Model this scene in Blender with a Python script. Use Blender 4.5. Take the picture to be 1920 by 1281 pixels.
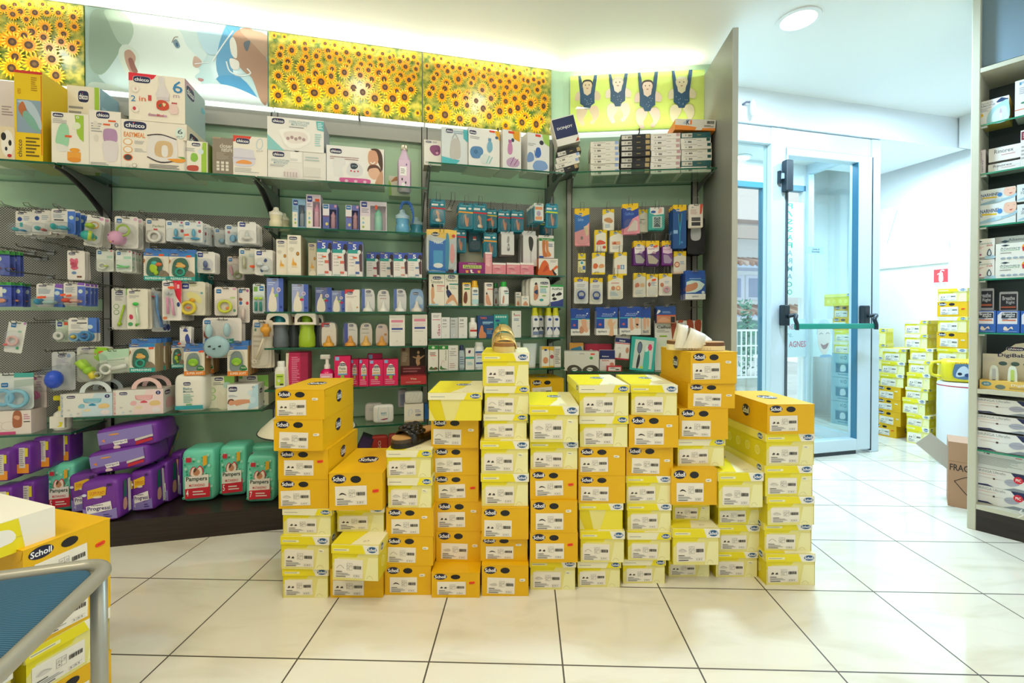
import bpy, math, random
from mathutils import Vector, Matrix
R = math.radians
random.seed(7)
for o in list(bpy.data.objects): bpy.data.objects.remove(o)
C = bpy.context.scene.collection
sc = bpy.context.scene

# ---------------------------------------------------------------- camera, world, lights, exposure
FPX, PITCH, CAMZ, HOR = 853.0, R(0.6), 1.08, 595.0
PY = HOR + FPX * math.tan(PITCH)
cam = bpy.data.cameras.new('camera'); camo = bpy.data.objects.new('camera', cam); C.objects.link(camo)
cam.sensor_width = 36; cam.lens = 36 * FPX / 1920; cam.clip_start = .02; cam.clip_end = 200
cam.shift_y = -(640.5 - PY) / 1920
camo.location = (0, 0, CAMZ); camo.rotation_euler = (R(90) - PITCH, 0, 0)
sc.camera = camo
sc.view_settings.view_transform = 'Standard'; sc.view_settings.look = 'None'
sc.view_settings.gamma = 1; sc.view_settings.use_curve_mapping = False
sc.view_settings.exposure = -0.10
w = bpy.data.worlds.new('world'); sc.world = w; w.use_nodes = True
bg = w.node_tree.nodes['Background']; bg.inputs[0].default_value = (.80, .90, 1, 1); bg.inputs[1].default_value = 1.9

def lamp(name, typ, loc, rot, energy, col, size=.3, sizey=None, spot=None, blend=.8):
    l = bpy.data.lights.new(name, typ); l.energy = energy; l.color = col
    if typ == 'AREA':
        l.size = size
        if sizey: l.shape = 'RECTANGLE'; l.size_y = sizey
        else: l.shape = 'DISK'
    elif typ == 'SPOT': l.spot_size = R(spot or 120); l.spot_blend = blend; l.shadow_soft_size = size
    elif typ == 'POINT': l.shadow_soft_size = size
    elif typ == 'SUN': l.angle = R(2)
    o = bpy.data.objects.new(name, l); o.location = loc; o.rotation_euler = rot; C.objects.link(o)
    return o
WARM, COOL, GRN = (1, .87, .64), (.56, .80, 1), (.88, 1, .82)
CEIL = 2.75
lamp('sun_light', 'SUN', (3, 12, 9), (R(-38), R(14), 0), 2.5, (1, .97, .92))
# unseen area lamps added for brightness near the ceiling, over and behind the viewer
for i, (x, y, e, c) in enumerate([(-1.7, .3, 19, WARM), (-.2, .9, 17, WARM), (-1.0, -1.0, 15, WARM), (.9, -.9, 14, WARM), (2.1, .2, 11, (1, .95, .88))]):
    lamp('ceiling_fill_lamp', 'AREA', (x, y, CEIL - .03), (0, 0, 0), e, c, .5)
# downlights near the door: cool white
lamp('entrance_lamp', 'AREA', (1.60, 2.56, CEIL - .03), (0, 0, 0), 50, COOL, .22)
lamp('alcove_lamp', 'AREA', (3.2, 3.75, CEIL - .30), (0, 0, 0), 31, COOL, .3)
lamp('alcove_lamp', 'AREA', (3.0, 2.9, CEIL - .03), (0, 0, 0), 31, COOL, .3)

# ---------------------------------------------------------------- frames: a plane in the room, t along it, d out of it, z up
def ray(px, py):
    x, y = (px - 960) / FPX, -(py - PY) / FPX
    return Vector((x, math.cos(PITCH) + y * math.sin(PITCH), -math.sin(PITCH) + y * math.cos(PITCH)))
class Fr:
    def __init__(s, ox, oy, deg):
        s.o = Vector((ox, oy)); s.deg = deg
        s.a = Vector((math.cos(R(deg)), math.sin(R(deg)))); s.n = Vector((math.sin(R(deg)), -math.cos(R(deg))))
    def pt(s, t, d, z):
        p = s.o + s.a * t + s.n * d
        return Vector((p.x, p.y, z))
    def sol(s, px, py, d=0):
        r = ray(px, py); o = s.o + s.n * d
        # r.xy*k = o + a*t
        det = r.x * -s.a.y + s.a.x * r.y
        k = (o.x * -s.a.y + s.a.x * o.y) / det
        t = (r.x * k - o.x) * s.a.x + (r.y * k - o.y) * s.a.y
        return t, CAMZ + r.z * k
WA = Fr(-2.0, 2.53, 14)          # long shelf wall
WB = Fr(.345, 3.115, -5.6)       # short shelf wall beyond the corner
RC = Fr(2.33, 2.32, -52.7)       # cabinet at the right edge
DP = Fr(1.6, 3.35, 14)           # glass entrance front
RW = Fr(3.93, 3.85, -76)         # right wall

# ---------------------------------------------------------------- materials
def lin(h):
    h = h.lstrip('#')
    if len(h) == 3: h = ''.join(c * 2 for c in h)
    v = [int(h[i:i + 2], 16) / 255 for i in (0, 2, 4)]
    return tuple(c / 12.92 if c <= .04045 else ((c + .055) / 1.055) ** 2.4 for c in v) + (1,)
MATS = {}
def M(c, rough=.5, metal=0, emit=0, name=None):
    k = (c, rough, metal, emit)
    if k in MATS: return MATS[k]
    m = bpy.data.materials.new(name or 'paint_' + c); m.use_nodes = True
    b = m.node_tree.nodes['Principled BSDF']; col = lin(c)
    b.inputs['Base Color'].default_value = col; b.inputs['Roughness'].default_value = rough
    b.inputs['Metallic'].default_value = metal
    if emit: b.inputs['Emission Color'].default_value = col; b.inputs['Emission Strength'].default_value = emit
    MATS[k] = m; return m
def glassmat(name, tint, f0=.04, rough=.0):
    m = bpy.data.materials.new(name); m.use_nodes = True; n = m.node_tree; n.nodes.clear()
    o = n.nodes.new('ShaderNodeOutputMaterial'); mx = n.nodes.new('ShaderNodeMixShader')
    t = n.nodes.new('ShaderNodeBsdfTransparent'); g = n.nodes.new('ShaderNodeBsdfGlossy'); lw = n.nodes.new('ShaderNodeLayerWeight'); lw.inputs[0].default_value = .5
    pw = n.nodes.new('ShaderNodeMath'); pw.operation = 'POWER'; pw.inputs[1].default_value = 5; f = n.nodes.new('ShaderNodeMath'); f.operation = 'MULTIPLY_ADD'; f.inputs[1].default_value = .9; f.inputs[2].default_value = f0
    n.links.new(lw.outputs['Facing'], pw.inputs[0]); n.links.new(pw.outputs[0], f.inputs[0])
    t.inputs[0].default_value = tint; g.inputs['Roughness'].default_value = rough
    n.links.new(f.outputs[0], mx.inputs[0]); n.links.new(t.outputs[0], mx.inputs[1]); n.links.new(g.outputs[0], mx.inputs[2])
    n.links.new(mx.outputs[0], o.inputs[0]); return m
GLASS = glassmat('shelf_glass', (.92, .985, .945, 1)); PANE = glassmat('door_glass', (.93, .98, .98, 1)); PLAST = glassmat('clear_plastic', (.95, .96, .96, 1), rough=.12)
EDGE = M('0b5a41', .15)
def nodemat(name, rough=.5):
    m = bpy.data.materials.new(name); m.use_nodes = True
    return m, m.node_tree, m.node_tree.nodes['Principled BSDF']
def N(nt, t, **k):
    n = nt.nodes.new(t)
    for a, v in k.items(): setattr(n, a, v)
    return n
def mat_noise(name, c1, c2, scale, rough=.5, detail=3, stretch=(1, 1, 1), bump=0):
    m, nt, b = nodemat(name); tc = N(nt, 'ShaderNodeTexCoord'); mp = N(nt, 'ShaderNodeMapping'); mp.inputs['Scale'].default_value = stretch
    no = N(nt, 'ShaderNodeTexNoise'); no.inputs['Scale'].default_value = scale; no.inputs['Detail'].default_value = detail
    cr = N(nt, 'ShaderNodeValToRGB'); cr.color_ramp.elements[0].color = lin(c1); cr.color_ramp.elements[1].color = lin(c2)
    cr.color_ramp.elements[0].position = .35; cr.color_ramp.elements[1].position = .65
    L = nt.links; L.new(tc.outputs['Object'], mp.inputs[0]); L.new(mp.outputs[0], no.inputs['Vector']); L.new(no.outputs[0], cr.inputs[0]); L.new(cr.outputs[0], b.inputs['Base Color'])
    b.inputs['Roughness'].default_value = rough
    if bump:
        bp = N(nt, 'ShaderNodeBump'); bp.inputs['Strength'].default_value = bump; bp.inputs['Distance'].default_value = .002
        L.new(no.outputs[0], bp.inputs['Height']); L.new(bp.outputs[0], b.inputs['Normal'])
    return m
def mat_floor():
    m, nt, b = nodemat('floor_tiles'); L = nt.links
    tc = N(nt, 'ShaderNodeTexCoord'); mp = N(nt, 'ShaderNodeMapping', vector_type='POINT'); T = .4175
    mp.inputs['Rotation'].default_value = (0, 0, R(1.8))
    a = R(1.8); px, py = 1.005, 1.792
    mp.inputs['Location'].default_value = (-(px * math.cos(a) - py * math.sin(a)), -(px * math.sin(a) + py * math.cos(a)), 0)
    L.new(tc.outputs['Object'], mp.inputs[0])
    sx = N(nt, 'ShaderNodeSeparateXYZ'); L.new(mp.outputs[0], sx.inputs[0])
    def line(s):
        d = N(nt, 'ShaderNodeMath', operation='DIVIDE'); d.inputs[1].default_value = T; L.new(s, d.inputs[0])
        f = N(nt, 'ShaderNodeMath', operation='PINGPONG'); f.inputs[1].default_value = .5; L.new(d.outputs[0], f.inputs[0])
        g = N(nt, 'ShaderNodeMath', operation='LESS_THAN'); g.inputs[1].default_value = .0062; L.new(f.outputs[0], g.inputs[0]); return g.outputs[0]
    mx = N(nt, 'ShaderNodeMath', operation='MAXIMUM'); L.new(line(sx.outputs[0]), mx.inputs[0]); L.new(line(sx.outputs[1]), mx.inputs[1])
    no = N(nt, 'ShaderNodeTexNoise'); no.inputs['Scale'].default_value = 2.2; no.inputs['Detail'].default_value = 8; no.inputs['Distortion'].default_value = 1.2
    st = N(nt, 'ShaderNodeMapping'); st.inputs['Scale'].default_value = (1, 3.2, 1); L.new(tc.outputs['Object'], st.inputs[0]); L.new(st.outputs[0], no.inputs['Vector'])
    cr = N(nt, 'ShaderNodeValToRGB'); e = cr.color_ramp.elements; e[0].position = .28; e[0].color = lin('ded8c2'); e[1].position = .50; e[1].color = lin('ebe6d6')
    L.new(no.outputs[0], cr.inputs[0])
    mc = N(nt, 'ShaderNodeMix', data_type='RGBA'); L.new(mx.outputs[0], mc.inputs['Factor']); L.new(cr.outputs[0], mc.inputs['A']); mc.inputs['B'].default_value = lin('4f483a')
    L.new(mc.outputs['Result'], b.inputs['Base Color'])
    rr = N(nt, 'ShaderNodeMath', operation='MULTIPLY_ADD'); rr.inputs[1].default_value = .5; rr.inputs[2].default_value = .07; L.new(mx.outputs[0], rr.inputs[0]); L.new(rr.outputs[0], b.inputs['Roughness'])
    b.inputs['IOR'].default_value = 1.55
    return m
def mat_perf():
    m, nt, b = nodemat('perforated_steel'); L = nt.links
    tc = N(nt, 'ShaderNodeTexCoord'); sx = N(nt, 'ShaderNodeSeparateXYZ'); L.new(tc.outputs['Object'], sx.inputs[0])
    def ce(s, off):
        d = N(nt, 'ShaderNodeMath', operation='MULTIPLY_ADD'); d.inputs[1].default_value = 1 / .0125; d.inputs[2].default_value = off; L.new(s, d.inputs[0])
        f = N(nt, 'ShaderNodeMath', operation='PINGPONG'); f.inputs[1].default_value = .5; L.new(d.outputs[0], f.inputs[0])
        p = N(nt, 'ShaderNodeMath', operation='POWER'); p.inputs[1].default_value = 2; L.new(f.outputs[0], p.inputs[0]); return p.outputs[0]
    def dots(off):
        a = N(nt, 'ShaderNodeMath', operation='ADD'); L.new(ce(sx.outputs[0], off), a.inputs[0]); L.new(ce(sx.outputs[2], off), a.inputs[1])
        g = N(nt, 'ShaderNodeMath', operation='LESS_THAN'); g.inputs[1].default_value = .055; L.new(a.outputs[0], g.inputs[0]); return g.outputs[0]
    mx = N(nt, 'ShaderNodeMath', operation='MAXIMUM'); L.new(dots(0), mx.inputs[0]); L.new(dots(.5), mx.inputs[1])
    mc = N(nt, 'ShaderNodeMix', data_type='RGBA'); L.new(mx.outputs[0], mc.inputs['Factor']); mc.inputs['A'].default_value = lin('a5a49c'); mc.inputs['B'].default_value = lin('2a2a28')
    L.new(mc.outputs['Result'], b.inputs['Base Color']); b.inputs['Roughness'].default_value = .45; b.inputs['Metallic'].default_value = .25
    return m
FLOOR, PERF = mat_floor(), mat_perf()

# ---------------------------------------------------------------- mesh builder
GLY = {}
def glyph(txt, bold):
    k = (txt, bold)
    if k in GLY: return GLY[k]
    cu = bpy.data.curves.new('t', 'FONT'); cu.body = txt; cu.resolution_u = 2; cu.offset = .02 if bold else .004; cu.fill_mode = 'FRONT'
    o = bpy.data.objects.new('t', cu); C.objects.link(o); bpy.context.view_layer.update()
    me = bpy.data.meshes.new_from_object(o)
    vs = [(v.co.x, v.co.y) for v in me.vertices]; fs = [tuple(p.vertices) for p in me.polygons]
    bpy.data.objects.remove(o); bpy.data.curves.remove(cu); bpy.data.meshes.remove(me)
    x0, x1 = min(v[0] for v in vs), max(v[0] for v in vs); y0, y1 = min(v[1] for v in vs), max(v[1] for v in vs)
    vs = [((x - x0) / (x1 - x0), (y - y0) / (y1 - y0)) for x, y in vs]
    GLY[k] = (vs, fs, (x1 - x0) / (y1 - y0)); return GLY[k]
class MB:
    def __init__(s): s.v = []; s.f = []; s.m = []; s.ms = []; s.sm = []
    def mi(s, m):
        if isinstance(m, str): m = M(m)
        if m not in s.ms: s.ms.append(m)
        return s.ms.index(m)
    def face(s, pts, m, smooth=False):
        i = len(s.v); s.v += [tuple(p) for p in pts]; s.f.append(tuple(range(i, i + len(pts)))); s.m.append(s.mi(m)); s.sm.append(smooth)
    def mesh(s, vs, fs, m, smooth=False):
        i = len(s.v); s.v += [tuple(p) for p in vs]; k = s.mi(m)
        for f in fs: s.f.append(tuple(a + i for a in f)); s.m.append(k); s.sm.append(smooth)
    def box(s, x0, x1, y0, y1, z0, z1, m, T=None, front=None, bev=0):
        if bev:
            b = bev; V = []; 
            for (z, ins) in ((z0, b), (z0 + b, 0), (z1 - b, 0), (z1, b)):
                for (x, y, cx, cy) in ((x0, y0, 1, 0), (x0, y0, 0, 1), (x0, y1, 0, -1), (x0, y1, 1, 0), (x1, y1, -1, 0), (x1, y1, 0, -1), (x1, y0, 0, 1), (x1, y0, -1, 0)):
                    ix = ins if x == x0 else -ins; iy = ins if y == y0 else -ins
                    V.append((x + cx * b + ix * .7, y + cy * b + iy * .7, z))
            Fc = [tuple(range(8)), tuple(range(31, 23, -1))]
            for L_ in range(3):
                for i in range(8): j = (i + 1) % 8; Fc.append((L_ * 8 + j, L_ * 8 + i, (L_ + 1) * 8 + i, (L_ + 1) * 8 + j))
            if T: V = [T @ Vector(p) for p in V]
            s.mesh(V, Fc, m, False); return
        V = [(x, y, z) for z in (z0, z1) for y in (y0, y1) for x in (x0, x1)]
        if T: V = [T @ Vector(p) for p in V]
        Fc = [(0, 2, 3, 1), (4, 5, 7, 6), (2, 6, 7, 3), (0, 4, 6, 2), (1, 3, 7, 5)]
        s.mesh(V, Fc, m); s.mesh(V, [(0, 1, 5, 4)], front or m)
    def lathe(s, prof, m, seg=14, sx=1, sy=1, o=(0, 0, 0), smooth=True):
        V = [(o[0] + r * math.cos(6.2832 * i / seg) * sx, o[1] + r * math.sin(6.2832 * i / seg) * sy, o[2] + z) for r, z in prof for i in range(seg)]
        Fc = []
        for k in range(len(prof) - 1):
            for i in range(seg): j = (i + 1) % seg; Fc.append((k * seg + i, k * seg + j, k * seg + seg + j, k * seg + seg + i))
        s.mesh(V, Fc, m, smooth); s.mesh(V[:seg], [tuple(range(seg - 1, -1, -1))], m); s.mesh(V[-seg:], [tuple(range(seg))], m)
    def tube(s, pts, r, m, seg=8, closed=False):
        pts = [Vector(p) for p in pts]; n = len(pts); V = []; up = None
        for i, p in enumerate(pts):
            a = pts[i - 1] if (i or closed) else p; b = pts[(i + 1) % n] if (i < n - 1 or closed) else p
            t = (b - a).normalized()
            if up is None: up = t.orthogonal().normalized()
            up = (up - t * up.dot(t)).normalized(); q = t.cross(up); rr = r[i] if isinstance(r, (list, tuple)) else r
            V += [p + (up * math.cos(6.2832 * k / seg) + q * math.sin(6.2832 * k / seg)) * rr for k in range(seg)]
        Fc = [(i * seg + k, i * seg + (k + 1) % seg, ((i + 1) % n) * seg + (k + 1) % seg, ((i + 1) % n) * seg + k) for i in range(n if closed else n - 1) for k in range(seg)]
        if not closed: Fc += [tuple(range(seg - 1, -1, -1)), tuple(range((n - 1) * seg, n * seg))]
        s.mesh(V, Fc, m, True)
    def ell(s, c, r, m, seg=14, rings=8, e=1.0):
        def pw(a): return math.copysign(abs(a) ** e, a)
        V = []; Fc = []
        for i in range(rings + 1):
            ph = math.pi * i / rings - math.pi / 2
            for k in range(seg):
                th = 6.2832 * k / seg
                V.append((c[0] + r[0] * pw(math.cos(ph)) * pw(math.cos(th)), c[1] + r[1] * pw(math.cos(ph)) * pw(math.sin(th)), c[2] + r[2] * pw(math.sin(ph))))
        for i in range(rings):
            for k in range(seg): j = (k + 1) % seg; Fc.append((i * seg + k, i * seg + j, i * seg + seg + j, i * seg + seg + k))
        s.mesh(V, Fc, m, True)
    def slab(s, out, y0, y1, m, front=None, back=None):
        """a plate: outline in x,z, thickness y0..y1 (y0 the front)"""
        n = len(out); A = [(x, y0, z) for x, z in out]; B = [(x, y1, z) for x, z in out]
        s.mesh(A, [tuple(range(n))], front or m); s.mesh(B, [tuple(range(n - 1, -1, -1))], back or m)
        s.mesh(A + B, [(i, n + i, n + (i + 1) % n, (i + 1) % n) for i in range(n)], m)
    def build(s, name, parent=None, T=None):
        me = bpy.data.meshes.new(name); me.from_pydata(s.v, [], s.f)
        for m in s.ms: me.materials.append(m)
        me.polygons.foreach_set('material_index', s.m); me.polygons.foreach_set('use_smooth', s.sm); me.update()
        o = bpy.data.objects.new(name, me); C.objects.link(o)
        if parent: o.parent = parent
        if T is not None: o.matrix_world = T
        return o
def spline(pts, k=5, closed=True):
    n = len(pts); out = []
    for i in range(n if closed else n - 1):
        p0, p1, p2, p3 = (pts[(i - 1) % n] if closed or i else pts[0]), pts[i], pts[(i + 1) % n], (pts[(i + 2) % n] if closed or i < n - 2 else pts[-1])
        for j in range(k):
            t = j / k
            out.append(tuple(.5 * (2 * b + (c - a) * t + (2 * a - 5 * b + 4 * c - d) * t * t + (3 * b - a - 3 * c + d) * t ** 3) for a, b, c, d in zip(p0, p1, p2, p3)))
    if not closed: out.append(tuple(pts[-1]))
    return out
def rrect(x0, x1, z0, z1, r, k=3):
    o = []
    for cx, cz, a0 in ((x1 - r, z1 - r, 0), (x0 + r, z1 - r, 90), (x0 + r, z0 + r, 180), (x1 - r, z0 + r, 270)):
        for i in range(k + 1): a = R(a0 + 90 * i / k); o.append((cx + r * math.cos(a), cz + r * math.sin(a)))
    return o
BRAND = {'C': ('chicco', '1b2352', 'fff', 1), 'S': ('Scholl', '15173a', 'fff', 1), 'Z': ('Scholl', '1c5585', 'fff', 1), 'A': ('mam', '1673b5', 'fff', 0), 'B': ('mam', '2a3f96', 'fff', 1), 'D': ('dr.foot', '1b2352', 'fff', 1)}
def art(mb, spec, o, U, V, Nn, e=.00012):
    """print a design on a face: percent coordinates, each shape a hair above the last"""
    o, U, V, Nn = Vector(o), Vector(U), Vector(V), Vector(Nn); wl, hl = U.length, V.length; lay = 2
    def q(x, y): return o + U * (x / 100) + V * (y / 100) + Nn * (e * lay)
    for tok in spec.split(';'):
        a = tok.split()
        if not a: continue
        c = a[0]; lay += 1
        if c == 'r':
            x0, y0, x1, y1 = map(float, a[1:5]); mb.face([q(x0, y0), q(x1, y0), q(x1, y1), q(x0, y1)], a[5])
        elif c == 'o':
            x, y, rx, ry = map(float, a[1:5]); mb.face([q(x + rx * math.cos(k * .3927), y + ry * math.sin(k * .3927)) for k in range(16)], a[5])
        elif c in 'ps':
            n = list(map(float, a[2:])); P = list(zip(n[::2], n[1::2])); P = spline(P, 4) if c == 's' else P
            mb.face([q(*p) for p in P], a[1])
        elif c == 'n':   # stroke: width, colour, points
            wd = float(a[1]); n = list(map(float, a[3:])); P = spline(list(zip(n[::2], n[1::2])), 4, False) if len(n) > 4 else list(zip(n[::2], n[1::2]))
            for p0, p1 in zip(P, P[1:]):
                A, B = Vector((p0[0] * wl, p0[1] * hl)), Vector((p1[0] * wl, p1[1] * hl)); d = B - A
                if d.length < 1e-9: continue
                d = Vector((-d.y, d.x)).normalized() * wd * wl * .5
                mb.face([q(v.x / wl, v.y / hl) for v in (A - d, B - d, B + d, A + d)], a[2])
        elif c in 'tTvm':
            x0, y0, x1, y1 = map(float, a[1:5]); vs, fs, asp = glyph(' '.join(a[6:]).replace('_', ' '), c == 'T')
            if c == 'v': vs = [(1 - y, x) for x, y in vs]
            if c == 'm': vs = [(1 - x, y) for x, y in vs]
            mb.mesh([q(x0 + (x1 - x0) * x, y0 + (y1 - y0) * y) for x, y in vs], fs, a[5])
        elif c == 'l':
            x0, y0, x1, y1 = map(float, a[1:5]); n = int(a[5]); st = (y1 - y0) / n; rd = random.Random(tok)
            for k in range(n): xe = x0 + (x1 - x0) * rd.uniform(.6, 1); y = y1 - (k + .7) * st; mb.face([q(x0, y), q(xe, y), q(xe, y + st * .45), q(x0, y + st * .45)], a[6])
        elif c == 'b':
            x0, y0, x1, y1 = map(float, a[1:5]); rd = random.Random(3); x = x0
            while x < x1:
                wv = (x1 - x0) * rd.choice((.03, .05, .08)); mb.face([q(x, y0), q(min(x + wv, x1), y0), q(min(x + wv, x1), y1), q(x, y1)], a[5]); x += wv + (x1 - x0) * rd.choice((.025, .05))
        elif c in BRAND:
            x0, y0, x1, y1 = map(float, a[1:5]); txt, cb, cf, kk = BRAND[c]; xc, yc, rx, ry = (x0 + x1) / 2, (y0 + y1) / 2, (x1 - x0) / 2, (y1 - y0) / 2
            ex = .55 if c in 'CD' else (.3 if c in 'AB' else 1)
            def pe(s_, k_): return [q(xc + s_ * rx * math.copysign(abs(math.cos(k * .2618)) ** ex, math.cos(k * .2618)), yc + s_ * ry * math.copysign(abs(math.sin(k * .2618)) ** ex, math.sin(k * .2618))) for k in range(24)]
            if c in 'CZD': mb.face(pe(1.04, 0), 'eee')
            lay += 1; mb.face(pe(1, 0), cb); lay += 1; vs, fs, asp = glyph(txt, kk)
            k1, k2 = (.84, .52) if c in 'CSZD' else (.7, .28)
            mb.mesh([q(xc + rx * k1 * (2 * x - 1), yc + ry * k2 * (2 * y - 1)) for x, y in vs], fs, cf)
            if c == 'C': lay += 1; mb.face([q(xc - .12 * rx + rx * .07 * math.cos(k * 1.0472), yc + ry * .66 + ry * .14 * math.sin(k * 1.0472)) for k in range(6)], 'd8232a')
def front(mb, spec, w, h, y=0, x0=None, z0=0, e=.00012):
    x0 = -w / 2 if x0 is None else x0
    art(mb, spec, (x0, y, z0), (w, 0, 0), (0, 0, h), (0, -1, 0), e)

# ---------------------------------------------------------------- objects
GRP = {}
def tag(o, label, cat, group=None, kind=None):
    w_ = label.split()
    if len(w_) > 16: print('LONG LABEL', len(w_), label)
    o['label'] = label; o['category'] = cat
    if group: o['group'] = group
    if kind: o['kind'] = kind
    return o
def empty(name, T):
    o = bpy.data.objects.new(name, None); C.objects.link(o); o.matrix_world = T; o.empty_display_size = .02; return o
def struct(name, mb, T=None):
    o = mb.build(name, None, T); o['kind'] = 'structure'; return o
def copy_tree(o, parent=None):
    c = o.copy(); C.objects.link(c)
    if parent: c.parent = parent
    for ch in list(o.children): copy_tree(ch, c)
    return c
def TR(p, yaw=0, roll=0, tilt=0, s=None):
    T = Matrix.Translation(p) @ Matrix.Rotation(R(yaw), 4, 'Z') @ Matrix.Rotation(R(tilt), 4, 'X') @ Matrix.Rotation(R(roll), 4, 'Y')
    if s: T = T @ Matrix.Diagonal((*s, 1))
    return T
# ================================================================ the room
WHITE, CEILM = M('f1f3f2', .55), M('f3f4f0', .6)
GREENW = M('adcbae', .5, name='green_wall_panel'); GREY = M('a9a9a2', .5, name='grey_laminate')
GREYD = M('8f918c', .45, name='grey_side_panel')
f = MB(); f.face([(-4.5, -3.2, 0), (6, -3.2, 0), (6, 8.5, 0), (-4.5, 8.5, 0)], FLOOR); struct('floor', f)
c = MB(); c.face([(-4.5, 2.6, CEIL), (2.62, 4.3, CEIL), (2.4, 5.05, CEIL), (4.6, 5.6, CEIL), (4.6, -3.2, CEIL), (-4.5, -3.2, CEIL)], CEILM); struct('ceiling', c)
def wall(name, fr, t0, t1, z0, z1, m, d=0, th=.1, extra=None):
    b = MB(); b.box(t0, t1, -d, -d + th, z0, z1, m)
    if extra: extra(b)
    return struct(name, b, TR(fr.pt(0, 0, 0), fr.deg))
wall('wall_left', WA, -2.6, 2.42, 0, CEIL, GREENW)
wall('wall_left_return', WB, -.03, .98, 0, CEIL, GREENW)
b = MB(); b.box(-4.0, 4.0, -.1, 0, 0, CEIL, WHITE); struct('wall_rear', b, TR((0, -3.0, 0), 0))
b = MB(); b.box(-4.6, -4.5, -3.2, 3, 0, CEIL, WHITE); struct('wall_far_left', b)
wall('wall_right', RW, -1.7, 7.2, 0, CEIL, WHITE)
# bulkhead over the glass front; the soffit over the shelves ends at the tall side panel
b = MB(); b.box(-.45, 2.3, 0, .72, 2.50, CEIL, M('eef3f6', .6)); struct('trim_1', b, TR(Fr(1.6, 3.30, 14).pt(0, 0, 0), 14))
# right wall bulkhead
b = MB(); b.box(0, 3, -.0, .6, 2.50, CEIL, WHITE); struct('trim_2', b, TR(RW.pt(-.02, .19, 0), RW.deg))
# tall grey side panel between the shelves and the entrance
pA, pB = Vector((1.269, 3.05)), Vector((1.216, 2.523))
dv = pB - pA; ang = math.degrees(math.atan2(dv.y, dv.x))
b = MB(); b.box(0, dv.length, 0, .03, .0, 2.675, GREYD); o = b.build('side_panel', None, TR((pA.x, pA.y, 0), ang))
b2 = MB(); b2.box(dv.length, dv.length + .002, 0, .03, .0, 2.675, M('c2c4ba', .4)); b2.build('edge_band', o)
tag(o, 'tall grey laminate side panel between the foot care shelves and the glass entrance', 'panel')
# wall lining of the shelving: uprights, header boards, perforated panels
UP = M('9a9a96', .4, .3); SLOT = M('1c1c1c', .8)
UPW = [(WA, -.202), (WA, .632), (WA, 1.489), (WA, 2.325), (WB, .045), (WB, .867)]
for i, (fr, t) in enumerate(UPW):
    b = MB(); b.box(-.014, .014, -.022, 0, .1, 2.30, UP)
    for s_ in (-.0165, .0165): b.box(s_ - .0022, s_ + .0022, -.0225, 0, .1, 2.30, SLOT)
    o = b.build('shelf_upright', None, TR(fr.pt(t, 0, 0), fr.deg))
    tag(o, ['grey slotted upright between the baby soother bays, far left', 'grey slotted upright left of the baby bottle shelves', 'grey slotted upright between the baby bottles and the plaster hooks',
            'grey slotted upright at the left side of the wall corner', 'grey slotted upright just right of the wall corner', 'grey slotted upright beside the tall grey side panel'][i], 'upright', 'slotted shelf uprights')
def panel(fr, t0, t1, z0, z1, m, name, label, cat='panel', d=.008, group=None):
    b = MB(); b.box(t0, t1, -d, -.001, z0, z1, m); o = b.build(name, None, TR(fr.pt(0, 0, 0), fr.deg)); tag(o, label, cat, group); return o
def zt(fr, px, py, d=0): return fr.sol(px, py, d)[1]
g = 'perforated steel back panels'
panel(WA, -1.6, -.222, zt(WA, 200, 561), zt(WA, 200, 397), PERF, 'perforated_panel', 'upper perforated steel panel at the far left with wide empty hooks', 'panel', group=g)
panel(WA, -1.6, -.222, .55, zt(WA, 200, 583), PERF, 'perforated_panel', 'lower perforated steel panel at the far left above the teether packs', 'panel', group=g)
panel(WA, -.182, .612, .62, zt(WA, 500, 409), PERF, 'perforated_panel', 'tall perforated steel panel behind the crowded soother and teether cards', 'panel', group=g)
panel(WA, 1.508, 2.306, 1.17, zt(WA, 900, 379), PERF, 'perforated_panel', 'perforated steel panel behind the teal plaster packs', 'panel', group=g)
panel(WB, .065, .847, .60, zt(WB, 1180, 388), PERF, 'perforated_panel', 'perforated steel panel behind the yellow foot care cards', 'panel', group=g)
for i, (t0, t1) in enumerate([(-1.6, -.222), (-.182, .612), (.652, 1.469), (1.508, 2.306)]):
    panel(WA, t0, t1, zt(WA, 790, 271), zt(WA, 795, 234) - .028, GREY, 'header_board', 'grey header board under the ' + ['far left sunflower print', 'baby feeding print', 'middle sunflower print', 'right sunflower print'][i], 'board', d=.03, group='grey header boards')
# dark plinth
DARK = mat_noise('wenge_wood', '1d1513', '2c211d', 9, .35, 4, (.4, 1, 12))
b = MB(); b.box(-1.6, 2.34, -.42, -.001, 0, .118, DARK); o = b.build('shelf_plinth', None, TR(WA.pt(0, 0, 0), 14)); tag(o, 'long dark brown wooden plinth on the floor under the baby shelves', 'plinth')
b = MB(); b.box(.02, .89, -.36, -.001, 0, .118, DARK); o = b.build('shelf_plinth', None, TR(WB.pt(0, 0, 0), WB.deg)); tag(o, 'short dark brown plinth hidden behind the shoe boxes by the side panel', 'plinth')
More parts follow.
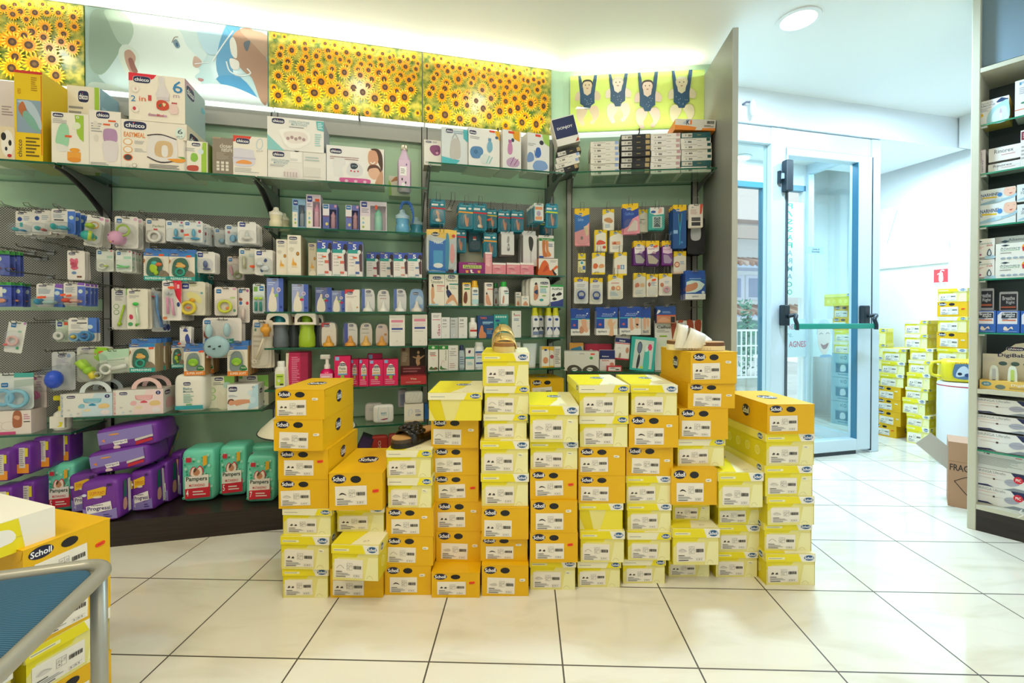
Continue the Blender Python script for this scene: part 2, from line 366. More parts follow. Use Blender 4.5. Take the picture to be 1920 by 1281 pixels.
# ---- glass shelves
def shelf(fr, t0, t1, z, d, label, brk=True, th=.009):
    root = empty('glass_shelf', TR(fr.pt(t0, 0, z), fr.deg)); tag(root, label, 'shelf', 'glass wall shelves')
    b = MB(); w_ = t1 - t0; V = [(x, y, zz) for zz in (-th, 0) for y in (-d, -.012) for x in (0, w_)]
    b.mesh(V, [(0, 2, 3, 1), (4, 5, 7, 6)], GLASS); b.mesh(V, [(0, 1, 5, 4), (0, 4, 6, 2), (1, 3, 7, 5), (2, 6, 7, 3)], EDGE); b.build('glass_pane', root)
    if brk:
        for x in (.012, w_ - .012):
            m = MB(); L_ = d * (.93 if d > .35 else .8); hh = .16 if d > .35 else .035; n = 8
            top = [(-.01 - L_ * i / n, -th - .001) for i in range(n + 1)]; bot = [(-.01 - L_ * (1 - i / n), -th - .012 - hh * (i / n) ** 1.6) for i in range(n + 1)]
            ol = [(y, z_) for y, z_ in top + bot]
            A = [(x - .003, y, z_) for y, z_ in ol]; B = [(x + .003, y, z_) for y, z_ in ol]; k = len(ol)
            m.mesh(A, [tuple(range(k))], M('77787a', .4, .6)); m.mesh(B, [tuple(range(k - 1, -1, -1))], M('77787a', .4, .6)); m.mesh(A + B, [(i, (i + 1) % k, k + (i + 1) % k, k + i) for i in range(k)], M('77787a', .4, .6))
            m.build('bracket', root)
    return z
ZTOP1 = zt(WA, 487, 330.5, .39); ZTOP4 = zt(WA, 795, 300, .38); ZTOP5 = zt(WB, 1200, 318, .34)
shelf(WA, -1.6, -.206, ZTOP1, .39, 'top glass shelf at the far left carrying the tall yellow carton')
shelf(WA, -.198, .628, ZTOP1, .39, 'top glass shelf over the soother hooks carrying food processor cartons')
shelf(WA, .636, 1.485, ZTOP1, .39, 'top glass shelf over the baby bottles carrying steriliser cartons')
shelf(WA, 1.493, 2.30, ZTOP4, .36, 'top glass shelf over the plaster hooks carrying tableware cartons')
shelf(WB, .05, .90, ZTOP5, .34, 'top glass shelf in front of the baby harness print carrying slim cartons')
S3 = {}
for k, (px, py, nm) in {'a': (640, 430, 'second glass shelf with boxed bottles, under the steriliser cartons'), 'b': (640, 518, 'third glass shelf with white and blue bottle cartons'),
        'c': (640, 585, 'glass shelf with blue boxed bottles and clear soother shells'), 'd': (640, 651, 'glass shelf with grey and green sports bottles'),
        'e': (730, 724, 'glass shelf with the pink baby care cartons'), 'f': (730, 796, 'low glass shelf with packets of wipes behind the shoe boxes')}.items():
    S3[k] = shelf(WA, .636, 1.485, zt(WA, px, py, .28), .28, nm)
S4 = {}
for k, (px, py, nm) in {'a': (930, 514, 'glass shelf with pink cartons under the plaster hooks'), 'b': (930, 574, 'glass shelf with green capped bottles and foot powder'),
        'c': (930, 634, 'glass shelf with spray cans behind the tan sandal'), 'd': (930, 693, 'glass shelf with creams and a yellow tube behind the tan sandal'), 'e': (1030, 752, 'low glass shelf carrying one golden shoe box')}.items():
    S4[k] = shelf(WA, 1.493, 2.33, zt(WA, px, py, .28), .28, nm)
S1 = shelf(WA, -1.6, -.206, zt(WA, 133, 811, .30), .30, 'bottom glass shelf at the far left with the white pump bottle')
S2 = shelf(WA, -.198, .628, zt(WA, 491, 768, .30), .30, 'bottom glass shelf with the gift box sets above the nappy packs')
S5 = shelf(WB, .05, .86, zt(WB, 1150, 697, .26), .26, 'glass shelf with the nail file cartons beside the white sandal')
# ---- light ledges under the prints
LEDGE = M('f2fbf4', .3, 0, .9)
PB, PT = zt(WA, 795, 234), 2.744
for i, (fr, t0, t1) in enumerate([(WA, -1.6, -.206), (WA, -.198, .628), (WA, .636, 1.485), (WA, 1.493, 2.33), (WB, .05, .87)]):
    z_ = PB - .012 if fr is WA else zt(WB, 1190, 252)
    b = MB(); b.box(t0, t1, -.06, -.001, z_ - .012, z_, LEDGE)
    o = b.build('light_ledge', None, TR(fr.pt(0, 0, 0), fr.deg)); tag(o, 'bright white light ledge under the ' + ['far left sunflower print', 'baby feeding print', 'middle sunflower print', 'right sunflower print', 'four babies print'][i], 'light ledge', 'light ledges')
    cl = MB(); x = t0 + (t1 - t0) * .55; cl.box(x - .004, x + .004, -.064, -.0, z_ - .016, z_ + .014, '333'); cl.build('clip', o)
    tc = (t0 + t1) / 2 if i else -.7
    lamp('ledge_lamp', 'AREA', fr.pt(tc, .09, z_ + .03), (R(180), 0, R(fr.deg)), 1.3, GRN, .8, .05)
    lamp('cove_lamp', 'AREA', fr.pt(tc, .07, CEIL - .07), (R(180), 0, R(fr.deg)), 1.3, (1, 1, .80), .8, .05)
    lamp('print_spot', 'SPOT', fr.pt(tc, .52, CEIL - .04), (R(38), 0, R(fr.deg)), 5, (1, .97, .84), .05, spot=120)
# ---- floor to ceiling door front
ALU = M('cfe0ea', .35, .1, name='white_aluminium'); BLK = M('1b2a33', .4)
def dp(px, py, d=0): return DP.sol(px, py, d)
root = empty('entrance_frame', TR(DP.pt(0, 0, 0), 14)); root['kind'] = 'structure'; root.name = 'door_1'
H0 = 2.495
t_m0, t_m1 = dp(1439, 500)[0], dp(1466, 500)[0]; t_r0, t_r1 = dp(1624, 600)[0], dp(1641, 600)[0]
zs = dp(1437, 272)[1]; zl = dp(1466, 279)[1]
b = MB(); b.box(-.6, t_m0, -.03, .05, zs, H0, ALU, bev=.004); b.box(t_m0, t_m1, -.035, .05, 0, H0, ALU, bev=.004); b.box(t_m1, t_r0, -.03, .05, zl, H0, ALU, bev=.004)
b.box(t_r0, t_r1, -.035, .05, 0, H0, ALU, bev=.004); b.box(-.6, t_m0, -.02, .04, 0, .12, ALU); b.box(-.62, -.55, -.03, .05, 0, H0, ALU); b.build('door_frame', root)
b = MB(); b.box(-.55, t_m0, .008, .014, .12, zs, PANE); b.build('side_glass', root)
leaf = MB(); lt0, lt1 = t_m1 + .004, t_r0 - .004; g0, g1 = dp(1474.5, 600, .045)[0], dp(1608, 600, .045)[0]; gb, gt = dp(1600, 820)[1], dp(1474, 295)[1]
for bx in ((lt0, g0, .03, zl - .006), (g1, lt1, .03, zl - .006)): leaf.box(bx[0], bx[1], -.045, .03, bx[2], bx[3], ALU, bev=.004)
leaf.box(g0, g1, -.045, .03, .03, gb, ALU, bev=.004); leaf.box(g0, g1, -.045, .03, gt, zl - .006, ALU, bev=.004)
leaf.box(lt0 - .006, lt0 + .004, -.047, .0, .02, zl - .15, BLK)
leaf.box(lt1 - .002, lt1 + .006, -.047, .0, .02, zl - .01, BLK); leaf.box(g1 - .008, g1, -.046, .0, gb, gt, M('2f7190', .4)); leaf.box(g0, g1, -.04, .02, 0, .028, BLK)
lo = leaf.build('door_leaf', root)
b = MB(); b.box(g0, g1, -.01, -.004, gb, gt, PANE); b.build('glass', lo)
b = MB(); x0, z0 = dp(1523, 474, .05); x1, z1 = dp(1552, 462, .05); b.box(x0, x1, -.0115, -.0105, z0, z1, M('a9cfe0')); art(b, 't 28 52 74 78 234 Uscita_di;t 25 18 76 44 234 Sicurezza', (x0, -.0116, z0), (x1 - x0, 0, 0), (0, 0, z1 - z0), (0, -1, 0)); b.build('safety_label', lo)
b = MB(); xh, zh = dp(1472, 332, .05); b.box(xh - .03, xh + .03, -.10, -.045, zh - .115, zh + .115, BLK, bev=.006); b.box(xh - .06, xh - .042, -.06, -.04, zh - .05, zh + .04, BLK); b.box(xh - .045, xh - .01, -.075, -.06, zh - .02, zh + .02, 'bcd'); b.build('hinge', lo)
# panic bar
pb = MB(); zb = dp(1550, 612, .14)[1]; xa, xb = dp(1490, 612, .14)[0], dp(1638, 612, .14)[0]
pb.box(xa, xb, -.15, -.13, zb - .02, zb + .02, M('0f8f7c', .3), bev=.004); o = pb.build('push_bar', lo)
for px_, xe in ((1471, xa), (1621, xb)):
    xh, zh = dp(px_, 591, .07); m = MB(); m.box(xh - .028, xh + .028, -.095, -.045, zh - .078, zh + .075, BLK, bev=.006)
    m.tube(spline([(xh + .005, -.095, zh - .01), (xh + .04, -.13, zh - .0), (xe - .005, -.15, zh - .03), (xe + .012, -.15, zb + .012), (xe + .012, -.15, zb - .026)], 4, False), .014, BLK, 8); m.build('bar_arm', lo)
# outer glass front and glazed side of the vestibule
VD = .62; OF = Fr(*(DP.o - DP.n * VD), 14); TE = t_r1 - .03
root = empty('door_2', TR(OF.pt(0, 0, 0), 14)); root['kind'] = 'structure'
t0_, t1_ = OF.sol(1426, 500)[0], OF.sol(1432, 500)[0]; zt_ = OF.sol(1400, 352)[1]
b = MB(); DK = M('3f7f9c', .4); b.box(-.6, TE, -.03, .03, zt_, zt_ + .05, DK); b.box(-.6, TE, -.03, .03, zt_ + .05, H0, WHITE); b.box(t0_, t1_ + .02, -.03, .03, 0, zt_, DK); b.box(t1_ + .02, t1_ + .09, -.03, .03, 0, zt_, WHITE)
b.box(t1_ + .09, t1_ + .10, -.03, .03, 0, zt_, DK)
b.box(TE - .06, TE, -.03, .03, 0, zt_, WHITE); b.box(-.6, TE, -.03, .03, 0, .05, ALU); b.build('door_frame', root)
b = MB(); b.box(-.6, t0_, -.004, .004, .05, zt_, PANE); b.box(t1_ + .1, TE - .06, -.004, .004, .05, zt_, PANE); b.build('glass', root)
# facade wall right of the vestibule
VS = Fr(*(DP.pt(TE, 0, 0).xy), 104)
root = empty('window_1', TR(VS.pt(0, 0, 0), 104)); root['kind'] = 'structure'
b = MB(); b.box(0, .06, -.02, .04, 0, H0, ALU); b.box(VD - .06, VD, -.02, .04, 0, H0, ALU); b.box(.06, VD - .06, -.02, .04, 0, .09, ALU); b.box(.06, VD - .06, -.02, .04, H0 - .09, H0, ALU); b.build('window_frame', root)
b = MB(); b.box(.06, VD - .06, .006, .012, .09, H0 - .09, PANE); b.build('window_pane', root)
AF = Fr(*(DP.o - DP.n * 1.3), 14); wall('wall_facade', AF, AF.sol(1523, 500)[0], 2.8, 0, CEIL, WHITE); q0, q1 = OF.pt(TE + .03, -.03, 0).xy, AF.pt(AF.sol(1523, 500)[0] + .05, 0, 0).xy; AL = Fr(q0.x, q0.y, math.degrees(math.atan2(q1.y - q0.y, q1.x - q0.x))); wall('wall_alcove', AL, 0, (q1 - q0).length, 0, CEIL, WHITE, 0, .04)
b = MB(); b.face([OF.pt(-1.2, 0, 2.49), OF.pt(t_r1, 0, 2.49), DP.pt(t_r1, 0, 2.49), DP.pt(-1.2, 0, 2.49)], CEILM); struct('ceiling_vestibule', b)
lamp('vestibule_lamp', 'AREA', DP.pt(.75, -.3, 2.47), (0, 0, 0), 9, COOL, .25)
b = MB(); b.box(-.72, -.62, 0, VD, 0, CEIL, WHITE); struct('wall_vestibule', b, TR(DP.pt(0, 0, 0), 14))
# downlights
def downlight(p, r, label, e=5):
    o = empty('ceiling_downlight', TR(p)); tag(o, label, 'ceiling light', 'round recessed ceiling lights')
    b = MB(); n = 32
    for (r0, z0, r1, z1, m) in ((r, 0, r * .99, -.006, WHITE), (r * .99, -.006, r * .80, -.008, WHITE), (r * .80, -.008, r * .78, .02, WHITE)):
        for i in range(n):
            a0, a1 = 6.2832 * i / n, 6.2832 * (i + 1) / n
            b.face([(r0 * math.cos(a0), r0 * math.sin(a0), z0), (r0 * math.cos(a1), r0 * math.sin(a1), z0), (r1 * math.cos(a1), r1 * math.sin(a1), z1), (r1 * math.cos(a0), r1 * math.sin(a0), z1)], m, True)
    b.build('trim_ring', o)
    b = MB(); b.face([(r * .79 * math.cos(6.2832 * i / n), r * .79 * math.sin(6.2832 * i / n), -.001) for i in range(n)][::-1], M('fff6ea', .5, 0, e)); b.build('diffuser', o)
r_ = ray(1497, 36); k = (CEIL - CAMZ) / r_.z
downlight((r_.x * k, r_.y * k, CEIL - .001), .112, 'large round lit ceiling light in front of the glass entrance')
r_ = ray(1385, 297); k = (2.488 - CAMZ) / r_.z
downlight((r_.x * k, r_.y * k, 2.488), .11, 'round ceiling light seen through the left entrance glass', 1.5)
r_ = ray(1646, 302); k = (CEIL - CAMZ) / r_.z
downlight((r_.x * k, r_.y * k, CEIL - .001), .09, 'small round ceiling light above the shoe boxes beside the door frame', 1)
# little swivel sensor above the entrance
x_, z_ = Fr(1.6, 3.30, 14).sol(1400, 205, .0); T = TR(Fr(1.6, 3.30, 14).pt(x_, 0, z_), 14)
o = empty('motion_sensor', T); tag(o, 'small white swivel sensor on the bulkhead above the entrance', 'sensor')
b = MB(); b.tube([(-.035, 0, .03), (-.03, -.03, .035), (-.0, -.05, .03)], .008, '778'); b.build('arm', o)
b = MB(); b.ell((0, -.06, -.01), (.022, .02, .062), 'dde4e0'); b.build('housing', o)
# ---- street
PAVE = mat_noise('street_paving', 'd9d6cf', 'efece6', 1.5, .8)
b = MB(); b.box(-1, 10, 0, 12, -.06, -.012, PAVE); o = struct('street_ground', b, TR(OF.pt(-3, -.15, 0), 14))
HF = Fr(4.5, 12.5, 14)
def hx(px, py): return HF.sol(px, py)
root = empty('street_house', TR(HF.pt(0, 0, 0), 14)); tag(root, 'white house with tiled canopies across the street, seen through the left glass', 'building')
b = MB(); b.box(-4, 9, 0, 3, 0, 7.5, M('f4f1ee', .8)); b.box(-4, 9, -.5, 0, hx(1400, 420)[1], 7.5, M('f0d9cf', .8)); b.box(-4, 9, -.6, -.5, hx(1400, 455)[1], hx(1400, 432)[1], M('c9aea0', .8)); b.build('wall', root)
for z_ in (hx(1400, 503)[1], hx(1400, 590)[1]):
    b = MB(); b.box(-4, 9, -.8, 0, z_ - .08, z_, M('c9cfe4', .8)); n = 70
    for i in range(n): x = -4 + 13 * i / n; b.tube([(x, -.85, z_ + .02), (x, 0, z_ + .25)], .07, M('b98a74' if i % 3 else 'd8b9a6', .9), 6)
    b.build('tiled_canopy', root)
for px_ in (1377, 1412, 1530, 1570):
    x, z_ = hx(px_, 540); b = MB(); b.box(x - .28, x + .28, -.04, .02, z_ - .35, z_ + .35, M('e3e2ee', .8)); w_ = b.build('window', root)
    b = MB(); b.box(x - .18, x + .18, -.05, .0, z_ - .27, z_ + .27, M('9fa6c0', .4)); b.build('pane', w_)
x, z_ = hx(1408, 605); b = MB(); b.slab([(x - 1.1, 0), (x + 1.1, 0), (x + 1.1, z_ - .25), (x + .7, z_ - .02), (x, z_ + .08), (x - .7, z_ - .02), (x - 1.1, z_ - .25)], -.02, .05, M('76958a', .9)); b.build('archway', root)
RF = Fr(2.6, 6.9, 14)
root = empty('street_railing', TR(RF.pt(0, 0, 0), 14)); tag(root, 'white metal railing outside the left entrance glass', 'railing')
x0, z1 = RF.sol(1366, 618); x1 = RF.sol(1432, 618)[0]; z0 = .12
b = MB(); b.box(x0 - .3, x1, -.02, .02, z1 - .03, z1, 'f6f8fa'); b.box(x0 - .3, x1, -.02, .02, z0, z0 + .03, 'f6f8fa'); b.box(x0 - .3, x1, -.015, .015, .62, .64, 'f6f8fa'); b.box(x1 - .06, x1, -.03, .03, 0, z1 + .12, 'f6f8fa'); b.build('rail', root)
n = 10
for i in range(n):
    b = MB(); x = x0 - .3 + (x1 - x0 + .24) * i / n; b.box(x - .008, x + .008, -.008, .008, z0, z1, 'f6f8fa'); b.build('bar', root)
for i, (px_, py_, dz) in enumerate([(1364, 735, .55), (1399, 735, .7), (1434, 735, .6)]):
    t, _ = RF.sol(px_, py_, -.9); b = MB(); rd = random.Random(i)
    for k in range(260):
        a = rd.uniform(0, 6.28); rr = rd.uniform(0, .13); zz = rd.uniform(.05, 1) * dz * 2; s_ = rd.uniform(.03, .06)
        p = Vector((rr * math.cos(a), rr * math.sin(a), zz)); u = Vector((rd.uniform(-1, 1), rd.uniform(-1, 1), rd.uniform(-.5, 1))).normalized() * s_; v = u.orthogonal().normalized() * s_ * .5
        b.face([p - u, p + v, p + u, p - v], rd.choice(('4d8f72', '6fae8d', '3d7560', '93c7a8')))
    root = empty('street_shrub', TR(RF.pt(t, -.9, 0), 0)); b.build('foliage', root); b = MB(); b.tube([(0, 0, 0), (.02, 0, dz * 1.6)], .015, '5a4a3a'); b.build('stem', root)
    tag(root, ['leftmost green shrub behind the street railing', 'tallest green shrub, middle one behind the street railing', 'green shrub behind the right end of the street railing'][i], 'shrub', 'shrubs behind the street railing')
# sign and poster on the outer glass
SF = OF
def outsign(x0, y0, x1, y1, d, name, label, cat, bgc, spec):
    a, z1_ = SF.sol(x0, y0, d); b_, z0_ = SF.sol(x1, y1, d); m = MB(); w_ = b_ - a
    m.box(-w_ / 2, w_ / 2, 0, .004, 0, z1_ - z0_, bgc); front(m, spec, w_, z1_ - z0_); o = m.build(name, None, TR(SF.pt((a + b_) / 2, d, z0_), 14)); tag(o, label, cat); return o
sp = ';'.join('m 12 %.1f 38 %.1f %s %s' % (93 - i * 8.2, 98.5 - i * 8.2, '1fae84' if i < 6 or i > 9 else '7fa8a8', ch) for i, ch in enumerate('P/SSAFARMACO'))
outsign(1473, 378, 1506, 558, .05, 'window_sign', 'tall white window sign with vertical green lettering, seen reversed', 'sign', M('f3f7f6', .5), sp)
outsign(1472, 598, 1560, 668, .04, 'advertising_poster', 'pale poster with a laughing woman on the outer glass', 'poster', M('e3f1f5', .5),
        'T 8 72 30 86 d8929e NESIO;t 4 52 16 62 9ab9c4 re.;T 8 26 55 42 d4808e AGNESIO;s c9d3dc 66 60 70 90 80 98 92 94 99 70 96 50 88 60 76 62;s f1dcd4 68 60 72 82 82 86 93 80 97 55 94 25 86 4 78 8 70 30;s a6767c 75 34 82 30 92 36 88 22 80 20;n 1 77686e 72 58 76 62 80 59;n 1 77686e 86 60 90 63 94 60;s 8fb4d8 78 4 96 4 99 -2 74 -2')
# ================================================================ shoe boxes
GOLD, GOLDS, PALE, YEL, LIDW = 'e9b500', 'e9b500', 'eae08a', 'f0de10', 'f4eed6'
W0, H0b, D0 = .20, .125, .33
def label_mb(v):
    b = MB(); w_, h_ = .118, .064; b.box(0, w_, -.0012, 0, 0, h_, 'f1eadb')
    rd = random.Random(v); sk = rd.choice(['s c9c2b6 8 55 14 62 30 66 36 52 20 48', 's 4a443e 10 50 16 64 20 52;s 4a443e 24 50 30 62 34 50', 'n 1.2 8a8478 8 52 20 68 34 52', 's d8d2c6 6 60 18 72 36 58 30 50 14 50;n .8 8a8478 10 58 22 66 34 56', 's 332f2c 12 54 20 66 30 62 36 52 24 58'])
    sp = sk + ';n .6 777 44 44 44 80;n .6 777 54 44 54 80;n .6 777 63 44 63 80;n .6 777 44 62 63 62;n .6 777 44 80 63 80;n .6 777 44 44 63 44;t 46 66 51 72 444 37;t 57 66 61 72 444 23;t 46 50 51 56 444 4'
    sp += ';b 68 50 95 68 222;l 6 30 34 38 1 333;l 6 14 70 28 2 999;l 6 4 46 12 1 444;n .5 999 66 8 94 8;n .5 999 66 20 94 20;t 70 11 88 17 777 I3I'
    art(b, sp, (0, -.0012, 0), (w_, 0, 0), (0, 0, h_), (0, -1, 0)); return b
PROTO = {}
def price(root, x, z, col, rot=0):
    b = MB(); b.slab(rrect(-.012, .012, -.005, .005, .004), -.0022, 0, col); art(b, 'l 18 30 82 72 1 %s' % ('555' if col != 'f0451c' else 'a22'), (-.012, -.0022, -.005), (.024, 0, 0), (0, 0, .010), (0, -1, 0))
    o = b.build('price_sticker', root); o.location = (x, -.0, z); o.rotation_euler = (0, R(rot), 0)
    if col == 'f0451c': o['label'] = 'red price sticker'
    return o
def shoeproto(kind, v):
    k = (kind, v)
    if k in PROTO: return PROTO[k]
    root = empty('shoe_box', Matrix.Identity(4)); w_, h_, d_ = W0, H0b, D0; rd = random.Random(hash(kind) % 97 + v * 13)
    rd = random.Random(ord(kind[0]) * 31 + v * 13)
    if kind == 'g':
        b = MB(); b.box(-w_ / 2, w_ / 2, 0, d_, 0, h_ - .002, GOLD)
        front(b, 'S 5 72 32 96;o 50 83 10 9.5 15151c', w_, h_)
        for sx in (-1, 1):
            U = (0, d_, 0) if sx > 0 else (0, -d_, 0); oo = (w_ / 2 + .0012, 0, 0) if sx > 0 else (-w_ / 2 - .0012, d_, 0)
            art(b, 'S %d 35 %d 78' % ((38, 55) if sx > 0 else (45, 62)), oo, U, (0, 0, h_), (sx, 0, 0))
        b.build('box_body', root)
        l = MB(); l.box(-w_ / 2 - .001, w_ / 2 + .001, -.001, d_, h_ - .002, h_, GOLD)
        for sx in (-1, 1): x = sx * (w_ / 2); l.mesh([(x + sx * .001, 0, h_), (x + sx * .001, d_, h_), (x + sx * .001, d_, h_ - .036), (x + sx * .001, .03, h_ - .036), (x + sx * .001, .008, h_ - .026), (x + sx * .001, 0, h_ - .005)], [(0, 1, 2, 3, 4, 5)], GOLD)
        art(l, 'S 30 36 70 62', (-w_ / 2, 0, h_), (w_, 0, 0), (0, d_, 0), (0, 0, 1)); l.build('lid', root)
        lb = label_mb(v); o = lb.build('label', root); o.location = (-w_ / 2 + (.010, .024, .022, .008)[v % 4], -.0004, .012 + .004 * (v % 2)); o.rotation_euler = (0, R((v * 7 % 5 - 2) * .8), 0)
        pr = (v * 5) % 4
        if pr: price(root, .062 + .006 * (v % 3), .085 - .01 * (v % 3), ('f0451c', 'f4f0e0', 'f4f0e0')[pr - 1], -12 + v * 5 % 20)
    elif kind in 'pqy':
        base, dg = (PALE, YEL) if kind != 'y' else ('ecdf4a', YEL); hb = h_ - .030
        b = MB(); b.box(-w_ / 2 + .004, w_ / 2 - .004, .003, d_ - .003, 0, h_ - .004, base)
        w2 = w_ - .008
        if v == 9: front(b, 'p %s 0 100 22 100 32 0 12 0 0 60;p %s 62 100 100 100 100 0 48 0' % ('e2cf12', 'f0e23c'), w2, hb, .003)
        else: front(b, 'p %s 0 100 58 100 52 84 12 84 0 60;p f3eeb0 78 84 100 84 100 0 70 0;n .8 cfc489 74 6 78 16 84 16 88 6' % 'e9d913', w2, hb, .003)
        for sx in (-1, 1):
            U = (0, d_, 0) if sx > 0 else (0, -d_, 0); oo = (sx * (w2 / 2), 0 if sx > 0 else d_, 0)
            art(b, 'p e2d21c 0 0 100 0 100 100 0 100;' + ';'.join('o %d 50 5.5 20 f2ea9a;o %d 50 4.6 16 e9dc50' % (x, x) for x in (16, 38, 60, 82)), oo, U, (0, 0, hb), (sx, 0, 0))
        b.build('box_body', root)
        l = MB(); l.box(-w_ / 2, w_ / 2, 0, d_, h_ - .032, h_, PALE, bev=.0015)
        if kind == 'q': front(l, 'r 1 3 100 97 f1ecc9;p f0df17 66 3 99 3 99 97 72 97;l 5 36 36 52 1 999;Z 78 18 97 84', w_, .032, -.0004, None, h_ - .032)
        else: front(l, 'r 1 3 99 97 f3efe0;p f0df17 1 3 72 3 66 97 1 97;r 5 30 38 58 f4efb8;l 6 36 34 52 1 999;Z 76 18 96 84', w_, .032, -.0004, None, h_ - .032)
        for sx in (-1, 1):
            U = (0, d_, 0) if sx > 0 else (0, -d_, 0); oo = (sx * (w_ / 2 + .0005), 0 if sx > 0 else d_, h_ - .032)
            art(l, 'r 1 3 99 97 f0e36a;Z %d 14 %d 86' % ((5, 14) if sx > 0 else (84, 95)), oo, U, (0, 0, .032), (sx, 0, 0))
        art(l, 'r 1 1 99 99 f3efc9;p efe01c 1 1 40 1 62 40 72 99 1 99;Z 42 55 72 72;t 62 6 74 12 cfc9b5 e>', (-w_ / 2, 0, h_ + .0002), (w_, 0, 0), (0, d_, 0), (0, 0, 1)); l.build('lid', root)
        if v != 9:
            lb = label_mb(v + 20); o = lb.build('label', root); o.location = (-w_ / 2 + .012 + .004 * (v % 3), .0028, .010); o.rotation_euler = (0, R((v * 3 % 5 - 2) * .6), 0)
            if v % 3 == 1: o = price(root, .066, .070, 'f3efd2', 8); o.location.y = .003
    PROTO[k] = root; USEDP[k] = False; return root
USEDP = {}
def shoebox(kind, v, p, yaw, s, label, group, extra=None):
    r0 = shoeproto(kind, v)
    if not USEDP[(kind, v)]: USEDP[(kind, v)] = True; o = r0
    else: o = copy_tree(r0)
    o.matrix_world = TR(p, yaw, 0, 0, s); tag(o, label, 'shoe box', group); return o
NM = {'g': 'golden', 'p': 'pale yellow', 'q': 'pale', 'y': 'strong yellow'}
ORD = ['bottom', 'second', 'third', 'fourth', 'fifth', 'sixth', 'seventh', 'eighth', 'ninth', 'tenth', 'eleventh']
def stack(name, yb, rows, fz=None):
    """rows bottom up: x0, x1, ytop, kind, variant, forward offset, yaw"""
    k = (0 - CAMZ) / ray(960, yb).z; Y0 = ray(960, yb).y * k; z = 0; n = len(rows); n_ = []
    for i, (x0, x1, yt, kd, v, fo, yaw) in enumerate(rows):
        Y = Y0 - fo; r = ray((x0 + x1) / 2, yt); k = Y / r.y; zt_ = CAMZ + r.z * k
        if i == n - 1 or zt_ - z < .08: zt_ = max(zt_, z + .1)
        h = zt_ - z; X0, X1 = (x0 - 960) / FPX * Y, (x1 - 960) / FPX * Y; w_ = X1 - X0
        pos = ORD[i] + ' from the bottom' if 0 < i < n - 1 else ('bottom box' if i == 0 else 'top box')
        if i == 0: lb = '%s shoe box at the bottom of the %s' % (NM[kd], name)
        elif i == n - 1: lb = '%s shoe box on top of the %s' % (NM[kd], name)
        else: lb = '%s shoe box, %s from bottom in the %s' % (NM[kd], ORD[i], name)
        o = shoebox(kd, v, ((X0 + X1) / 2, Y, z + .0003), yaw, (w_ / W0, 1, (h - .0006) / H0b), lb, 'shoe boxes in the row on the tiled floor')
        z = zt_; n_.append((o, z))
    return n_, Y0
ST = {}
ST[1] = stack('leftmost stack of the row', 1122, [(526, 614, 1066, 'p', 0, 0, 0), (522, 617, 1006, 'p', 1, .01, -2), (526, 621, 954, 'q', 2, 0, -2), (521, 614, 899, 'g', 0, 0, 1), (520, 614, 843, 'g', 1, .0, 0), (512, 604, 787, 'g', 2, .02, 0), (516, 607, 730.5, 'g', 3, .02, 1)])
ST[2] = stack('second stack from the left', 1121, [(617, 716, 1067, 'g', 4, 0, 0), (618, 710, 1022, 'p', 3, .08, -3), (629, 720, 949, 'p', 0, -.02, 0), (616, 716, 887, 'g', 5, .02, 1)])
ST[3] = stack('stack under the black sandal', 1116, [(720, 807, 1061, 'g', 6, 0, 0), (722, 811, 1006, 'g', 7, 0, 0), (723, 812, 953, 'g', 6, 0, 0), (725, 810, 896, 'q', 4, .0, 0), (723, 809, 844.5, 'q', 0, .0, 1)])
ST[4] = stack('fourth stack from the left', 1121, [(808, 899, 1074, 'g', 1, 0.0, 0), (817, 901, 996, 'g', 2, -.08, 0), (817, 904, 941, 'g', 3, -.08, 0), (812, 897, 891, 'g', 5, -.08, 0), (812, 897, 839, 'g', 0, -.08, 0), (808, 897, 784, 'g', 7, -.07, 0), (802, 904, 736.5, 'q', 9, -.02, 1)])
ST[5] = stack('stack under the tan sandal', 1118, [(903, 991, 1060, 'g', 2, 0, 0), (901, 989, 1007, 'g', 6, -.03, 0), (903, 991, 952, 'g', 4, -.01, 0), (901, 992, 888, 'p', 2, -.02, 0), (900, 992, 827, 'p', 1, -.02, 0), (906, 989, 777, 'q', 5, -.04, 0), (907, 993, 724, 'q', 3, -.04, 0), (903, 993, 662, 'y', 2, -.04, 0)])
ST[6] = stack('sixth stack in the row', 1107, [(993, 1081, 1050, 'p', 4, 0, 0), (994, 1084, 999, 'g', 1, .02, 0), (995, 1083, 939, 'g', 6, .02, 0), (994, 1082, 882.5, 'g', 5, .01, 0), (993, 1085, 827, 'p', 1, 0, 0), (992, 1086, 761, 'p', 7, .02, -1)])
ST[7] = stack('seventh stack in the row', 1102, [(1083, 1165.5, 1053, 'q', 0, 0, 0), (1088, 1173, 996, 'p', 3, .01, 0), (1086, 1170, 944, 'p', 9, 0, 0), (1085, 1173, 892, 'g', 4, 0, 0), (1085, 1173, 839, 'g', 3, 0, 0), (1086, 1179, 780, 'q', 5, .0, 0), (1085, 1181, 722, 'q', 2, .0, 1)])
ST[8] = stack('eighth stack', 1095, [(1168, 1250, 1049, 'q', 2, 0, 0), (1177, 1260, 999, 'q', 8, .01, 0), (1176, 1261, 944, 'p', 5, 0, 0), (1174, 1260, 892.6, 'p', 0, 0, 0), (1175, 1263, 837, 'g', 2, 0, 0), (1180, 1273, 779, 'g', 6, .02, 0), (1183, 1271, 722, 'p', 2, .02, -3)])
ST[9] = stack('stack under the white sandal', 1082, [(1254, 1334, 1043, 'p', 0, 0, 0), (1262, 1352, 991, 'p', 5, .07, 0), (1261, 1334, 936, 'y', 1, .0, 0), (1260, 1346, 879, 'g', 6, .06, 0), (1270, 1361, 822.7, 'q', 0, .03, 0), (1274, 1366, 766, 'g', 4, .04, 0), (1290, 1379, 719, 'g', 2, .04, 1), (1295, 1383, 660, 'g', 3, .05, 2)])
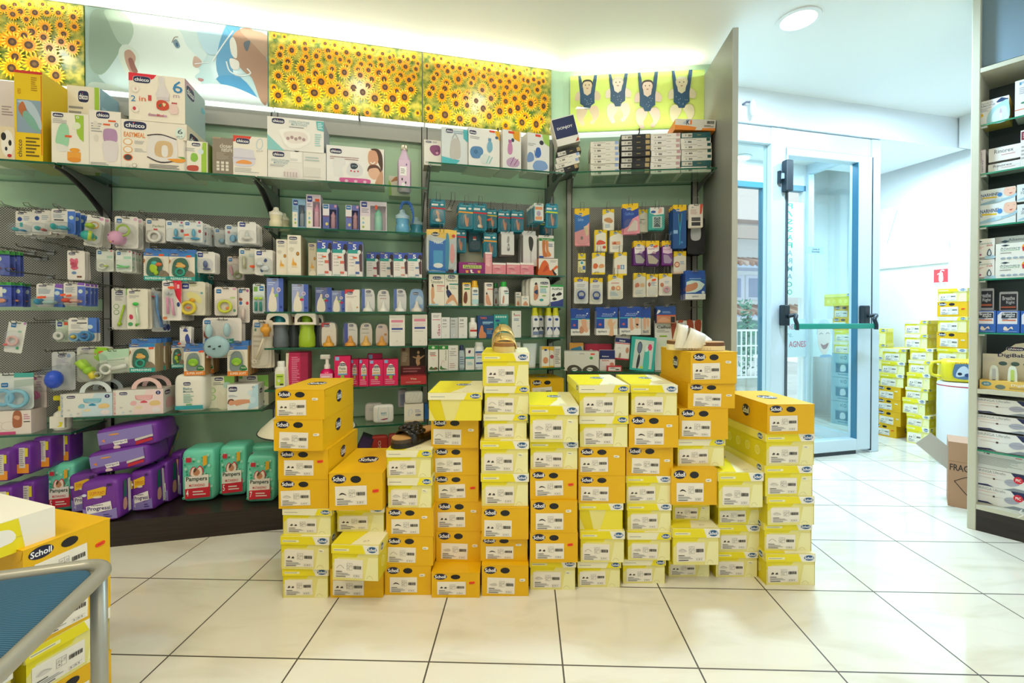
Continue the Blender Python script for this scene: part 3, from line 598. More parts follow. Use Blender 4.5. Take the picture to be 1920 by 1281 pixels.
ST[10] = stack('low tenth stack', 1083, [(1343, 1424, 1034.6, 'p', 4, 0, 0), (1346, 1428, 984, 'p', 2, 0, 0), (1347, 1430, 941, 'y', 0, 0, 0), (1347, 1435, 886, 'p', 8, .06, 2)])
ST[11] = stack('rightmost stack', 1098, [(1438, 1533, 1038.7, 'p', 0, 0, 0), (1434, 1526, 981, 'p', 3, -.02, 0), (1439, 1531, 931, 'p', 5, 0, 1), (1434, 1528, 873, 'y', 4, .0, 2), (1435, 1531, 813, 'p', 1, .0, 3), (1439, 1529, 758, 'g', 8, .01, 2)])
# one golden box standing on the low shelf behind the sixth stack
t0, _ = WA.sol(995, 736, .27); t1, _ = WA.sol(1057, 736, .27); zz = S4['e']; h_ = WA.sol(1026, 711, .27)[1] - zz
shoebox('g', 0, WA.pt((t0 + t1) / 2, .27, zz + .001), 14, ((t1 - t0) / W0, .24 / D0, h_ / H0b), 'golden shoe box on the low glass shelf behind the sixth stack', 'single shoe boxes')
# ================================================================ goods: builders
def sticker(root, x, z, y=0, w_=.022, h_=.010, col='ef5a2a', rot=0):
    b = MB(); b.box(-w_ / 2, w_ / 2, -.0008, 0, -h_ / 2, h_ / 2, col); o = b.build('price_sticker', root); o.location = (x, y - .0006, z); o.rotation_euler = (0, R(rot), 0); o['label'] = 'orange price sticker'
def bld_carton(w_, h_, dep, col, spec='', side=None, sart='', top=None, stk=None, lart=''):
    b = MB(); b.box(-w_ / 2, w_ / 2, 0, dep, 0, h_, side or col, None, col)
    if top: art(b, 'r 0 0 100 100 ' + top, (-w_ / 2, 0, h_), (w_, 0, 0), (0, dep, 0), (0, 0, 1))
    front(b, spec, w_, h_)
    if sart: art(b, sart, (w_ / 2, 0, 0), (0, dep, 0), (0, 0, h_), (1, 0, 0))
    if lart: art(b, lart, (-w_ / 2, dep, 0), (0, -dep, 0), (0, 0, h_), (-1, 0, 0))
    return b
def mk_carton(T, w_, h_, dep, col, spec='', side=None, sart='', top=None, stk=None, name='carton', lart=''):
    b = bld_carton(w_, h_, dep, col, spec, side, sart, top, lart=lart)
    if not stk: return b.build(name, None, T)
    root = empty(name, T); b.build('box_body', root); sticker(root, w_ * (stk[0] / 100 - .5), h_ * stk[1] / 100, rot=-4); return root
def mk_window(T, w_, h_, dep, col, spec, cont, side=None, name='window_box', win=(45, 6, 95, 80)):
    """carton with a clear window that shows the product"""
    root = empty(name, T); x0, z0, x1, z1 = [v / 100 for v in win]; X0, X1, Z0, Z1 = w_ * (x0 - .5), w_ * (x1 - .5), h_ * z0, h_ * z1
    b = MB(); side = side or col
    b.box(-w_ / 2, w_ / 2, dep * .5, dep, 0, h_, side); b.box(-w_ / 2, X0, 0, dep * .5, 0, h_, side, None, col); b.box(X1, w_ / 2, 0, dep * .5, 0, h_, side, None, col)
    b.box(X0, X1, 0, dep * .5, 0, Z0, side, None, col); b.box(X0, X1, 0, dep * .5, Z1, h_, side, None, col); front(b, spec, w_, h_); b.build('box_body', root)
    p = MB(); p.face([(X0, .001, Z0), (X1, .001, Z0), (X1, .001, Z1), (X0, .001, Z1)], PLAST); p.build('clear_window', root)
    c_ = MB(); cont(c_, (X0 + X1) / 2, dep * .25, Z0, (X1 - X0), Z1 - Z0, dep * .5); c_.build('product', root); return root
def bottle_in(cb, cc):
    def f_(m, x, y, z, w_, h_, d):
        r = min(w_ * .42, d * .45) ; m.lathe([(r * .8, 0), (r, h_ * .05), (r, h_ * .55), (r * .85, h_ * .62)], cb, 12, o=(x, y, z)); m.lathe([(r * .9, h_ * .62), (r * .95, h_ * .72), (r * .5, h_ * .8), (r * .3, h_ * .9), (r * .1, h_ * .93)], cc, 12, o=(x, y, z))
    return f_
def mk_bottle(T, w_, h_, style, cb, cc, spec='', name='bottle'):
    root = empty(name, T); r = w_ / 2; b = MB(); c_ = MB(); y = r
    if style == 'flask': b.lathe([(r * .8, 0), (r, .02 * h_ + .004), (r, h_ * .6), (r * .95, h_ * .68), (r * .45, h_ * .84), (r * .42, h_ * .9)], cb, 16, o=(0, y, 0)); c_.lathe([(r * .5, h_ * .9), (r * .5, h_ * .99), (r * .4, h_)], cc, 14, o=(0, y, 0)); fh = .68
    elif style == 'baby':
        b.lathe([(r * .85, 0), (r, h_ * .03), (r * .97, h_ * .3), (r * .8, h_ * .4), (r * .92, h_ * .5), (r * .9, h_ * .62)], cb, 16, o=(0, y, 0)); c_.lathe([(r * .97, h_ * .6), (r, h_ * .74), (r * .7, h_ * .78), (r * .42, h_ * .86), (r * .38, h_ * .97), (r * .2, h_)], cc, 16, o=(0, y, 0)); fh = .5
    elif style == 'sport':
        b.lathe([(r * .75, 0), (r * .82, h_ * .04), (r * .8, h_ * .3), (r * .66, h_ * .55), (r * .72, h_ * .66)], cb, 18, o=(0, y, 0)); c_.lathe([(r * .5, h_ * .66), (r * .5, h_ * .9), (r * .3, h_ * .95)], cc, 12, o=(0, y, 0)); fh = .5
        s_ = MB(); n = 12; sg = lambda v, e_: math.copysign(abs(v) ** e_, v); pts = [(-r, h_ * .66)] + [(r * sg(math.cos(R(180 - 15 * i)), .35), h_ * .70 + h_ * .30 * sg(math.sin(R(180 - 15 * i)), .45)) for i in range(13)] + [(r, h_ * .66)]
        inn = [(r * .74 * math.cos(R(190 - 200 * i / 14)), h_ * .76 + h_ * .16 * math.sin(R(190 - 200 * i / 14))) for i in range(15)]
        for i in range(len(pts) - 1): s_.face([(pts[i][0], .001, pts[i][1]), (pts[i + 1][0], .001, pts[i + 1][1]), (inn[i + 1][0], .001, inn[i + 1][1]), (inn[i][0], .001, inn[i][1])][::-1], 'eee6da'); s_.face([(pts[i][0], .001, pts[i][1]), (pts[i + 1][0], .001, pts[i + 1][1]), (pts[i + 1][0], 2 * r, pts[i + 1][1]), (pts[i][0], 2 * r, pts[i][1])], 'eee6da')
        s_.face([(-r, .001, h_ * .66), (r, .001, h_ * .66), inn[-1] and (inn[-1][0], .001, inn[-1][1]), (inn[0][0], .001, inn[0][1])], 'eee6da'); s_.build('card_sleeve', root)
    elif style == 'pump':
        b.lathe([(r * .8, 0), (r, h_ * .05), (r, h_ * .35), (r * .8, h_ * .5), (r * .4, h_ * .56)], cb, 16, o=(0, y, 0)); c_.lathe([(r * .42, h_ * .54), (r * .42, h_ * .68), (r * .25, h_ * .7), (r * .25, h_ * .86)], cc, 12, o=(0, y, 0)); c_.box(-r * .9, r * .4, y - r * .3, y + r * .3, h_ * .86, h_, cc, bev=r * .1); fh = .45
    elif style == 'spray': b.lathe([(r, 0), (r, h_ * .70), (r * .8, h_ * .75)], cb, 16, o=(0, y, 0)); c_.lathe([(r * .9, h_ * .73), (r * .9, h_ * .8), (r * .72, h_ * .85), (r * .72, h_ * .97), (r * .6, h_)], cc, 14, o=(0, y, 0)); fh = .7
    elif style == 'tube':
        n = 10; b.mesh([(x * r * (.72 + .28 * i / n), y - math.cos(a_) * 0 + sy * r * .55 * (1 - i / n) - .0, h_ * (.12 + .88 * i / n)) for i in range(n + 1) for (x, sy, a_) in ((-1, 0, 0), (-.6, -1, 0), (.6, -1, 0), (1, 0, 0), (.6, 1, 0), (-.6, 1, 0))], [(i * 6 + k, i * 6 + (k + 1) % 6, i * 6 + 6 + (k + 1) % 6, i * 6 + 6 + k) for i in range(n) for k in range(6)], cb, True)
        c_.lathe([(r * .62, 0), (r * .66, h_ * .02), (r * .66, h_ * .13)], cc, 14, o=(0, y, 0)); fh = 0
    else: b.lathe([(r * .9, 0), (r, h_ * .03), (r, h_ * .72), (r * .75, h_ * .79)], cb, 16, o=(0, y, 0)); c_.lathe([(r * .62, h_ * .78), (r * .62, h_ * .98), (r * .5, h_)], cc, 14, o=(0, y, 0)); fh = .7
    b.build('bottle_body', root); c_.build('cap', root)
    if spec and fh:
        l = MB(); ww = r * .8; l.box(-ww, ww, y - r - .0012, y - r * .55, h_ * .08, h_ * (fh - .03), M('f0efe8', .4) if not spec.startswith('@') else M(spec[1:7], .4)); sp = spec[7:] if spec.startswith('@') else spec
        art(l, sp, (-ww, y - r - .0012, h_ * .08), (2 * ww, 0, 0), (0, 0, h_ * (fh - .11)), (0, -1, 0)); l.build('label', root)
    return root
def mk_shell(T, w_, h_, dep, cardcol, spec, teat, name='soother_pack'):
    root = empty(name, T); ol = [(-w_ / 2 * .92, 0), (w_ / 2 * .92, 0), (w_ / 2, h_ * .2), (w_ / 2, h_ * .7), (w_ / 2 * .8, h_ * .93), (w_ / 2 * .4, h_), (-w_ / 2 * .4, h_), (-w_ / 2 * .8, h_ * .93), (-w_ / 2, h_ * .7), (-w_ / 2, h_ * .2)]
    b = MB(); A = [(x, 0, z) for x, z in ol]; B = [(x, dep, z) for x, z in ol]; n = len(ol); b.mesh(A, [tuple(range(n))], PLAST); b.mesh(A + B, [(i, n + i, n + (i + 1) % n, (i + 1) % n) for i in range(n)], PLAST); b.build('clear_shell', root)
    c_ = MB(); o2 = [(x * .86, .03 * h_ + z * .9) for x, z in ol]; c_.slab(o2, dep * .72, dep * .72 + .0008, cardcol); front(c_, spec, w_ * .84, h_ * .88, dep * .72 - .0002, None, h_ * .04); c_.build('card', root)
    t = MB(); r = w_ * .34; y = dep * .38; t.lathe([(r, 0), (r, h_ * .1), (r * .55, h_ * .16), (r * .42, h_ * .25), (r * .3, h_ * .3), (r * .27, h_ * .38), (r * .1, h_ * .41)], M(teat, .25), 12, sy=.8, o=(0, y, h_ * .02)); t.build('teat', root); return root
def mk_soft(T, w_, h_, dep, col, spec='', name='soft_pack', flap=None, e=.32, side='', top=None):
    b = MB(); b.ell((0, dep / 2, h_ / 2), (w_ / 2, dep / 2, h_ / 2), col, 24, 14, e); art(b, spec, (-w_ * .44, -.0006, h_ * .07), (w_ * .88, 0, 0), (0, 0, h_ * .86), (0, -1, 0), .0002)
    if side: art(b, side, (w_ / 2 + .001, dep * .1, h_ * .07), (0, dep * .8, 0), (0, 0, h_ * .86), (1, 0, 0), .0002)
    return b.build(name, None, T)
def ring(m, c, R_, r, col, n=18):
    m.tube([(c[0] + R_ * math.cos(6.2832 * i / n), c[1], c[2] + R_ * math.sin(6.2832 * i / n)) for i in range(n)], r, M(col, .3), 6, True)
def mk_card(T, w_, h_, col, spec, bub=None, cont='', name='blister_pack', dep=.022, back=None, stk=None):
    """card hanging from a hook: origin at the top centre; bub = bubble in percent; cont = product inside"""
    root = empty(name, T); b = MB(); rr = min(w_, h_) * .1
    b.slab(rrect(-w_ / 2, w_ / 2, -h_, 0, rr), 0, .0012, col); art(b, 'r 36 93.5 64 96.5 55554c;' + spec, (-w_ / 2, 0, -h_), (w_, 0, 0), (0, 0, h_), (0, -1, 0)); b.build('card', root)
    if bub:
        x0, z0, x1, z1 = bub; X0, X1, Z0, Z1 = w_ * (x0 / 100 - .5), w_ * (x1 / 100 - .5), h_ * (z0 / 100 - 1), h_ * (z1 / 100 - 1); ol = rrect(X0, X1, Z0, Z1, min(X1 - X0, Z1 - Z0) * .3, 3)
        cx, cz = (X0 + X1) / 2, (Z0 + Z1) / 2; p = MB(); n = len(ol); A = [(cx + (x - cx) * .92, -dep, cz + (z - cz) * .92) for x, z in ol]; B = [(x, -.0012, z) for x, z in ol]
        p.mesh(A, [tuple(range(n))], PLAST); p.mesh(A + B, [(i, n + i, n + (i + 1) % n, (i + 1) % n) for i in range(n)], PLAST, True); p.build('clear_bubble', root)
    if cont:
        m = MB()
        for tk in cont.split(';'):
            a = tk.split(); k = a[0]; x, z = w_ * (float(a[1]) / 100 - .5), h_ * (float(a[2]) / 100 - 1); y = -dep * .5
            if k == 'R': ring(m, (x, y, z), w_ * float(a[3]) / 100, w_ * float(a[4]) / 100, a[5])
            elif k == 'E': m.ell((x, y, z), (w_ * float(a[3]) / 100, dep * (.42 if len(a) < 7 else float(a[6])), w_ * float(a[4]) / 100), M(a[5], .3), 12, 8)
            elif k == 'L': m.tube([(x, y, z), (w_ * (float(a[3]) / 100 - .5), y, h_ * (float(a[4]) / 100 - 1))], w_ * float(a[5]) / 100, M(a[6], .3), 7)
        m.build('product', root)
    if stk: sticker(root, w_ * (stk[0] / 100 - .5), h_ * (stk[1] / 100 - 1), -(dep if bub else 0), rot=-8)
    return root
def mk_hbox(T, w_, h_, dep, col, spec, cont='', win=None, side=None, name='hanging_carton', tab=.14, stk=None, hole='9a9a90', tcol=None):
    """hanging carton with a header tab; origin at top centre"""
    root = empty(name, T); hb = h_ * (1 - tab); b = MB(); b.box(-w_ / 2, w_ / 2, 0, dep, -h_, -h_ + hb, side or col, None, col); b.box(-w_ / 2, w_ / 2, dep * .4, dep * .4 + .001, -h_ + hb, 0, tcol or (M('3f7ac8') if win else col))
    art(b, 'r 36 %.1f 64 %.1f %s' % (96, 98.5, hole), (-w_ / 2, dep * .4, -h_), (w_, 0, 0), (0, 0, h_), (0, -1, 0)); art(b, spec, (-w_ / 2, 0, -h_), (w_, 0, 0), (0, 0, hb), (0, -1, 0)); b.build('box_body', root)
    if win:
        x0, z0, x1, z1 = win; p = MB(); X0, X1, Z0, Z1 = w_ * (x0 / 100 - .5), w_ * (x1 / 100 - .5), -h_ + hb * z0 / 100, -h_ + hb * z1 / 100; p.slab(rrect(X0, X1, Z0, Z1, (X1 - X0) * .25), -.012, -.0025, PLAST); p.build('clear_bubble', root)
    if cont:
        m = MB()
        for tk in cont.split(';'):
            a = tk.split(); k = a[0]; x, z = w_ * (float(a[1]) / 100 - .5), -h_ + hb * float(a[2]) / 100
            if k == 'R': ring(m, (x, -.006, z), w_ * float(a[3]) / 100, w_ * float(a[4]) / 100, a[5])
            else: m.ell((x, -.005, z), (w_ * float(a[3]) / 100, .006, w_ * float(a[4]) / 100), M(a[5], .3), 12, 8)
        m.build('product', root)
    if stk: sticker(root, w_ * (stk[0] / 100 - .5), -h_ + hb * stk[1] / 100, rot=-5)
    return root
HOOK = None; HK = []
WIRE = M('8d8d88', .3, .7)
def hook(fr, t, z, L_, label, loop=0):
    """two wires from the wall with a turned-up loop at the end"""
    global HOOK
    key = (round(L_, 2), loop); d = dict(HK)
    if key in d: o = copy_tree(d[key])
    else:
        b = MB(); h_ = .045 if loop else .012
        pts = [(-.011, 0, .0), (-.011, -L_, .0), (-.011, -L_ - .012, h_), (.011, -L_ - .012, h_), (.011, -L_, 0), (.011, 0, 0)]
        b.tube(pts, .0019, WIRE, 5); b.box(-.016, .016, -.004, 0, -.012, .008, WIRE); o = b.build('display_hook'); HK.append((key, o))
    o.matrix_world = TR(fr.pt(t, .011, z), fr.deg); tag(o, label, 'hook', 'wire display hooks'); return o
def auto(o, label, cat, grp): tag(o, label, cat, grp)
def onshelf(fr, z, d0, rows, grp):
    """rows: x0, x1, ytop, builder key, label, category, args..., options"""
    out = []
    for r_ in rows:
        x0, x1, yt, kd, label, args = r_[:6]; op = r_[6] if len(r_) > 6 else {}
        d = op.get('d', d0); t0, _ = fr.sol(x0, yt, d); t1, _ = fr.sol(x1, yt, d); zt_ = fr.sol((x0 + x1) / 2, yt, d)[1]; zb = op.get('z', z) + .0006
        if 'zpx' in op: zb = fr.sol((x0 + x1) / 2, op['zpx'], d)[1]
        w_, h_ = t1 - t0, max(zt_ - zb, .02); T = TR(fr.pt((t0 + t1) / 2, d, zb), fr.deg + op.get('yaw', 0), op.get('roll', 0)); dep = op.get('dep', min(.12, d - .03) if d > 0 else .12)
        if kd == 'b': o = mk_carton(T, w_, h_, dep, *args, **op.get('k', {})); cat = 'carton'
        elif kd == 'w': o = mk_window(T, w_, h_, dep, *args, **op.get('k', {})); cat = 'window box'
        elif kd == 'f': o = mk_bottle(T, w_, h_, *args, **op.get('k', {})); cat = 'bottle'
        elif kd == 's': o = mk_shell(T, w_, h_, min(dep, .05), *args, **op.get('k', {})); cat = 'clear pack'
        elif kd == 'm': o = mk_soft(T, w_, h_, dep, *args, **op.get('k', {})); cat = 'soft pack'
        tag(o, label, op.get('cat', cat), grp); out.append(o)
        for i in range(op.get('n', 0)):
            c_ = copy_tree(o); c_.matrix_world = TR(fr.pt((t0 + t1) / 2 + op.get('dt', 0) * (i + 1), d - (i + 1) * op.get('sp', dep + .004), zb), fr.deg); tag(c_, op['bl'], op.get('cat', cat), grp)
    return out
def hang(fr, rows, grp, loop=0, hl='wire hook'):
    """rows: x0, y0, x1, y1, builder key, label, args, options"""
    for r_ in rows:
        x0, y0, x1, y1, kd, label, args = r_[:7]; op = r_[7] if len(r_) > 7 else {}
        d = op.get('d', .2); n = op.get('n', 2); sp = op.get('sp', .020); t0, _ = fr.sol(x0, y0, d); t1, _ = fr.sol(x1, y0, d); za = fr.sol((x0 + x1) / 2, y0, d)[1]; zb = fr.sol((x0 + x1) / 2, y1, d)[1]
        w_, h_ = t1 - t0, za - zb; T = TR(fr.pt((t0 + t1) / 2, d, za), fr.deg + op.get('yaw', 0), op.get('roll', 0))
        if kd == 'k': o = mk_card(T, w_, h_, *args, **op.get('k', {})); cat = 'blister pack'
        else: o = mk_hbox(T, w_, h_, op.get('dep', .03), *args, **op.get('k', {})); cat = 'hanging carton'; sp = op.get('sp', op.get('dep', .03) + .004)
        tag(o, label, op.get('cat', cat), grp); tc = (t0 + t1) / 2
        for i in range(n):
            if d - (i + 1) * sp < .03: break
            c_ = copy_tree(o); rd = random.Random(i + int(x0)); c_.matrix_world = TR(fr.pt(tc + rd.uniform(-.003, .003), d - (i + 1) * sp, za + rd.uniform(-.003, .001)), fr.deg + rd.uniform(-2, 2), rd.uniform(-2, 2))
            sh = label.split(' ')[:9]; tag(c_, 'behind the front one on its hook: ' + ' '.join(sh), cat, 'packs behind ' + ' '.join(label.split()[:8]))
        if op.get('hook', 1): hook(fr, tc, za - h_ * .05, max(.05, round((d + .005) / .02) * .02), 'wire hook holding the ' + ' '.join(label.split(' ')[:12]), loop)
# ================================================================ prints above the shelves
def quadprint(fr, t0, t1, z0, z1, m, spec, name, label, d=.012, extra=None):
    b = MB(); w_ = t1 - t0; b.box(-w_ / 2, w_ / 2, 0, .008, z0, z1, m); front(b, spec, w_, z1 - z0, 0, None, z0, .0001)
    if extra: extra(b, w_, z1 - z0)
    o = b.build(name, None, TR(fr.pt((t0 + t1) / 2, d, 0), fr.deg)); tag(o, label, 'print', 'prints above the shelves'); return o
LEAVES = mat_noise('printed_leaves', '4c6a2a', 'c9b64a', 26, .22, 5); PAPERB = M('9db4ba', .25)
def sunflowers(seed):
    def f_(b, w_, h_):
        rd = random.Random(seed); L_ = 0; z0 = PB
        pts = []; y = 1.0; row = 0
        while y > -.04:
            s_ = .030 + .036 * (1 - y); x = -w_ / 2 + rd.uniform(0, s_)
            while x < w_ / 2: pts.append((x, y + rd.uniform(-.5, .5) * s_ / h_, s_ * rd.uniform(.8, 1.15))); x += s_ * rd.uniform(1.25, 2.0)
            y -= s_ * 1.15 / h_
        for i, (x, yy, s_) in enumerate(pts):
            z = z0 + yy * h_; r = s_; lay = .0006 + .00004 * i
            if x - r < -w_ / 2 or x + r > w_ / 2 or z - r < z0 or z + r > z0 + h_:
                r = max(0, min(r, x + w_ / 2, w_ / 2 - x, z - z0, z0 + h_ - z)); 
                if r < s_ * .45: continue
            tl = rd.uniform(-.3, .3); sq = rd.uniform(.75, 1); n = 15
            pc = rd.choice(('f0b818', 'f5c928', 'ecae10', 'f3d040')); P = []
            for k in range(n * 2): a = math.pi * k / n + tl; q = r * (1 if k % 2 == 0 else .62); P.append((x + q * math.cos(a) * sq, -lay, z + q * math.sin(a)))
            b.face(P, M(pc, .26))
            P = []
            for k in range(n * 2): a = math.pi * (k + .5) / n + tl; q = r * (.78 if k % 2 == 0 else .5); P.append((x + q * math.cos(a) * sq, -lay - .00002, z + q * math.sin(a)))
            b.face(P, M('dd8d10', .26))
            b.face([(x + r * .36 * math.cos(k * .6283) * sq, -lay - .00003, z + r * .36 * math.sin(k * .6283)) for k in range(10)], '43260e')
            b.face([(x + r * .17 * math.cos(k * .785) * sq, -lay - .000035, z + r * .17 * math.sin(k * .785)) for k in range(8)], '6b4a22')
    return f_
for i, (t0, t1, lb, sd) in enumerate([(-1.6, -.300, 'sunflower field print at the far left above the tall yellow carton', 1), (.600, 1.474, 'sunflower field print in the middle above the steriliser cartons', 2), (1.480, 2.33, 'right sunflower field print, next to the wall corner', 3)]):
    quadprint(WA, t0, t1, PB, PT, LEAVES, '', 'sunflower_print', lb, extra=sunflowers(sd))
# feeding baby print
sp = ('p a8c4bd 0 0 26 0 20 100 0 100;s d3e6ea 20 100 60 100 66 70 60 40 52 20 30 0 10 10 4 40 8 80;s e6f1ee 22 92 40 96 50 84 53 70 56 62 60 54 58 46 61 38 58 30 62 22 58 10 48 2 30 4 22 20 18 50 20 76;'
      's 9db5a4 4 96 16 98 22 84 19 60 15 40 8 20 2 30 2 70;s b9cfc0 10 98 20 98 25 80 22 60 17 62 12 84;s dfe9df 18 56 22 60 27 52 28 40 26 28 23 20 20 28 17 44;s c39a8a 20 50 23 54 26 46 25 34 27 28 24 24 21 36;s 98625a 22 42 24 44 26 34 27 28 24 28;'
      's cfe0d6 3 10 16 8 24 -1 3 -1;s 7a93a4 46 70 48 74 50 66 48 63;s 2f5f86 47.5 69 48.5 70 49 66 48 65;n .5 9a857a 45.5 69 47 76 49 77;s c8a89a 58 56 62 50 60 42 57 44;s b77f80 60 29 63 28 62 25 60 26;'
      's bcdcf0 62 100 80 100 76 70 66 60 60 80;s 5ba4d4 76 100 84 100 82 60 80 40 92 4 76 20 70 50;s 2f86c4 76 98 80 84 78 92;s 3f9ad2 70 30 84 36 96 4 88 6;s e6f3f8 60 20 76 24 92 14 100 2 60 -1;'
      's b58a72 79 84 84 97 92 98 100 60 100 8 96 8 91 36 86 44 80 60;s c9a48e 84 97 100 94 100 66 92 80;s f2ede8 78 80 80 86 82 76 82 60 79 64;s f0ece6 78 58 83 56 83 46 79 46;s 5d6a78 86 80 90 84 88 70;n .7 f4f8fa 80 94 74 74 68 52;n .8 eef6fa 76 54 78 42 84 38 90 42 88 48;n .5 f4f8fa 66 50 58 46')
sp = ';'.join(tk if tk[0] != 's' else tk for tk in sp.split(';'))
import re
def dim(sp, k=.8): return re.sub(r'\b(?=[0-9a-f]*[a-f0-9])([0-9a-f]{6})\b', lambda m_: '%02x%02x%02x' % tuple(int(int(m_.group(1)[i:i + 2], 16) * k) for i in (0, 2, 4)), sp)
sp = dim(sp)
def clipfix(b, w_, h_):
    for i, v in enumerate(b.v): b.v[i] = (max(-w_ / 2, min(w_ / 2, v[0])), v[1], max(PB, min(PB + h_, v[2])))
quadprint(WA, -.292, .592, PB, PT, PAPERB, sp, 'feeding_print', 'print of a baby looking up at a spoon held by an adult hand', extra=clipfix)
# four babies in harnesses
LIME = M('c4d46c', .3)
def baby4():
    out = []; sk = ('e8cdae', 'f3e2cf', 'eed3c0', 'e9dcb8'); hr = ('2f261f', 'd8ccb4', '4a352b', 'ded6b0')
    for i, (x, zt_, s_) in enumerate([(13, 60, 1.0), (36, 62, 1.0), (58, 52, 1.05), (83, 55, 1.05)]):
        def p(l): return ' '.join('%.2f' % (x + l[j] * s_ if j % 2 == 0 else zt_ + l[j] * s_ * 1.0) for j in range(len(l)))
        S_ = sk[i]
        out += ['s %s %s' % (S_, p([-7, 12, -4, 10, -5, -2, -9, -4, -9, 6])), 's %s %s' % (S_, p([7, 12, 4, 10, 5, -2, 9, -5, 10, 4])),
                's %s %s' % (S_, p([-5, -14, 0, -20, -1, -30, -3, -38, -2, -47, -4, -50, -6, -44, -8, -34, -8, -20])), 's %s %s' % (S_, p([5, -14, 1, -20, 3, -30, 4, -38, 2, -44, 4, -48, 7, -40, 9, -30, 8, -18])),
                's %s %s' % (S_, p([-5, 14, 5, 14, 5, -6, -5, -6])),
                'p 2b5275 ' + p([-7, 40 - (zt_ - 60), -5, 40 - (zt_ - 60), -2.5, 8, 0, 4, 2.5, 8, 5, 40 - (zt_ - 60), 7.5, 40 - (zt_ - 60), 5.5, 6, 5.5, -10, 3, -14, 2, -20, -2, -20, -3, -14, -5.5, -10, -5.5, 6]),
                's %s %s' % (hr[i], p([-4.2, 24, -3, 31, 0, 33, 3, 31, 4.2, 24, 3, 16, 0, 13, -3, 16])), 's %s %s' % (S_, p([-3.6, 22, -2.6, 28, 0, 29.5, 2.6, 28, 3.6, 22, 2.6, 15, 0, 12, -2.6, 15])),
                'o %.1f %.1f .45 1 3a2f2a' % (x - 1.4 * s_, zt_ + 23 * s_), 'o %.1f %.1f .45 1 3a2f2a' % (x + 1.4 * s_, zt_ + 23 * s_), 'o %.1f %.1f .9 .8 a8564a' % (x, zt_ + 17 * s_)]
        rd = random.Random(i)
        for k in range(8): out.append('o %.1f %.1f .25 .5 dfe8f0' % (x + rd.uniform(-4, 4), zt_ + rd.uniform(-16, 2)))
    return ';'.join(out)
t0, zb_ = WB.sol(1069, 249); t1, _ = WB.sol(1320, 240); zt2 = WB.sol(1190, 139)[1]
def clipb(b, w_, h_):
    for i, v in enumerate(b.v): b.v[i] = (v[0], v[1], max(zb_, min(zb_ + h_, v[2])))
quadprint(WB, t0, t1, zb_, zt2, LIME, dim(baby4(), .86), 'harness_print', 'lime green print of four babies hanging in dotted blue harnesses', extra=clipb)
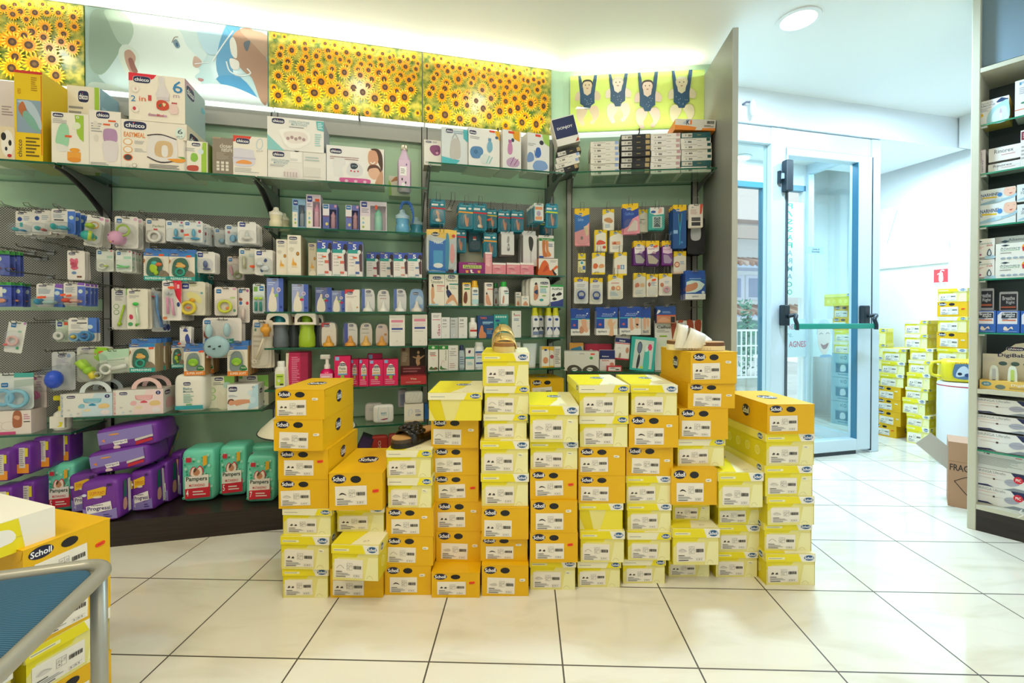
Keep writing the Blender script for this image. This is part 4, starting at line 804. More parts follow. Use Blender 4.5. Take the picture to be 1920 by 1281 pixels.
# ================================================================ goods on the top shelves
CH = 'C 6 84 34 97'
g = 'cartons on the top shelves'
onshelf(WA, ZTOP1, .36, [
 (-34, 26.5, 150, 'b', 'pale carton with a dark red product, cut off by the left edge', ('e9dcd6', 'l 60 60 96 72 4 a99;s a83a44 70 8 96 20 90 40 78 34 70 20;s 5a2026 60 10 80 4 92 26', 'ddd'), {'d': .22}),
 (-34, 27, 236, 'b', 'beige carton with a panda face at the left picture edge', ('ecd9b6', 'o 78 50 20 40 f7f1e4;o 66 70 8 12 222;o 86 52 5 9 222;o 74 34 4 6 222;o 84 14 7 5 c33', 'e5cfa8'), {'d': .37, 'dep': .14}),
 (26, 79, 133, 'b', 'tall bright yellow carton with a sleeping child photo', ('f3cc0e', 'r 94 8 98 96 e4731c;r 0 97 100 100 d8332a;r 8 32 94 68 8ea6b8;s b9cbd8 10 66 60 66 92 50 92 36 40 60;s c2713f 14 58 30 66 44 56 34 48;s 7fb3a2 40 56 70 48 90 34 60 38 30 50;l 60 78 84 94 7 b98a10;v 10 5 26 24 223 chicco;t 12 74 24 80 c98a10 HELO;l 40 5 90 28 6 6a5410', 'd7b40a'), {'d': .365, 'dep': .22}),
 (125, 187, 162, 'b', 'cream carton with green stripe and stacked food pots, at the back', ('efe7d4', 'C 34 82 66 95;l 6 62 50 78 3 999;p a2c93a 84 0 98 0 98 100 84 100;o 76 58 11 10 dfe9ea;o 76 58 9 8 4a8a96;o 36 44 24 7 8fbf3c;r 14 30 58 43 e3b76a;o 34 20 30 16 7db52e', '86a7b8', 'r 10 10 60 80 a9c6d4'), {'d': .20, 'dep': .16}),
 (96, 166.5, 212, 'b', 'white and lime carton showing a green cup and orange jars', ('f3ede0', 'C 4 90 32 98;l 4 78 44 88 4 aaa;p a2c93a 62 97 86 97 86 45 76 50 68 60;o 68 76 10 7 e8efd0;t 66 90 74 95 fff 0;s 9fd6b0 12 50 24 76 44 74 46 46 40 34 14 38;s e9e6e0 14 38 40 34 42 26 20 24;o 62 28 14 4 f2a32a;r 42 8 78 24 f0a53a;o 60 9 18 5 e8952a;r 36 52 54 56 e8602a', 'e9e3d4', 'l 10 10 80 90 9 bbb'), {'d': .375, 'dep': .12}),
 (167, 226.5, 208, 'b', 'white carton showing a mauve dispenser', ('f3ece2', 'C 22 86 64 98;l 6 60 40 78 4 aaa;o 20 74 8 7 e6ded4;o 22 50 8 7 e6ded4;r 60 81 84 84 e8602a;r 44 74 66 77 e8602a;t 80 72 92 80 678 0;s b78fb8 44 62 52 68 80 68 88 60 86 46 60 44 46 46;s e3dcdf 44 44 88 44 88 18 80 10 52 10 46 18;l 4 2 70 7 2 999', 'b0a79c', 'r 10 10 90 80 998f84'), {'d': .375, 'dep': .16}),
 (227, 350, 228, 'b', 'wide white carton with a steam cooker and orange lettering', ('f3eadc', 'C 4 80 38 97;T 4 64 36 74 e88a2a EASYMEAL;o 10 54 7 7 f0b060;o 10 54 5.5 5.5 f6f0e6;o 10 38 7 7 f0b060;o 10 38 5.5 5.5 f6f0e6;o 10 22 7 7 e8602a;o 10 22 5.5 5.5 444;l 20 50 38 58 3 bbb;l 20 34 38 42 3 bbb;s e9e4e2 40 26 42 66 60 72 82 68 84 26 60 18;n 2 3a2f38 39 70 60 74 84 66;n 2 3a2f38 39 26 60 16 84 22;s d9b98a 52 30 54 58 76 58 76 30;s ece8e6 62 30 62 50 70 50 70 30;s f0a030 70 24 96 26 96 20 84 18;s 6da03a 86 30 96 30 96 26;o 90 80 8 12 dff0ea;t 86 78 94 88 345 6;t 85 70 94 75 888 m+;l 42 3 90 12 3 777;o 10 6 3.5 4 e8e0d4;o 20 6 3.5 4 555;o 20 6 3 3.4 f3eadc', 'd8cfbf', 'C 12 60 60 90;r 0 0 100 8 b9b58a'), {'d': .375, 'dep': .24}),
 (344, 389, 265, 'b', 'small white carton with green grinder pictures', ('f1ece0', 'C 34 84 70 95;l 8 66 50 78 3 aaa;p 9fca3a 74 0 96 0 96 98 80 98 74 60;o 72 68 12 9 d9e9ec;s 8cc24a 30 40 34 60 54 60 60 44 46 34;s c24a3a 18 6 18 20 58 22 58 6', 'b0b49a', 'r 10 5 60 95 8fb53a'), {'d': .375, 'dep': .14}),
 (398, 437, 258, 'b', 'brown grey carton with pale bottle graphics', ('8c8071', 't 36 72 96 84 f0ebe0 closer;t 44 62 96 72 f0ebe0 nature;r 0 96 40 100 b09a82;l 20 40 80 60 7 b0a595;' + ';'.join('r %d %d %d %d e6dfd2' % (20 + 22 * (i % 3), 10 + 9 * (i // 3), 34 + 22 * (i % 3), 17 + 9 * (i // 3)) for i in range(9)), '7d7265'), {'d': .375, 'dep': .14}),
 (437, 501, 256, 'b', 'white carton with red corner and a lilac case', ('f3ede2', 'p e2432e 0 100 54 100 48 92 0 84;C 8 80 48 94;n 2 b6d2dc 68 82 74 94 84 94 86 80 80 70 70 72 68 82;t 68 62 88 68 bbb m+;s dcd9e6 2 60 4 68 56 66 60 60 60 28 4 26;s c9c4da 4 46 60 46 60 42 4 42;s f0a050 10 34 30 40 52 36 50 30 12 30;l 4 8 80 20 3 bbb', 'b9b0a4', 'p d03a28 0 100 100 100 100 86 0 84'), {'d': .375, 'dep': .16}),
], g)
ez = WA.sol(290, 230, .375)[1]
onshelf(WA, ZTOP1, .375, [
 (241, 346.5, 141, 'b', 'white carton with red corner and blender, stacked on the steam cooker carton', ('f6eddc', 'p e5263c 0 100 49 100 44 92 36 87 0 83;C 8 80 38 94;t 78 66 96 92 2b86c0 6;t 79 56 90 62 c0a2b4 m;t 4 40 12 52 2b86c0 2;t 18 42 30 52 e86a3a in;t 34 44 40 56 d84a4a 1;o 12 66 7 7 ece0d0;o 12 66 6 6 f8f0e4;t 11 64 13.5 70 d43a4a ii;o 12 24 7 7 ece0d0;o 12 24 6 6 f8f0e4;o 10 25 3 4 d43a4a;s e3dcdc 53 96 62 96 64 80 70 66 72 56 60 48 48 56 50 66 54 80;s d6cccf 52 54 70 54 70 48 52 48;s d0452a 50 44 60 48 70 42 70 30 60 26 50 30;s 5a6a3a 52 36 58 40 56 32;s ead8a0 60 42 66 40 62 34;s f1d2cc 74 40 86 40 87 22 73 22;r 76 42 86 45 c03a4a;l 34 10 70 18 1 c9b;t 36 12 48 18 b08a72 Easy;t 50 12 62 18 c05a4a Meal', 'a7bdc0', 'p c8a0b4 0 100 44 100 30 74 0 80;C 6 66 44 92;o 88 70 9 7 6fc0d8'), {'zpx': 229.5, 'dep': .24}),
 (502, 611, 283, 'b', 'lower white steriliser carton with faint drawings', ('ece9e4', 'C 8 74 28 92;t 6 58 36 66 8ab0b8 STERILIZZATORE;t 10 50 34 57 8ab0b8 MICROONDE;l 4 40 36 48 2 aaa;r 38 60 58 96 f7f5f2;l 38 64 58 72 2 bbb;p 22262c 44 100 54 100 51 96 47 96;n .5 bbb 60 0 60 100;s e8e1e0 28 8 28 30 50 36 54 10;' + ';'.join('r %d 8 %d 24 c9bab8' % (27 + 5 * i, 30 + 5 * i) for i in range(5)) + ';r 62 12 90 44 e0ddd8;l 64 66 92 84 2 bcc', 'c9c9c4', 'r 0 0 100 100 b9bcc0'), {'d': .375, 'dep': .22}),
 (612, 720, 276, 'b', 'white carton with a breast pump and smiling mother photo', ('f0efee', 'C 6 78 26 92;l 6 62 70 72 2 a88;s e7e7e8 10 52 14 66 30 66 32 50 26 40 28 20 14 16 12 36;s dedee2 34 30 40 56 52 58 62 44 60 24 44 20;s 1f3440 41 46 42 54 50 55 54 48 50 40 43 40;t 43 46 52 50 bcd 27.0;o 42 34 1.6 2.4 d0485a;o 48 33 1.6 2.4 d0485a;o 54 34 1.6 2.4 d0485a;p f4efe8 70 2 97 2 97 98 70 98;s 4a2c22 76 98 90 99 97 80 97 40 90 60 82 90;s d9a284 72 84 76 94 86 92 90 70 86 56 78 50 72 62;n 1.5 fff 76 62 80 58 84 64;s 5f3a2b 71 44 76 54 88 54 96 38 86 30 72 34;s e3b79c 72 36 76 44 88 46 93 30 84 14 74 22;s c99a7c 88 20 97 40 97 0 84 0;s d05a9c 24 2 22 10 28 14 70 14 76 8 70 0 28 0;o 34 6 3 4 e9b9d4;o 50 6 3 4 e9b9d4;o 66 6 3 4 e9b9d4', 'a39f9c', 'r 0 0 100 100 9a9c98', None), {'d': .37, 'dep': .14, 'k': {'lart': ''}}),
 (729, 769, 331, 'b', 'small cream carton behind the pink flask, lime left side', ('ece6d4', 'l 50 20 90 60 4 bbb;s c98a5a 10 70 30 96 50 96 60 84 30 76;p 9fc83a 0 0 14 0 10 60 0 80', 'c9c4b0'), {'d': .17, 'dep': .1}),
 (745, 771, 269, 'f', 'pink insulated flask with panda print and white tag', ('flask', M('d9bfdc', .25), M('c9c2b4', .25, .7), '@e3c6e4r 10 44 70 76 fdfdfd;l 18 50 60 70 3 999;o 30 30 7 5 333;o 62 18 7 5 333;o 40 10 16 8 f4f0f4;o 70 84 6 4 7a5a9a'), {'d': .28}),
], g)
ez2 = 283.5
onshelf(WA, ZTOP1, .375, [(501, 607, 222.5, 'b', 'white and teal steriliser carton stacked on the other one', ('f4f2ee', 'C 8 80 30 96;t 38 86 74 93 8ab0b8 STERILIZZATORE;t 42 78 70 85 8ab0b8 MICROONDE;l 38 70 74 76 1 999;p 62c0c4 86 98 100 98 100 68 88 72;l 89 74 98 94 4 e3f4f4;p 8fcfd0 0 0 30 0 0 46;s fbf8f4 20 54 24 64 60 70 74 56 74 30 50 8 34 14 26 36;s efe6e2 28 50 40 60 66 58 70 36 50 24 36 28;' + ';'.join('o %d %d 3 5 b39a9a' % (36 + 7 * i, 38 + 4 * (i % 2)) for i in range(5)) + ';l 84 20 96 60 6 a9d9da', '8f93a4', 'r 0 0 100 100 9aa0ae'), {'zpx': 284.5, 'dep': .2})], g)
onshelf(WA, ZTOP4, .33, [
 (795, 827, 263, 'b', 'white carton with a plum baby bowl', ('f1ede8', 'C 10 88 44 96;l 50 88 90 96 2 999;s 8f4a7c 34 60 44 78 88 80 96 60 90 44 60 40;o 70 58 3 3 333;o 84 60 3 3 333;o 76 50 8 5 d9a0c0;l 8 6 40 14 2 999', 'a9a49c'), {'d': .30, 'dep': .12}),
 (828, 877, 240.5, 'b', 'white and turquoise carton with a bottle warmer', ('dfe6ea', 'C 16 86 44 97;l 46 84 90 94 2 8ab;p 4fc0cc 82 98 100 98 100 64 84 74;p 4fc0cc 0 0 50 0 70 14 0 22;s c8c5c2 32 22 34 58 44 72 66 70 72 50 70 22 50 16;n 3 b0adaa 40 72 52 84 64 70', 'b9c3cc', 'r 0 0 100 100 c3ccd4'), {'d': .33, 'dep': .12}),
 (878, 938, 242, 'b', 'white carton with blue bowl, blue cup and orange flash, left of the tableware cartons', ('f3f1ef', 'C 2 82 24 92;l 4 70 40 78 2 aaa;p f0b020 84 100 100 100 100 74 90 84;r 66 94 84 99 e8502a;o 90 82 5 4 4a6a8a;s 5f8fc0 4 36 12 50 38 52 46 40 36 24 12 22;o 22 38 7 6 4a78a8;s 7fb3cc 58 50 62 68 74 68 76 50 66 40;r 62 70 72 78 6f9cc0;s e3e8e6 36 26 50 36 72 30 70 14 44 10;n 2 5ac0b8 56 12 66 32;n 2 5ac0b8 64 12 76 30', 'e9e6e2', 'b 20 30 80 50 555;l 20 60 80 90 5 aaa', None, None), {'d': .33, 'yaw': 8, 'dep': .17}),
 (942, 978, 245, 'b', 'white carton with a pink cup and purple bowls', ('f3f1ef', 'p f0a820 50 100 92 100 92 74 60 80;r 30 92 62 98 e8502a;o 54 76 8 5 345;s d08ab8 26 44 30 66 50 66 52 46 40 38;r 30 68 48 76 c070a8;s c9a8c8 20 22 50 32 90 24 80 10 30 8;n 3 8a3a7c 40 12 62 34;n 3 a03a6a 60 12 84 30', 'e3e0dc', 'b 30 34 86 50 666;l 20 60 80 90 5 aaa'), {'d': .33, 'yaw': 9, 'dep': .17}),
 (988, 1031, 251, 'b', 'white carton with a handled blue cup and blue bowls', ('efeeee', 'p a9d060 66 100 100 100 100 70 76 78;r 36 92 60 98 e8402a;o 64 78 10 6 334;l 2 66 40 74 2 aaa;s 3f6fc0 36 44 40 62 56 64 62 48 50 38;n 3 4a7ac8 32 56 36 40 44 38;s 7a9cd0 0 40 10 50 26 46 28 30 0 24;s 86a8dc 24 16 40 30 80 30 92 14 60 4 34 4', 'd9d8d8', 'b 20 30 80 50 666'), {'d': .32, 'yaw': 7, 'dep': .14}),
], g)
# slim supports cartons on the short wall shelf
def slim(v):
    m = MB(); w_, h_, d_ = .185, .034, .20
    c, tcol, e_ = [('ece6dc', '1a1a1c', '9ab0e0'), ('22232b', '1a1a1c', 'b9a070'), ('f0e9e2', '5a4a4a', 'c9a0a4'), ('ece8e0', '1f5a5c', '1f5a5c'), ('2f5f62', '1f5a5c', '1f5a5c')][v]
    m.box(-w_ / 2, w_ / 2, 0, d_, 0, h_, c, None, c); art(m, 'r 0 0 100 100 ' + tcol, (-w_ / 2, 0, h_), (w_, 0, 0), (0, d_, 0), (0, 0, 1))
    art(m, 'r 8 8 92 92 %s;l 12 20 50 80 6 %s;r 60 20 90 50 %s' % (('9aa79c', '6a776c', 'b9c4b8') if v != 1 else ('5c665e', '8a968c', '3a423c')), (-w_ / 2, d_, 0), (w_, 0, 0), (0, -d_, 0), (0, 0, -1))
    if v in (1, 4): front(m, 'r 3 14 38 88 d9d3ca;t 14 40 18 70 333 38;b 24 30 36 66 333;l 54 44 72 66 1 b09a5a;r 84 20 98 90 %s' % e_, w_, h_)
    else: front(m, 'l 10 66 60 84 1 a99;t 14 22 18 46 333 II;b 24 20 36 50 333;l 54 46 72 66 1 aaa;r 86 44 98 98 %s' % e_, w_, h_)
    return m
SL = {v: slim(v) for v in range(5)}; SLO = {}
def slimbox(v, T, label, s=None):
    if v in SLO: o = SLO[v].copy(); C.objects.link(o)
    else: o = SL[v].build('support_carton'); SLO[v] = o
    o.matrix_world = T; tag(o, label, 'carton', 'slim orthopaedic cartons stacked by the side panel'); return o
P_ = ['bottom', 'second', 'third', 'fourth', 'fifth', 'sixth', 'seventh', 'eighth']
for (xa, xb, n, seq, nm) in [(1107.5, 1161, 6, [0] * 6, 'white stack with blue tips'), (1163, 1219, 7, [1] * 7, 'black stack'), (1220, 1276, 7, [2] * 7, 'stack with pink tips'), (1277, 1334, 7, [3, 4, 3, 3, 3, 3, 4], 'stack with teal tips')]:
    d = .25; t0, _ = WB.sol(xa, 300, d); t1, _ = WB.sol(xb, 300, d)
    for k in range(n):
        rd = random.Random(int(xa) + k); cn = ('white', 'black', 'white', 'white', 'teal')[seq[k]]
        lab = 'slim %s carton, %s in the %s' % (cn, ('%s from the bottom' % P_[k]) if 0 < k < n - 1 else ('lowest' if k == 0 else 'topmost'), nm)
        slimbox(seq[k], TR(WB.pt((t0 + t1) / 2 + rd.uniform(-.003, .003), d + rd.uniform(-.006, .006), ZTOP5 + .0008 + k * .0352), WB.deg + rd.uniform(-1.5, 1.5), 0, 0, ((t1 - t0) / .187, 1, 1)), lab)
zK = ZTOP5 + 7 * .0352
t0, _ = WB.sol(1265, 240, .25); t1, _ = WB.sol(1341, 240, .25); w_ = t1 - t0
o = mk_carton(TR(WB.pt((t0 + t1) / 2, .25, zK + .012), WB.deg, 4), w_, .065, .2, 'e2ddd6', 'p ef8a30 0 0 50 0 54 26 30 40 0 44;p ef8a30 66 0 100 0 100 22 68 20;p b9c0cc 30 100 40 100 26 50 18 60;T 28 48 36 92 1d2c50 K;T 37 50 41 92 f07a20 1;b 78 60 96 88 333;l 72 30 96 50 2 555', 'f3913a', 'r 0 0 100 100 3a3a3c'); tag(o, 'orange and grey carton lying tilted on the teal tipped stack', 'carton', g)
# collapsed stack and the navy lidded carton beside the wall corner
t0, _ = WB.sol(1042, 310, .30); t1, _ = WB.sol(1090, 310, .30); tc = (t0 + t1) / 2
for k, (v, rl) in enumerate([(1, -17), (0, -17), (0, -16), (1, -14)]):
    slimbox(v, TR(WB.pt(tc - .005 + .004 * k, .245, ZTOP5 + .030 + k * .036), WB.deg + 6 - k, rl, 0, (.82, .9, 1)), ['black slim carton at the base of the tilted pile beside the wall corner', 'white slim carton, second from bottom in the tilted pile by the corner', 'white slim carton, third from bottom in the tilted pile by the corner', 'black slim carton on top of the tilted pile by the corner'][k])
o = mk_carton(TR(WB.pt(tc + .004, .25, ZTOP5 + .202), WB.deg + 4, -14), .145, .175, .15, 'ece8e2', 'r 2 26 98 97 232f5c;T 16 54 84 66 f2f2f2 DONJOY;p c0402a 80 4 96 4 96 18', 'd9d4cc', '', '232f5c'); tag(o, 'navy and white carton tilted on the collapsed pile beside the wall corner', 'carton', g)
# ================================================================ goods on the two middle bays
g = 'baby bottles and boxes on the middle shelves'
CT = 'C %d %d %d %d'
def wb(cb, cc): return bottle_in(M(cb, .2), M(cc, .3))
MB1 = 'r 0 0 38 55 f0ece0;B 8 78 42 95;l 6 62 40 74 3 789;o 22 44 7 4 cfd8c8;o 22 30 7 4 8ac0e0;o 22 18 7 4 a9c050'
onshelf(WA, S3['a'], .25, [
 (501, 528, 386, 'f', 'cream wide necked baby bottle on the second shelf, front left', ('baby', M('efe6c4', .3), M('f3efe0', .3), ''), {'d': .26}),
 (519, 541, 398, 'f', 'cream baby bottle half hidden behind the front cream bottle', ('baby', M('e3dcb8', .3), M('e9e4d0', .3), ''), {'d': .14}),
 (548, 573, 373, 'w', 'light blue boxed bottle left of the tall pink box', ('8fb9dc', MB1, wb('8c9aa4', '5a6a78')), {'dep': .07}),
 (574, 601, 365, 'w', 'tall pink and white window box with a pink bottle', ('ecdcea', MB1 + ';r 62 80 92 88 ef5a2a', wb('d7a9bc', 'e39ab4')), {'dep': .08, 'd': .26}),
 (605, 632, 383, 'w', 'violet window box with mauve bottle, just right of the tall pink box', ('5d68b4', 'r 0 55 45 100 ece6ea;A 4 82 40 98;r 8 50 44 54 8a4a5a;o 28 22 10 6 e0d070;r 80 88 96 98 d9a0c0', wb('c495a4', 'd9a0b0')), {'dep': .09}),
 (648, 673, 385, 'w', 'violet window box with mauve bottle, beside the wide mint window box', ('6a74bc', 'r 0 55 45 100 ece6ea;A 4 82 40 98;r 8 50 44 54 8a4a5a;o 28 22 10 6 e0d070;r 80 88 96 98 d9a0c0', wb('bb8c96', 'cf98a6')), {'dep': .07}),
 (675, 725, 378, 'w', 'wide pink and white window box with a mint green bottle', ('e6d9e6', 'r 0 0 36 50 f0ece4;B 5 80 26 97;l 6 60 34 76 3 99a;o 12 42 4 4 c9d0c0;o 12 28 4 4 8ac0e0;o 12 14 4 4 9ab84a;r 56 74 64 88 ef5a2a', wb('9fd8c4', '8fd6bc')), {'dep': .10, 'k': {'win': (38, 4, 97, 86)}}),
 (741, 768, 390, 'f', 'light blue sippy cup with a white tag and blue strap', ('baby', M('6fb4dc', .2), M('b9d6e6', .2), ''), {'d': .25}),
 (768, 794, 405, 'f', 'teal transparent sippy cup at the right end of the second shelf', ('baby', M('4a9ab4', .2), M('a9c4cc', .2), ''), {'d': .16}),
], g)
t_, z_ = WA.sol(760, 392, .27); m = MB(); P_t = spline([(-.03, 0, -.0), (-.01, 0, .035), (.025, 0, .03), (.045, 0, -.03), (.04, 0, -.075)], 4, False)
for a, b_ in zip(P_t, P_t[1:]): m.box(min(a[0], b_[0]) - .003, max(a[0], b_[0]) + .003, -.012, .012, min(a[2], b_[2]) - .004, max(a[2], b_[2]) + .004, M('1c62b8', .4))
o = m.build('neck_strap', None, TR(WA.pt(t_, .27, z_), 14)); tag(o, 'blue curved strap looped over the light blue sippy cup', 'strap', g)
NAT = 'C 12 88 72 96;l 14 78 80 85 2 aaa;s d8cfc0 10 66 30 70 50 66 30 58;o 76 54 12 5 7a4a1a;o 76 54 9 3.6 c98a2a;s e8a940 36 34 42 44 48 34 66 30 64 24 34 24 32 30;r 30 20 72 25 f0d9b0;s f3ead8 20 14 60 20 90 12 80 4 20 4'
FV = 'r 0 74 100 100 3f57b8;r 0 66 82 76 2a9f98;C 4 92 34 99;T 34 76 58 92 f2f4fa 5;s 2b1f26 74 84 82 92 96 90 98 74 88 62 74 70;o 78 70 12 6 d9e6e4;p 5a3f48 76 62 98 66 98 14 82 16;' + ';'.join('o 14 %d 4 1.4 d8a0a8;l 22 %d 50 %d 1 aaa' % (58 - 9 * i, 56 - 9 * i, 60 - 9 * i) for i in range(4)) + ';r 52 36 78 44 %s;r 54 12 76 36 efe4e2;r 52 8 78 14 %s;t 8 2 56 7 2a9f98 anticolica'
def fiv(c, st=1): return ('ede9e6', FV % (c, c) + (';r 34 52 62 56 e8602a' if st else ''), 'c9c9d6')
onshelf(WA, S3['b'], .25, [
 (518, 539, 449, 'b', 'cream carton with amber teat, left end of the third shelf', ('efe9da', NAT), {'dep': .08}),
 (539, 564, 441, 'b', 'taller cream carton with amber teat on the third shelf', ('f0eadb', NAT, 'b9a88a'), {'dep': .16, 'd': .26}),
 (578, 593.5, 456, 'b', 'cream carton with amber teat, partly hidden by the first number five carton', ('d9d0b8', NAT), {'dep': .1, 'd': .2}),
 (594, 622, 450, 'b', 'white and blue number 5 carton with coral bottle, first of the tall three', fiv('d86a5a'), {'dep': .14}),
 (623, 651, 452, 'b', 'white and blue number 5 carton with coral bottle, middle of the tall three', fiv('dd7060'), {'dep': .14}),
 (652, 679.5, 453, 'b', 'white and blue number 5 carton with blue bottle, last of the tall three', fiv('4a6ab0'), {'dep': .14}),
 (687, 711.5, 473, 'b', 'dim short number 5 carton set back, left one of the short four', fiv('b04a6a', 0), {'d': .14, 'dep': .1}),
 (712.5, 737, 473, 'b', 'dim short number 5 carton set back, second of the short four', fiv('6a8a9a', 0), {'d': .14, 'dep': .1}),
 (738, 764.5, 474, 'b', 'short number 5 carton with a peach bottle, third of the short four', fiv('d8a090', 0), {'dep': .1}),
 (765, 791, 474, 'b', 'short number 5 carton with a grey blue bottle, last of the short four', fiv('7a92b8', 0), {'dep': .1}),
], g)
BP = 'r 72 0 100 100 4a66c0;C 34 92 62 98;l 6 78 60 90 2 c9d4f0;o 72 66 12 7 e8e4f0;o 72 66 9 5 b09ab8;s efe6d6 12 4 14 40 24 56 34 70 42 56 56 42 58 4;o 36 64 7 10 e9dcc0;s 8cc860 48 46 58 56 68 48 58 44;o 86 14 8 4 2a3f96'
SHC = 'r 0 0 24 100 5b78c8;C 34 82 72 94;l 30 66 88 78 2 aab'
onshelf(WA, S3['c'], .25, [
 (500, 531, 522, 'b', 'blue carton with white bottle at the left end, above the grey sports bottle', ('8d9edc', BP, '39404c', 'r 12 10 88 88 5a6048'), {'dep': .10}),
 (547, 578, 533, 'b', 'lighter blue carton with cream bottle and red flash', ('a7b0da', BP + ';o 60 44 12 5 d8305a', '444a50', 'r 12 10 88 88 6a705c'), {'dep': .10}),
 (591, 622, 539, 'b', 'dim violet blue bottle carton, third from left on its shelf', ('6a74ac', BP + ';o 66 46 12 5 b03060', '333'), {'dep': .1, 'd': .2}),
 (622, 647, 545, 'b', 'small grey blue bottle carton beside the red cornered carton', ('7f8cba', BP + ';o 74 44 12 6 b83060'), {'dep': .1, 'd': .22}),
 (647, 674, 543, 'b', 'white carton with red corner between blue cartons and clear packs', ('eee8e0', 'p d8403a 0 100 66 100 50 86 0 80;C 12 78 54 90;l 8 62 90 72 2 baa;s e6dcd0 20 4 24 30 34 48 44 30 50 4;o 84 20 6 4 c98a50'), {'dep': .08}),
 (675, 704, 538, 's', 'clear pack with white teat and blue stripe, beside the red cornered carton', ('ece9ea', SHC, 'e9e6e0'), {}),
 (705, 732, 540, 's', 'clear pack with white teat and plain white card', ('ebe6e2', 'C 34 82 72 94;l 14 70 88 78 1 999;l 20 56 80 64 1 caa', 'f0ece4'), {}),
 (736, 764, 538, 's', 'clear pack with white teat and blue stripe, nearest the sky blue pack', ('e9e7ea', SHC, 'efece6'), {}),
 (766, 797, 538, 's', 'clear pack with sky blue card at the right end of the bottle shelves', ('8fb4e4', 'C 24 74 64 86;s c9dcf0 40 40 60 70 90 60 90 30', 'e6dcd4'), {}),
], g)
def am(c='e0a030'): return c
onshelf(WA, S3['d'], .25, [
 (499, 541, 587, 'f', 'grey sports bottle with a teal lid in a white card sleeve', ('sport', M('6c757c', .15), M('2a9fb4', .3), ''), {}),
 (534, 562, 589, 'f', 'dark grey sports bottle behind and between the teal and lime lidded ones', ('sport', M('59626a', .15), M('7a2a30', .3), ''), {'d': .16}),
 (552, 592, 587, 'f', 'lime green sports bottle in a white card sleeve', ('sport', M('a9c832', .15), M('8fbf20', .3), ''), {'d': .255}),
 (584, 606, 590, 'f', 'slate grey sports bottle behind the lime green one', ('sport', M('525a66', .15), M('8a8a80', .3), ''), {'d': .15}),
 (599, 631, 602, 's', 'clear pack with amber teat and red cornered card, front left', ('ece2d4', 'p c8303a 0 100 60 100 40 86 0 80;C 14 82 56 94;n 1 c9b9a0 20 60 50 66 80 60', 'dd9a22'), {'n': 2, 'bl': 'clear amber teat pack behind the red cornered one', 'sp': .045, 'dep': .04}),
 (641, 671, 603, 's', 'clear pack with amber teat and dark blue striped card', ('e6e0dc', 'r 0 0 30 100 4450a8;C 38 84 72 95;l 36 66 90 76 2 aaa', 'dd921a'), {'n': 1, 'bl': 'clear amber teat pack behind the dark blue striped one', 'sp': .045}),
 (672, 699, 603, 's', 'clear pack with amber teat and beige card, left of the lone pack', ('e0d6cc', 'C 34 84 74 94;l 14 70 86 78 1 999;l 14 50 86 60 1 bba', 'e6b050'), {}),
 (702, 729, 605, 's', 'lone clear pack with amber teat and rose card', ('dccac4', 'C 20 82 56 92;o 80 50 12 6 c98a3a;n 1 baa 30 40 50 60 60 40', 'dc961e'), {}),
 (730, 759, 591, 'b', 'white carton with pink and blue bars, left of the pair', ('efe9e2', 'r 12 76 88 84 e08aa4;r 14 52 86 58 33499c;l 14 60 86 72 3 e6c9d0;l 14 44 86 49 1 bbb;p aaa 42 12 50 18 58 12 50 16'), {'dep': .09}),
 (773, 801, 590, 'b', 'white carton with pink and blue bars, right of the pair', ('efe9e2', 'r 12 78 88 86 e08aa4;r 14 54 86 60 33499c;l 14 62 86 74 3 e6c9d0;l 14 44 86 49 1 bbb;p aaa 42 12 50 18 58 12 50 16', 'a08a84'), {'dep': .09}),
], g)
PK = 'e3155f'
def pink(t1_, t2_): return (PK, 'p efe6dc 22 40 78 40 78 66 66 72 66 78 50 84 34 78 34 72 22 66;D 30 68 70 77;T 30 56 70 64 6a7a6a %s;T 26 46 74 54 c8a23a %s;r 20 38 80 43 6a9fd0;o 50 32 12 7 9fbf4a;l 12 4 88 26 3 f0a0b8;r 6 86 30 98 8fb8e6' % (t1_, t2_), 'a80f48')
onshelf(WA, S3['e'], .25, [
 (513, 536, 678, 'f', 'white cream bottle with a lime label beside the golden box pile', ('round', M('ecebe4', .3), M('f0f0ea', .3), '@ececdcr 8 10 92 80 b9d64a;r 20 62 80 68 5a7a1a;o 40 40 14 10 d9ddc8;r 50 12 86 22 333'), {'d': .27}),
 (536, 577, 662, 'b', 'tall magenta carton with cream bottle edge at the left of its shelf', ('c8235a', 'p ead9c0 0 0 14 0 10 60 14 100 0 100;l 26 6 64 90 16 e58aa8;r 66 0 100 100 a8164a'), {'dep': .12, 'd': .24}),
 (597, 626, 666, 'f', 'hot pink pump bottle with a white pump', ('pump', M('e0186a', .2), M('efe9e2', .3), '@f0a0c0l 10 10 90 80 5 fff'), {'d': .25}),
 (627, 657, 668, 'b', 'pink carton with white label and blue band, leftmost of the pink row', pink('Pasta', 'barriera'), {'dep': .08}),
 (657.5, 672, 674, 'b', 'narrow dim pink carton, second in the pink row', pink('Olio', 'baby'), {'dep': .08, 'd': .21}),
 (673, 691, 674, 'b', 'narrow pink carton, third in the pink row', pink('Cold', 'cream'), {'dep': .08}),
 (692, 718.5, 675, 'b', 'pink shampoo carton, fourth in the pink row', pink('Shampoo', 'delicato'), {'dep': .08}),
 (719, 746, 674, 'b', 'pink carton with white label, rightmost of the pink row', pink('Baby', 'shampoo'), {'dep': .08}),
 (689, 716, 664, 'b', 'pink carton standing behind the pink shampoo carton', (PK, 'r 6 80 34 98 8fb8e6;o 50 74 22 8 efe6dc'), {'dep': .07, 'd': .12}),
], g)
t0, _ = WA.sol(751, 700, .25); t1, _ = WA.sol(799, 700, .25); w_ = t1 - t0; h1 = WA.sol(775, 706, .25)[1] - S3['e']; h2 = WA.sol(775, 652, .2)[1] - S3['e']
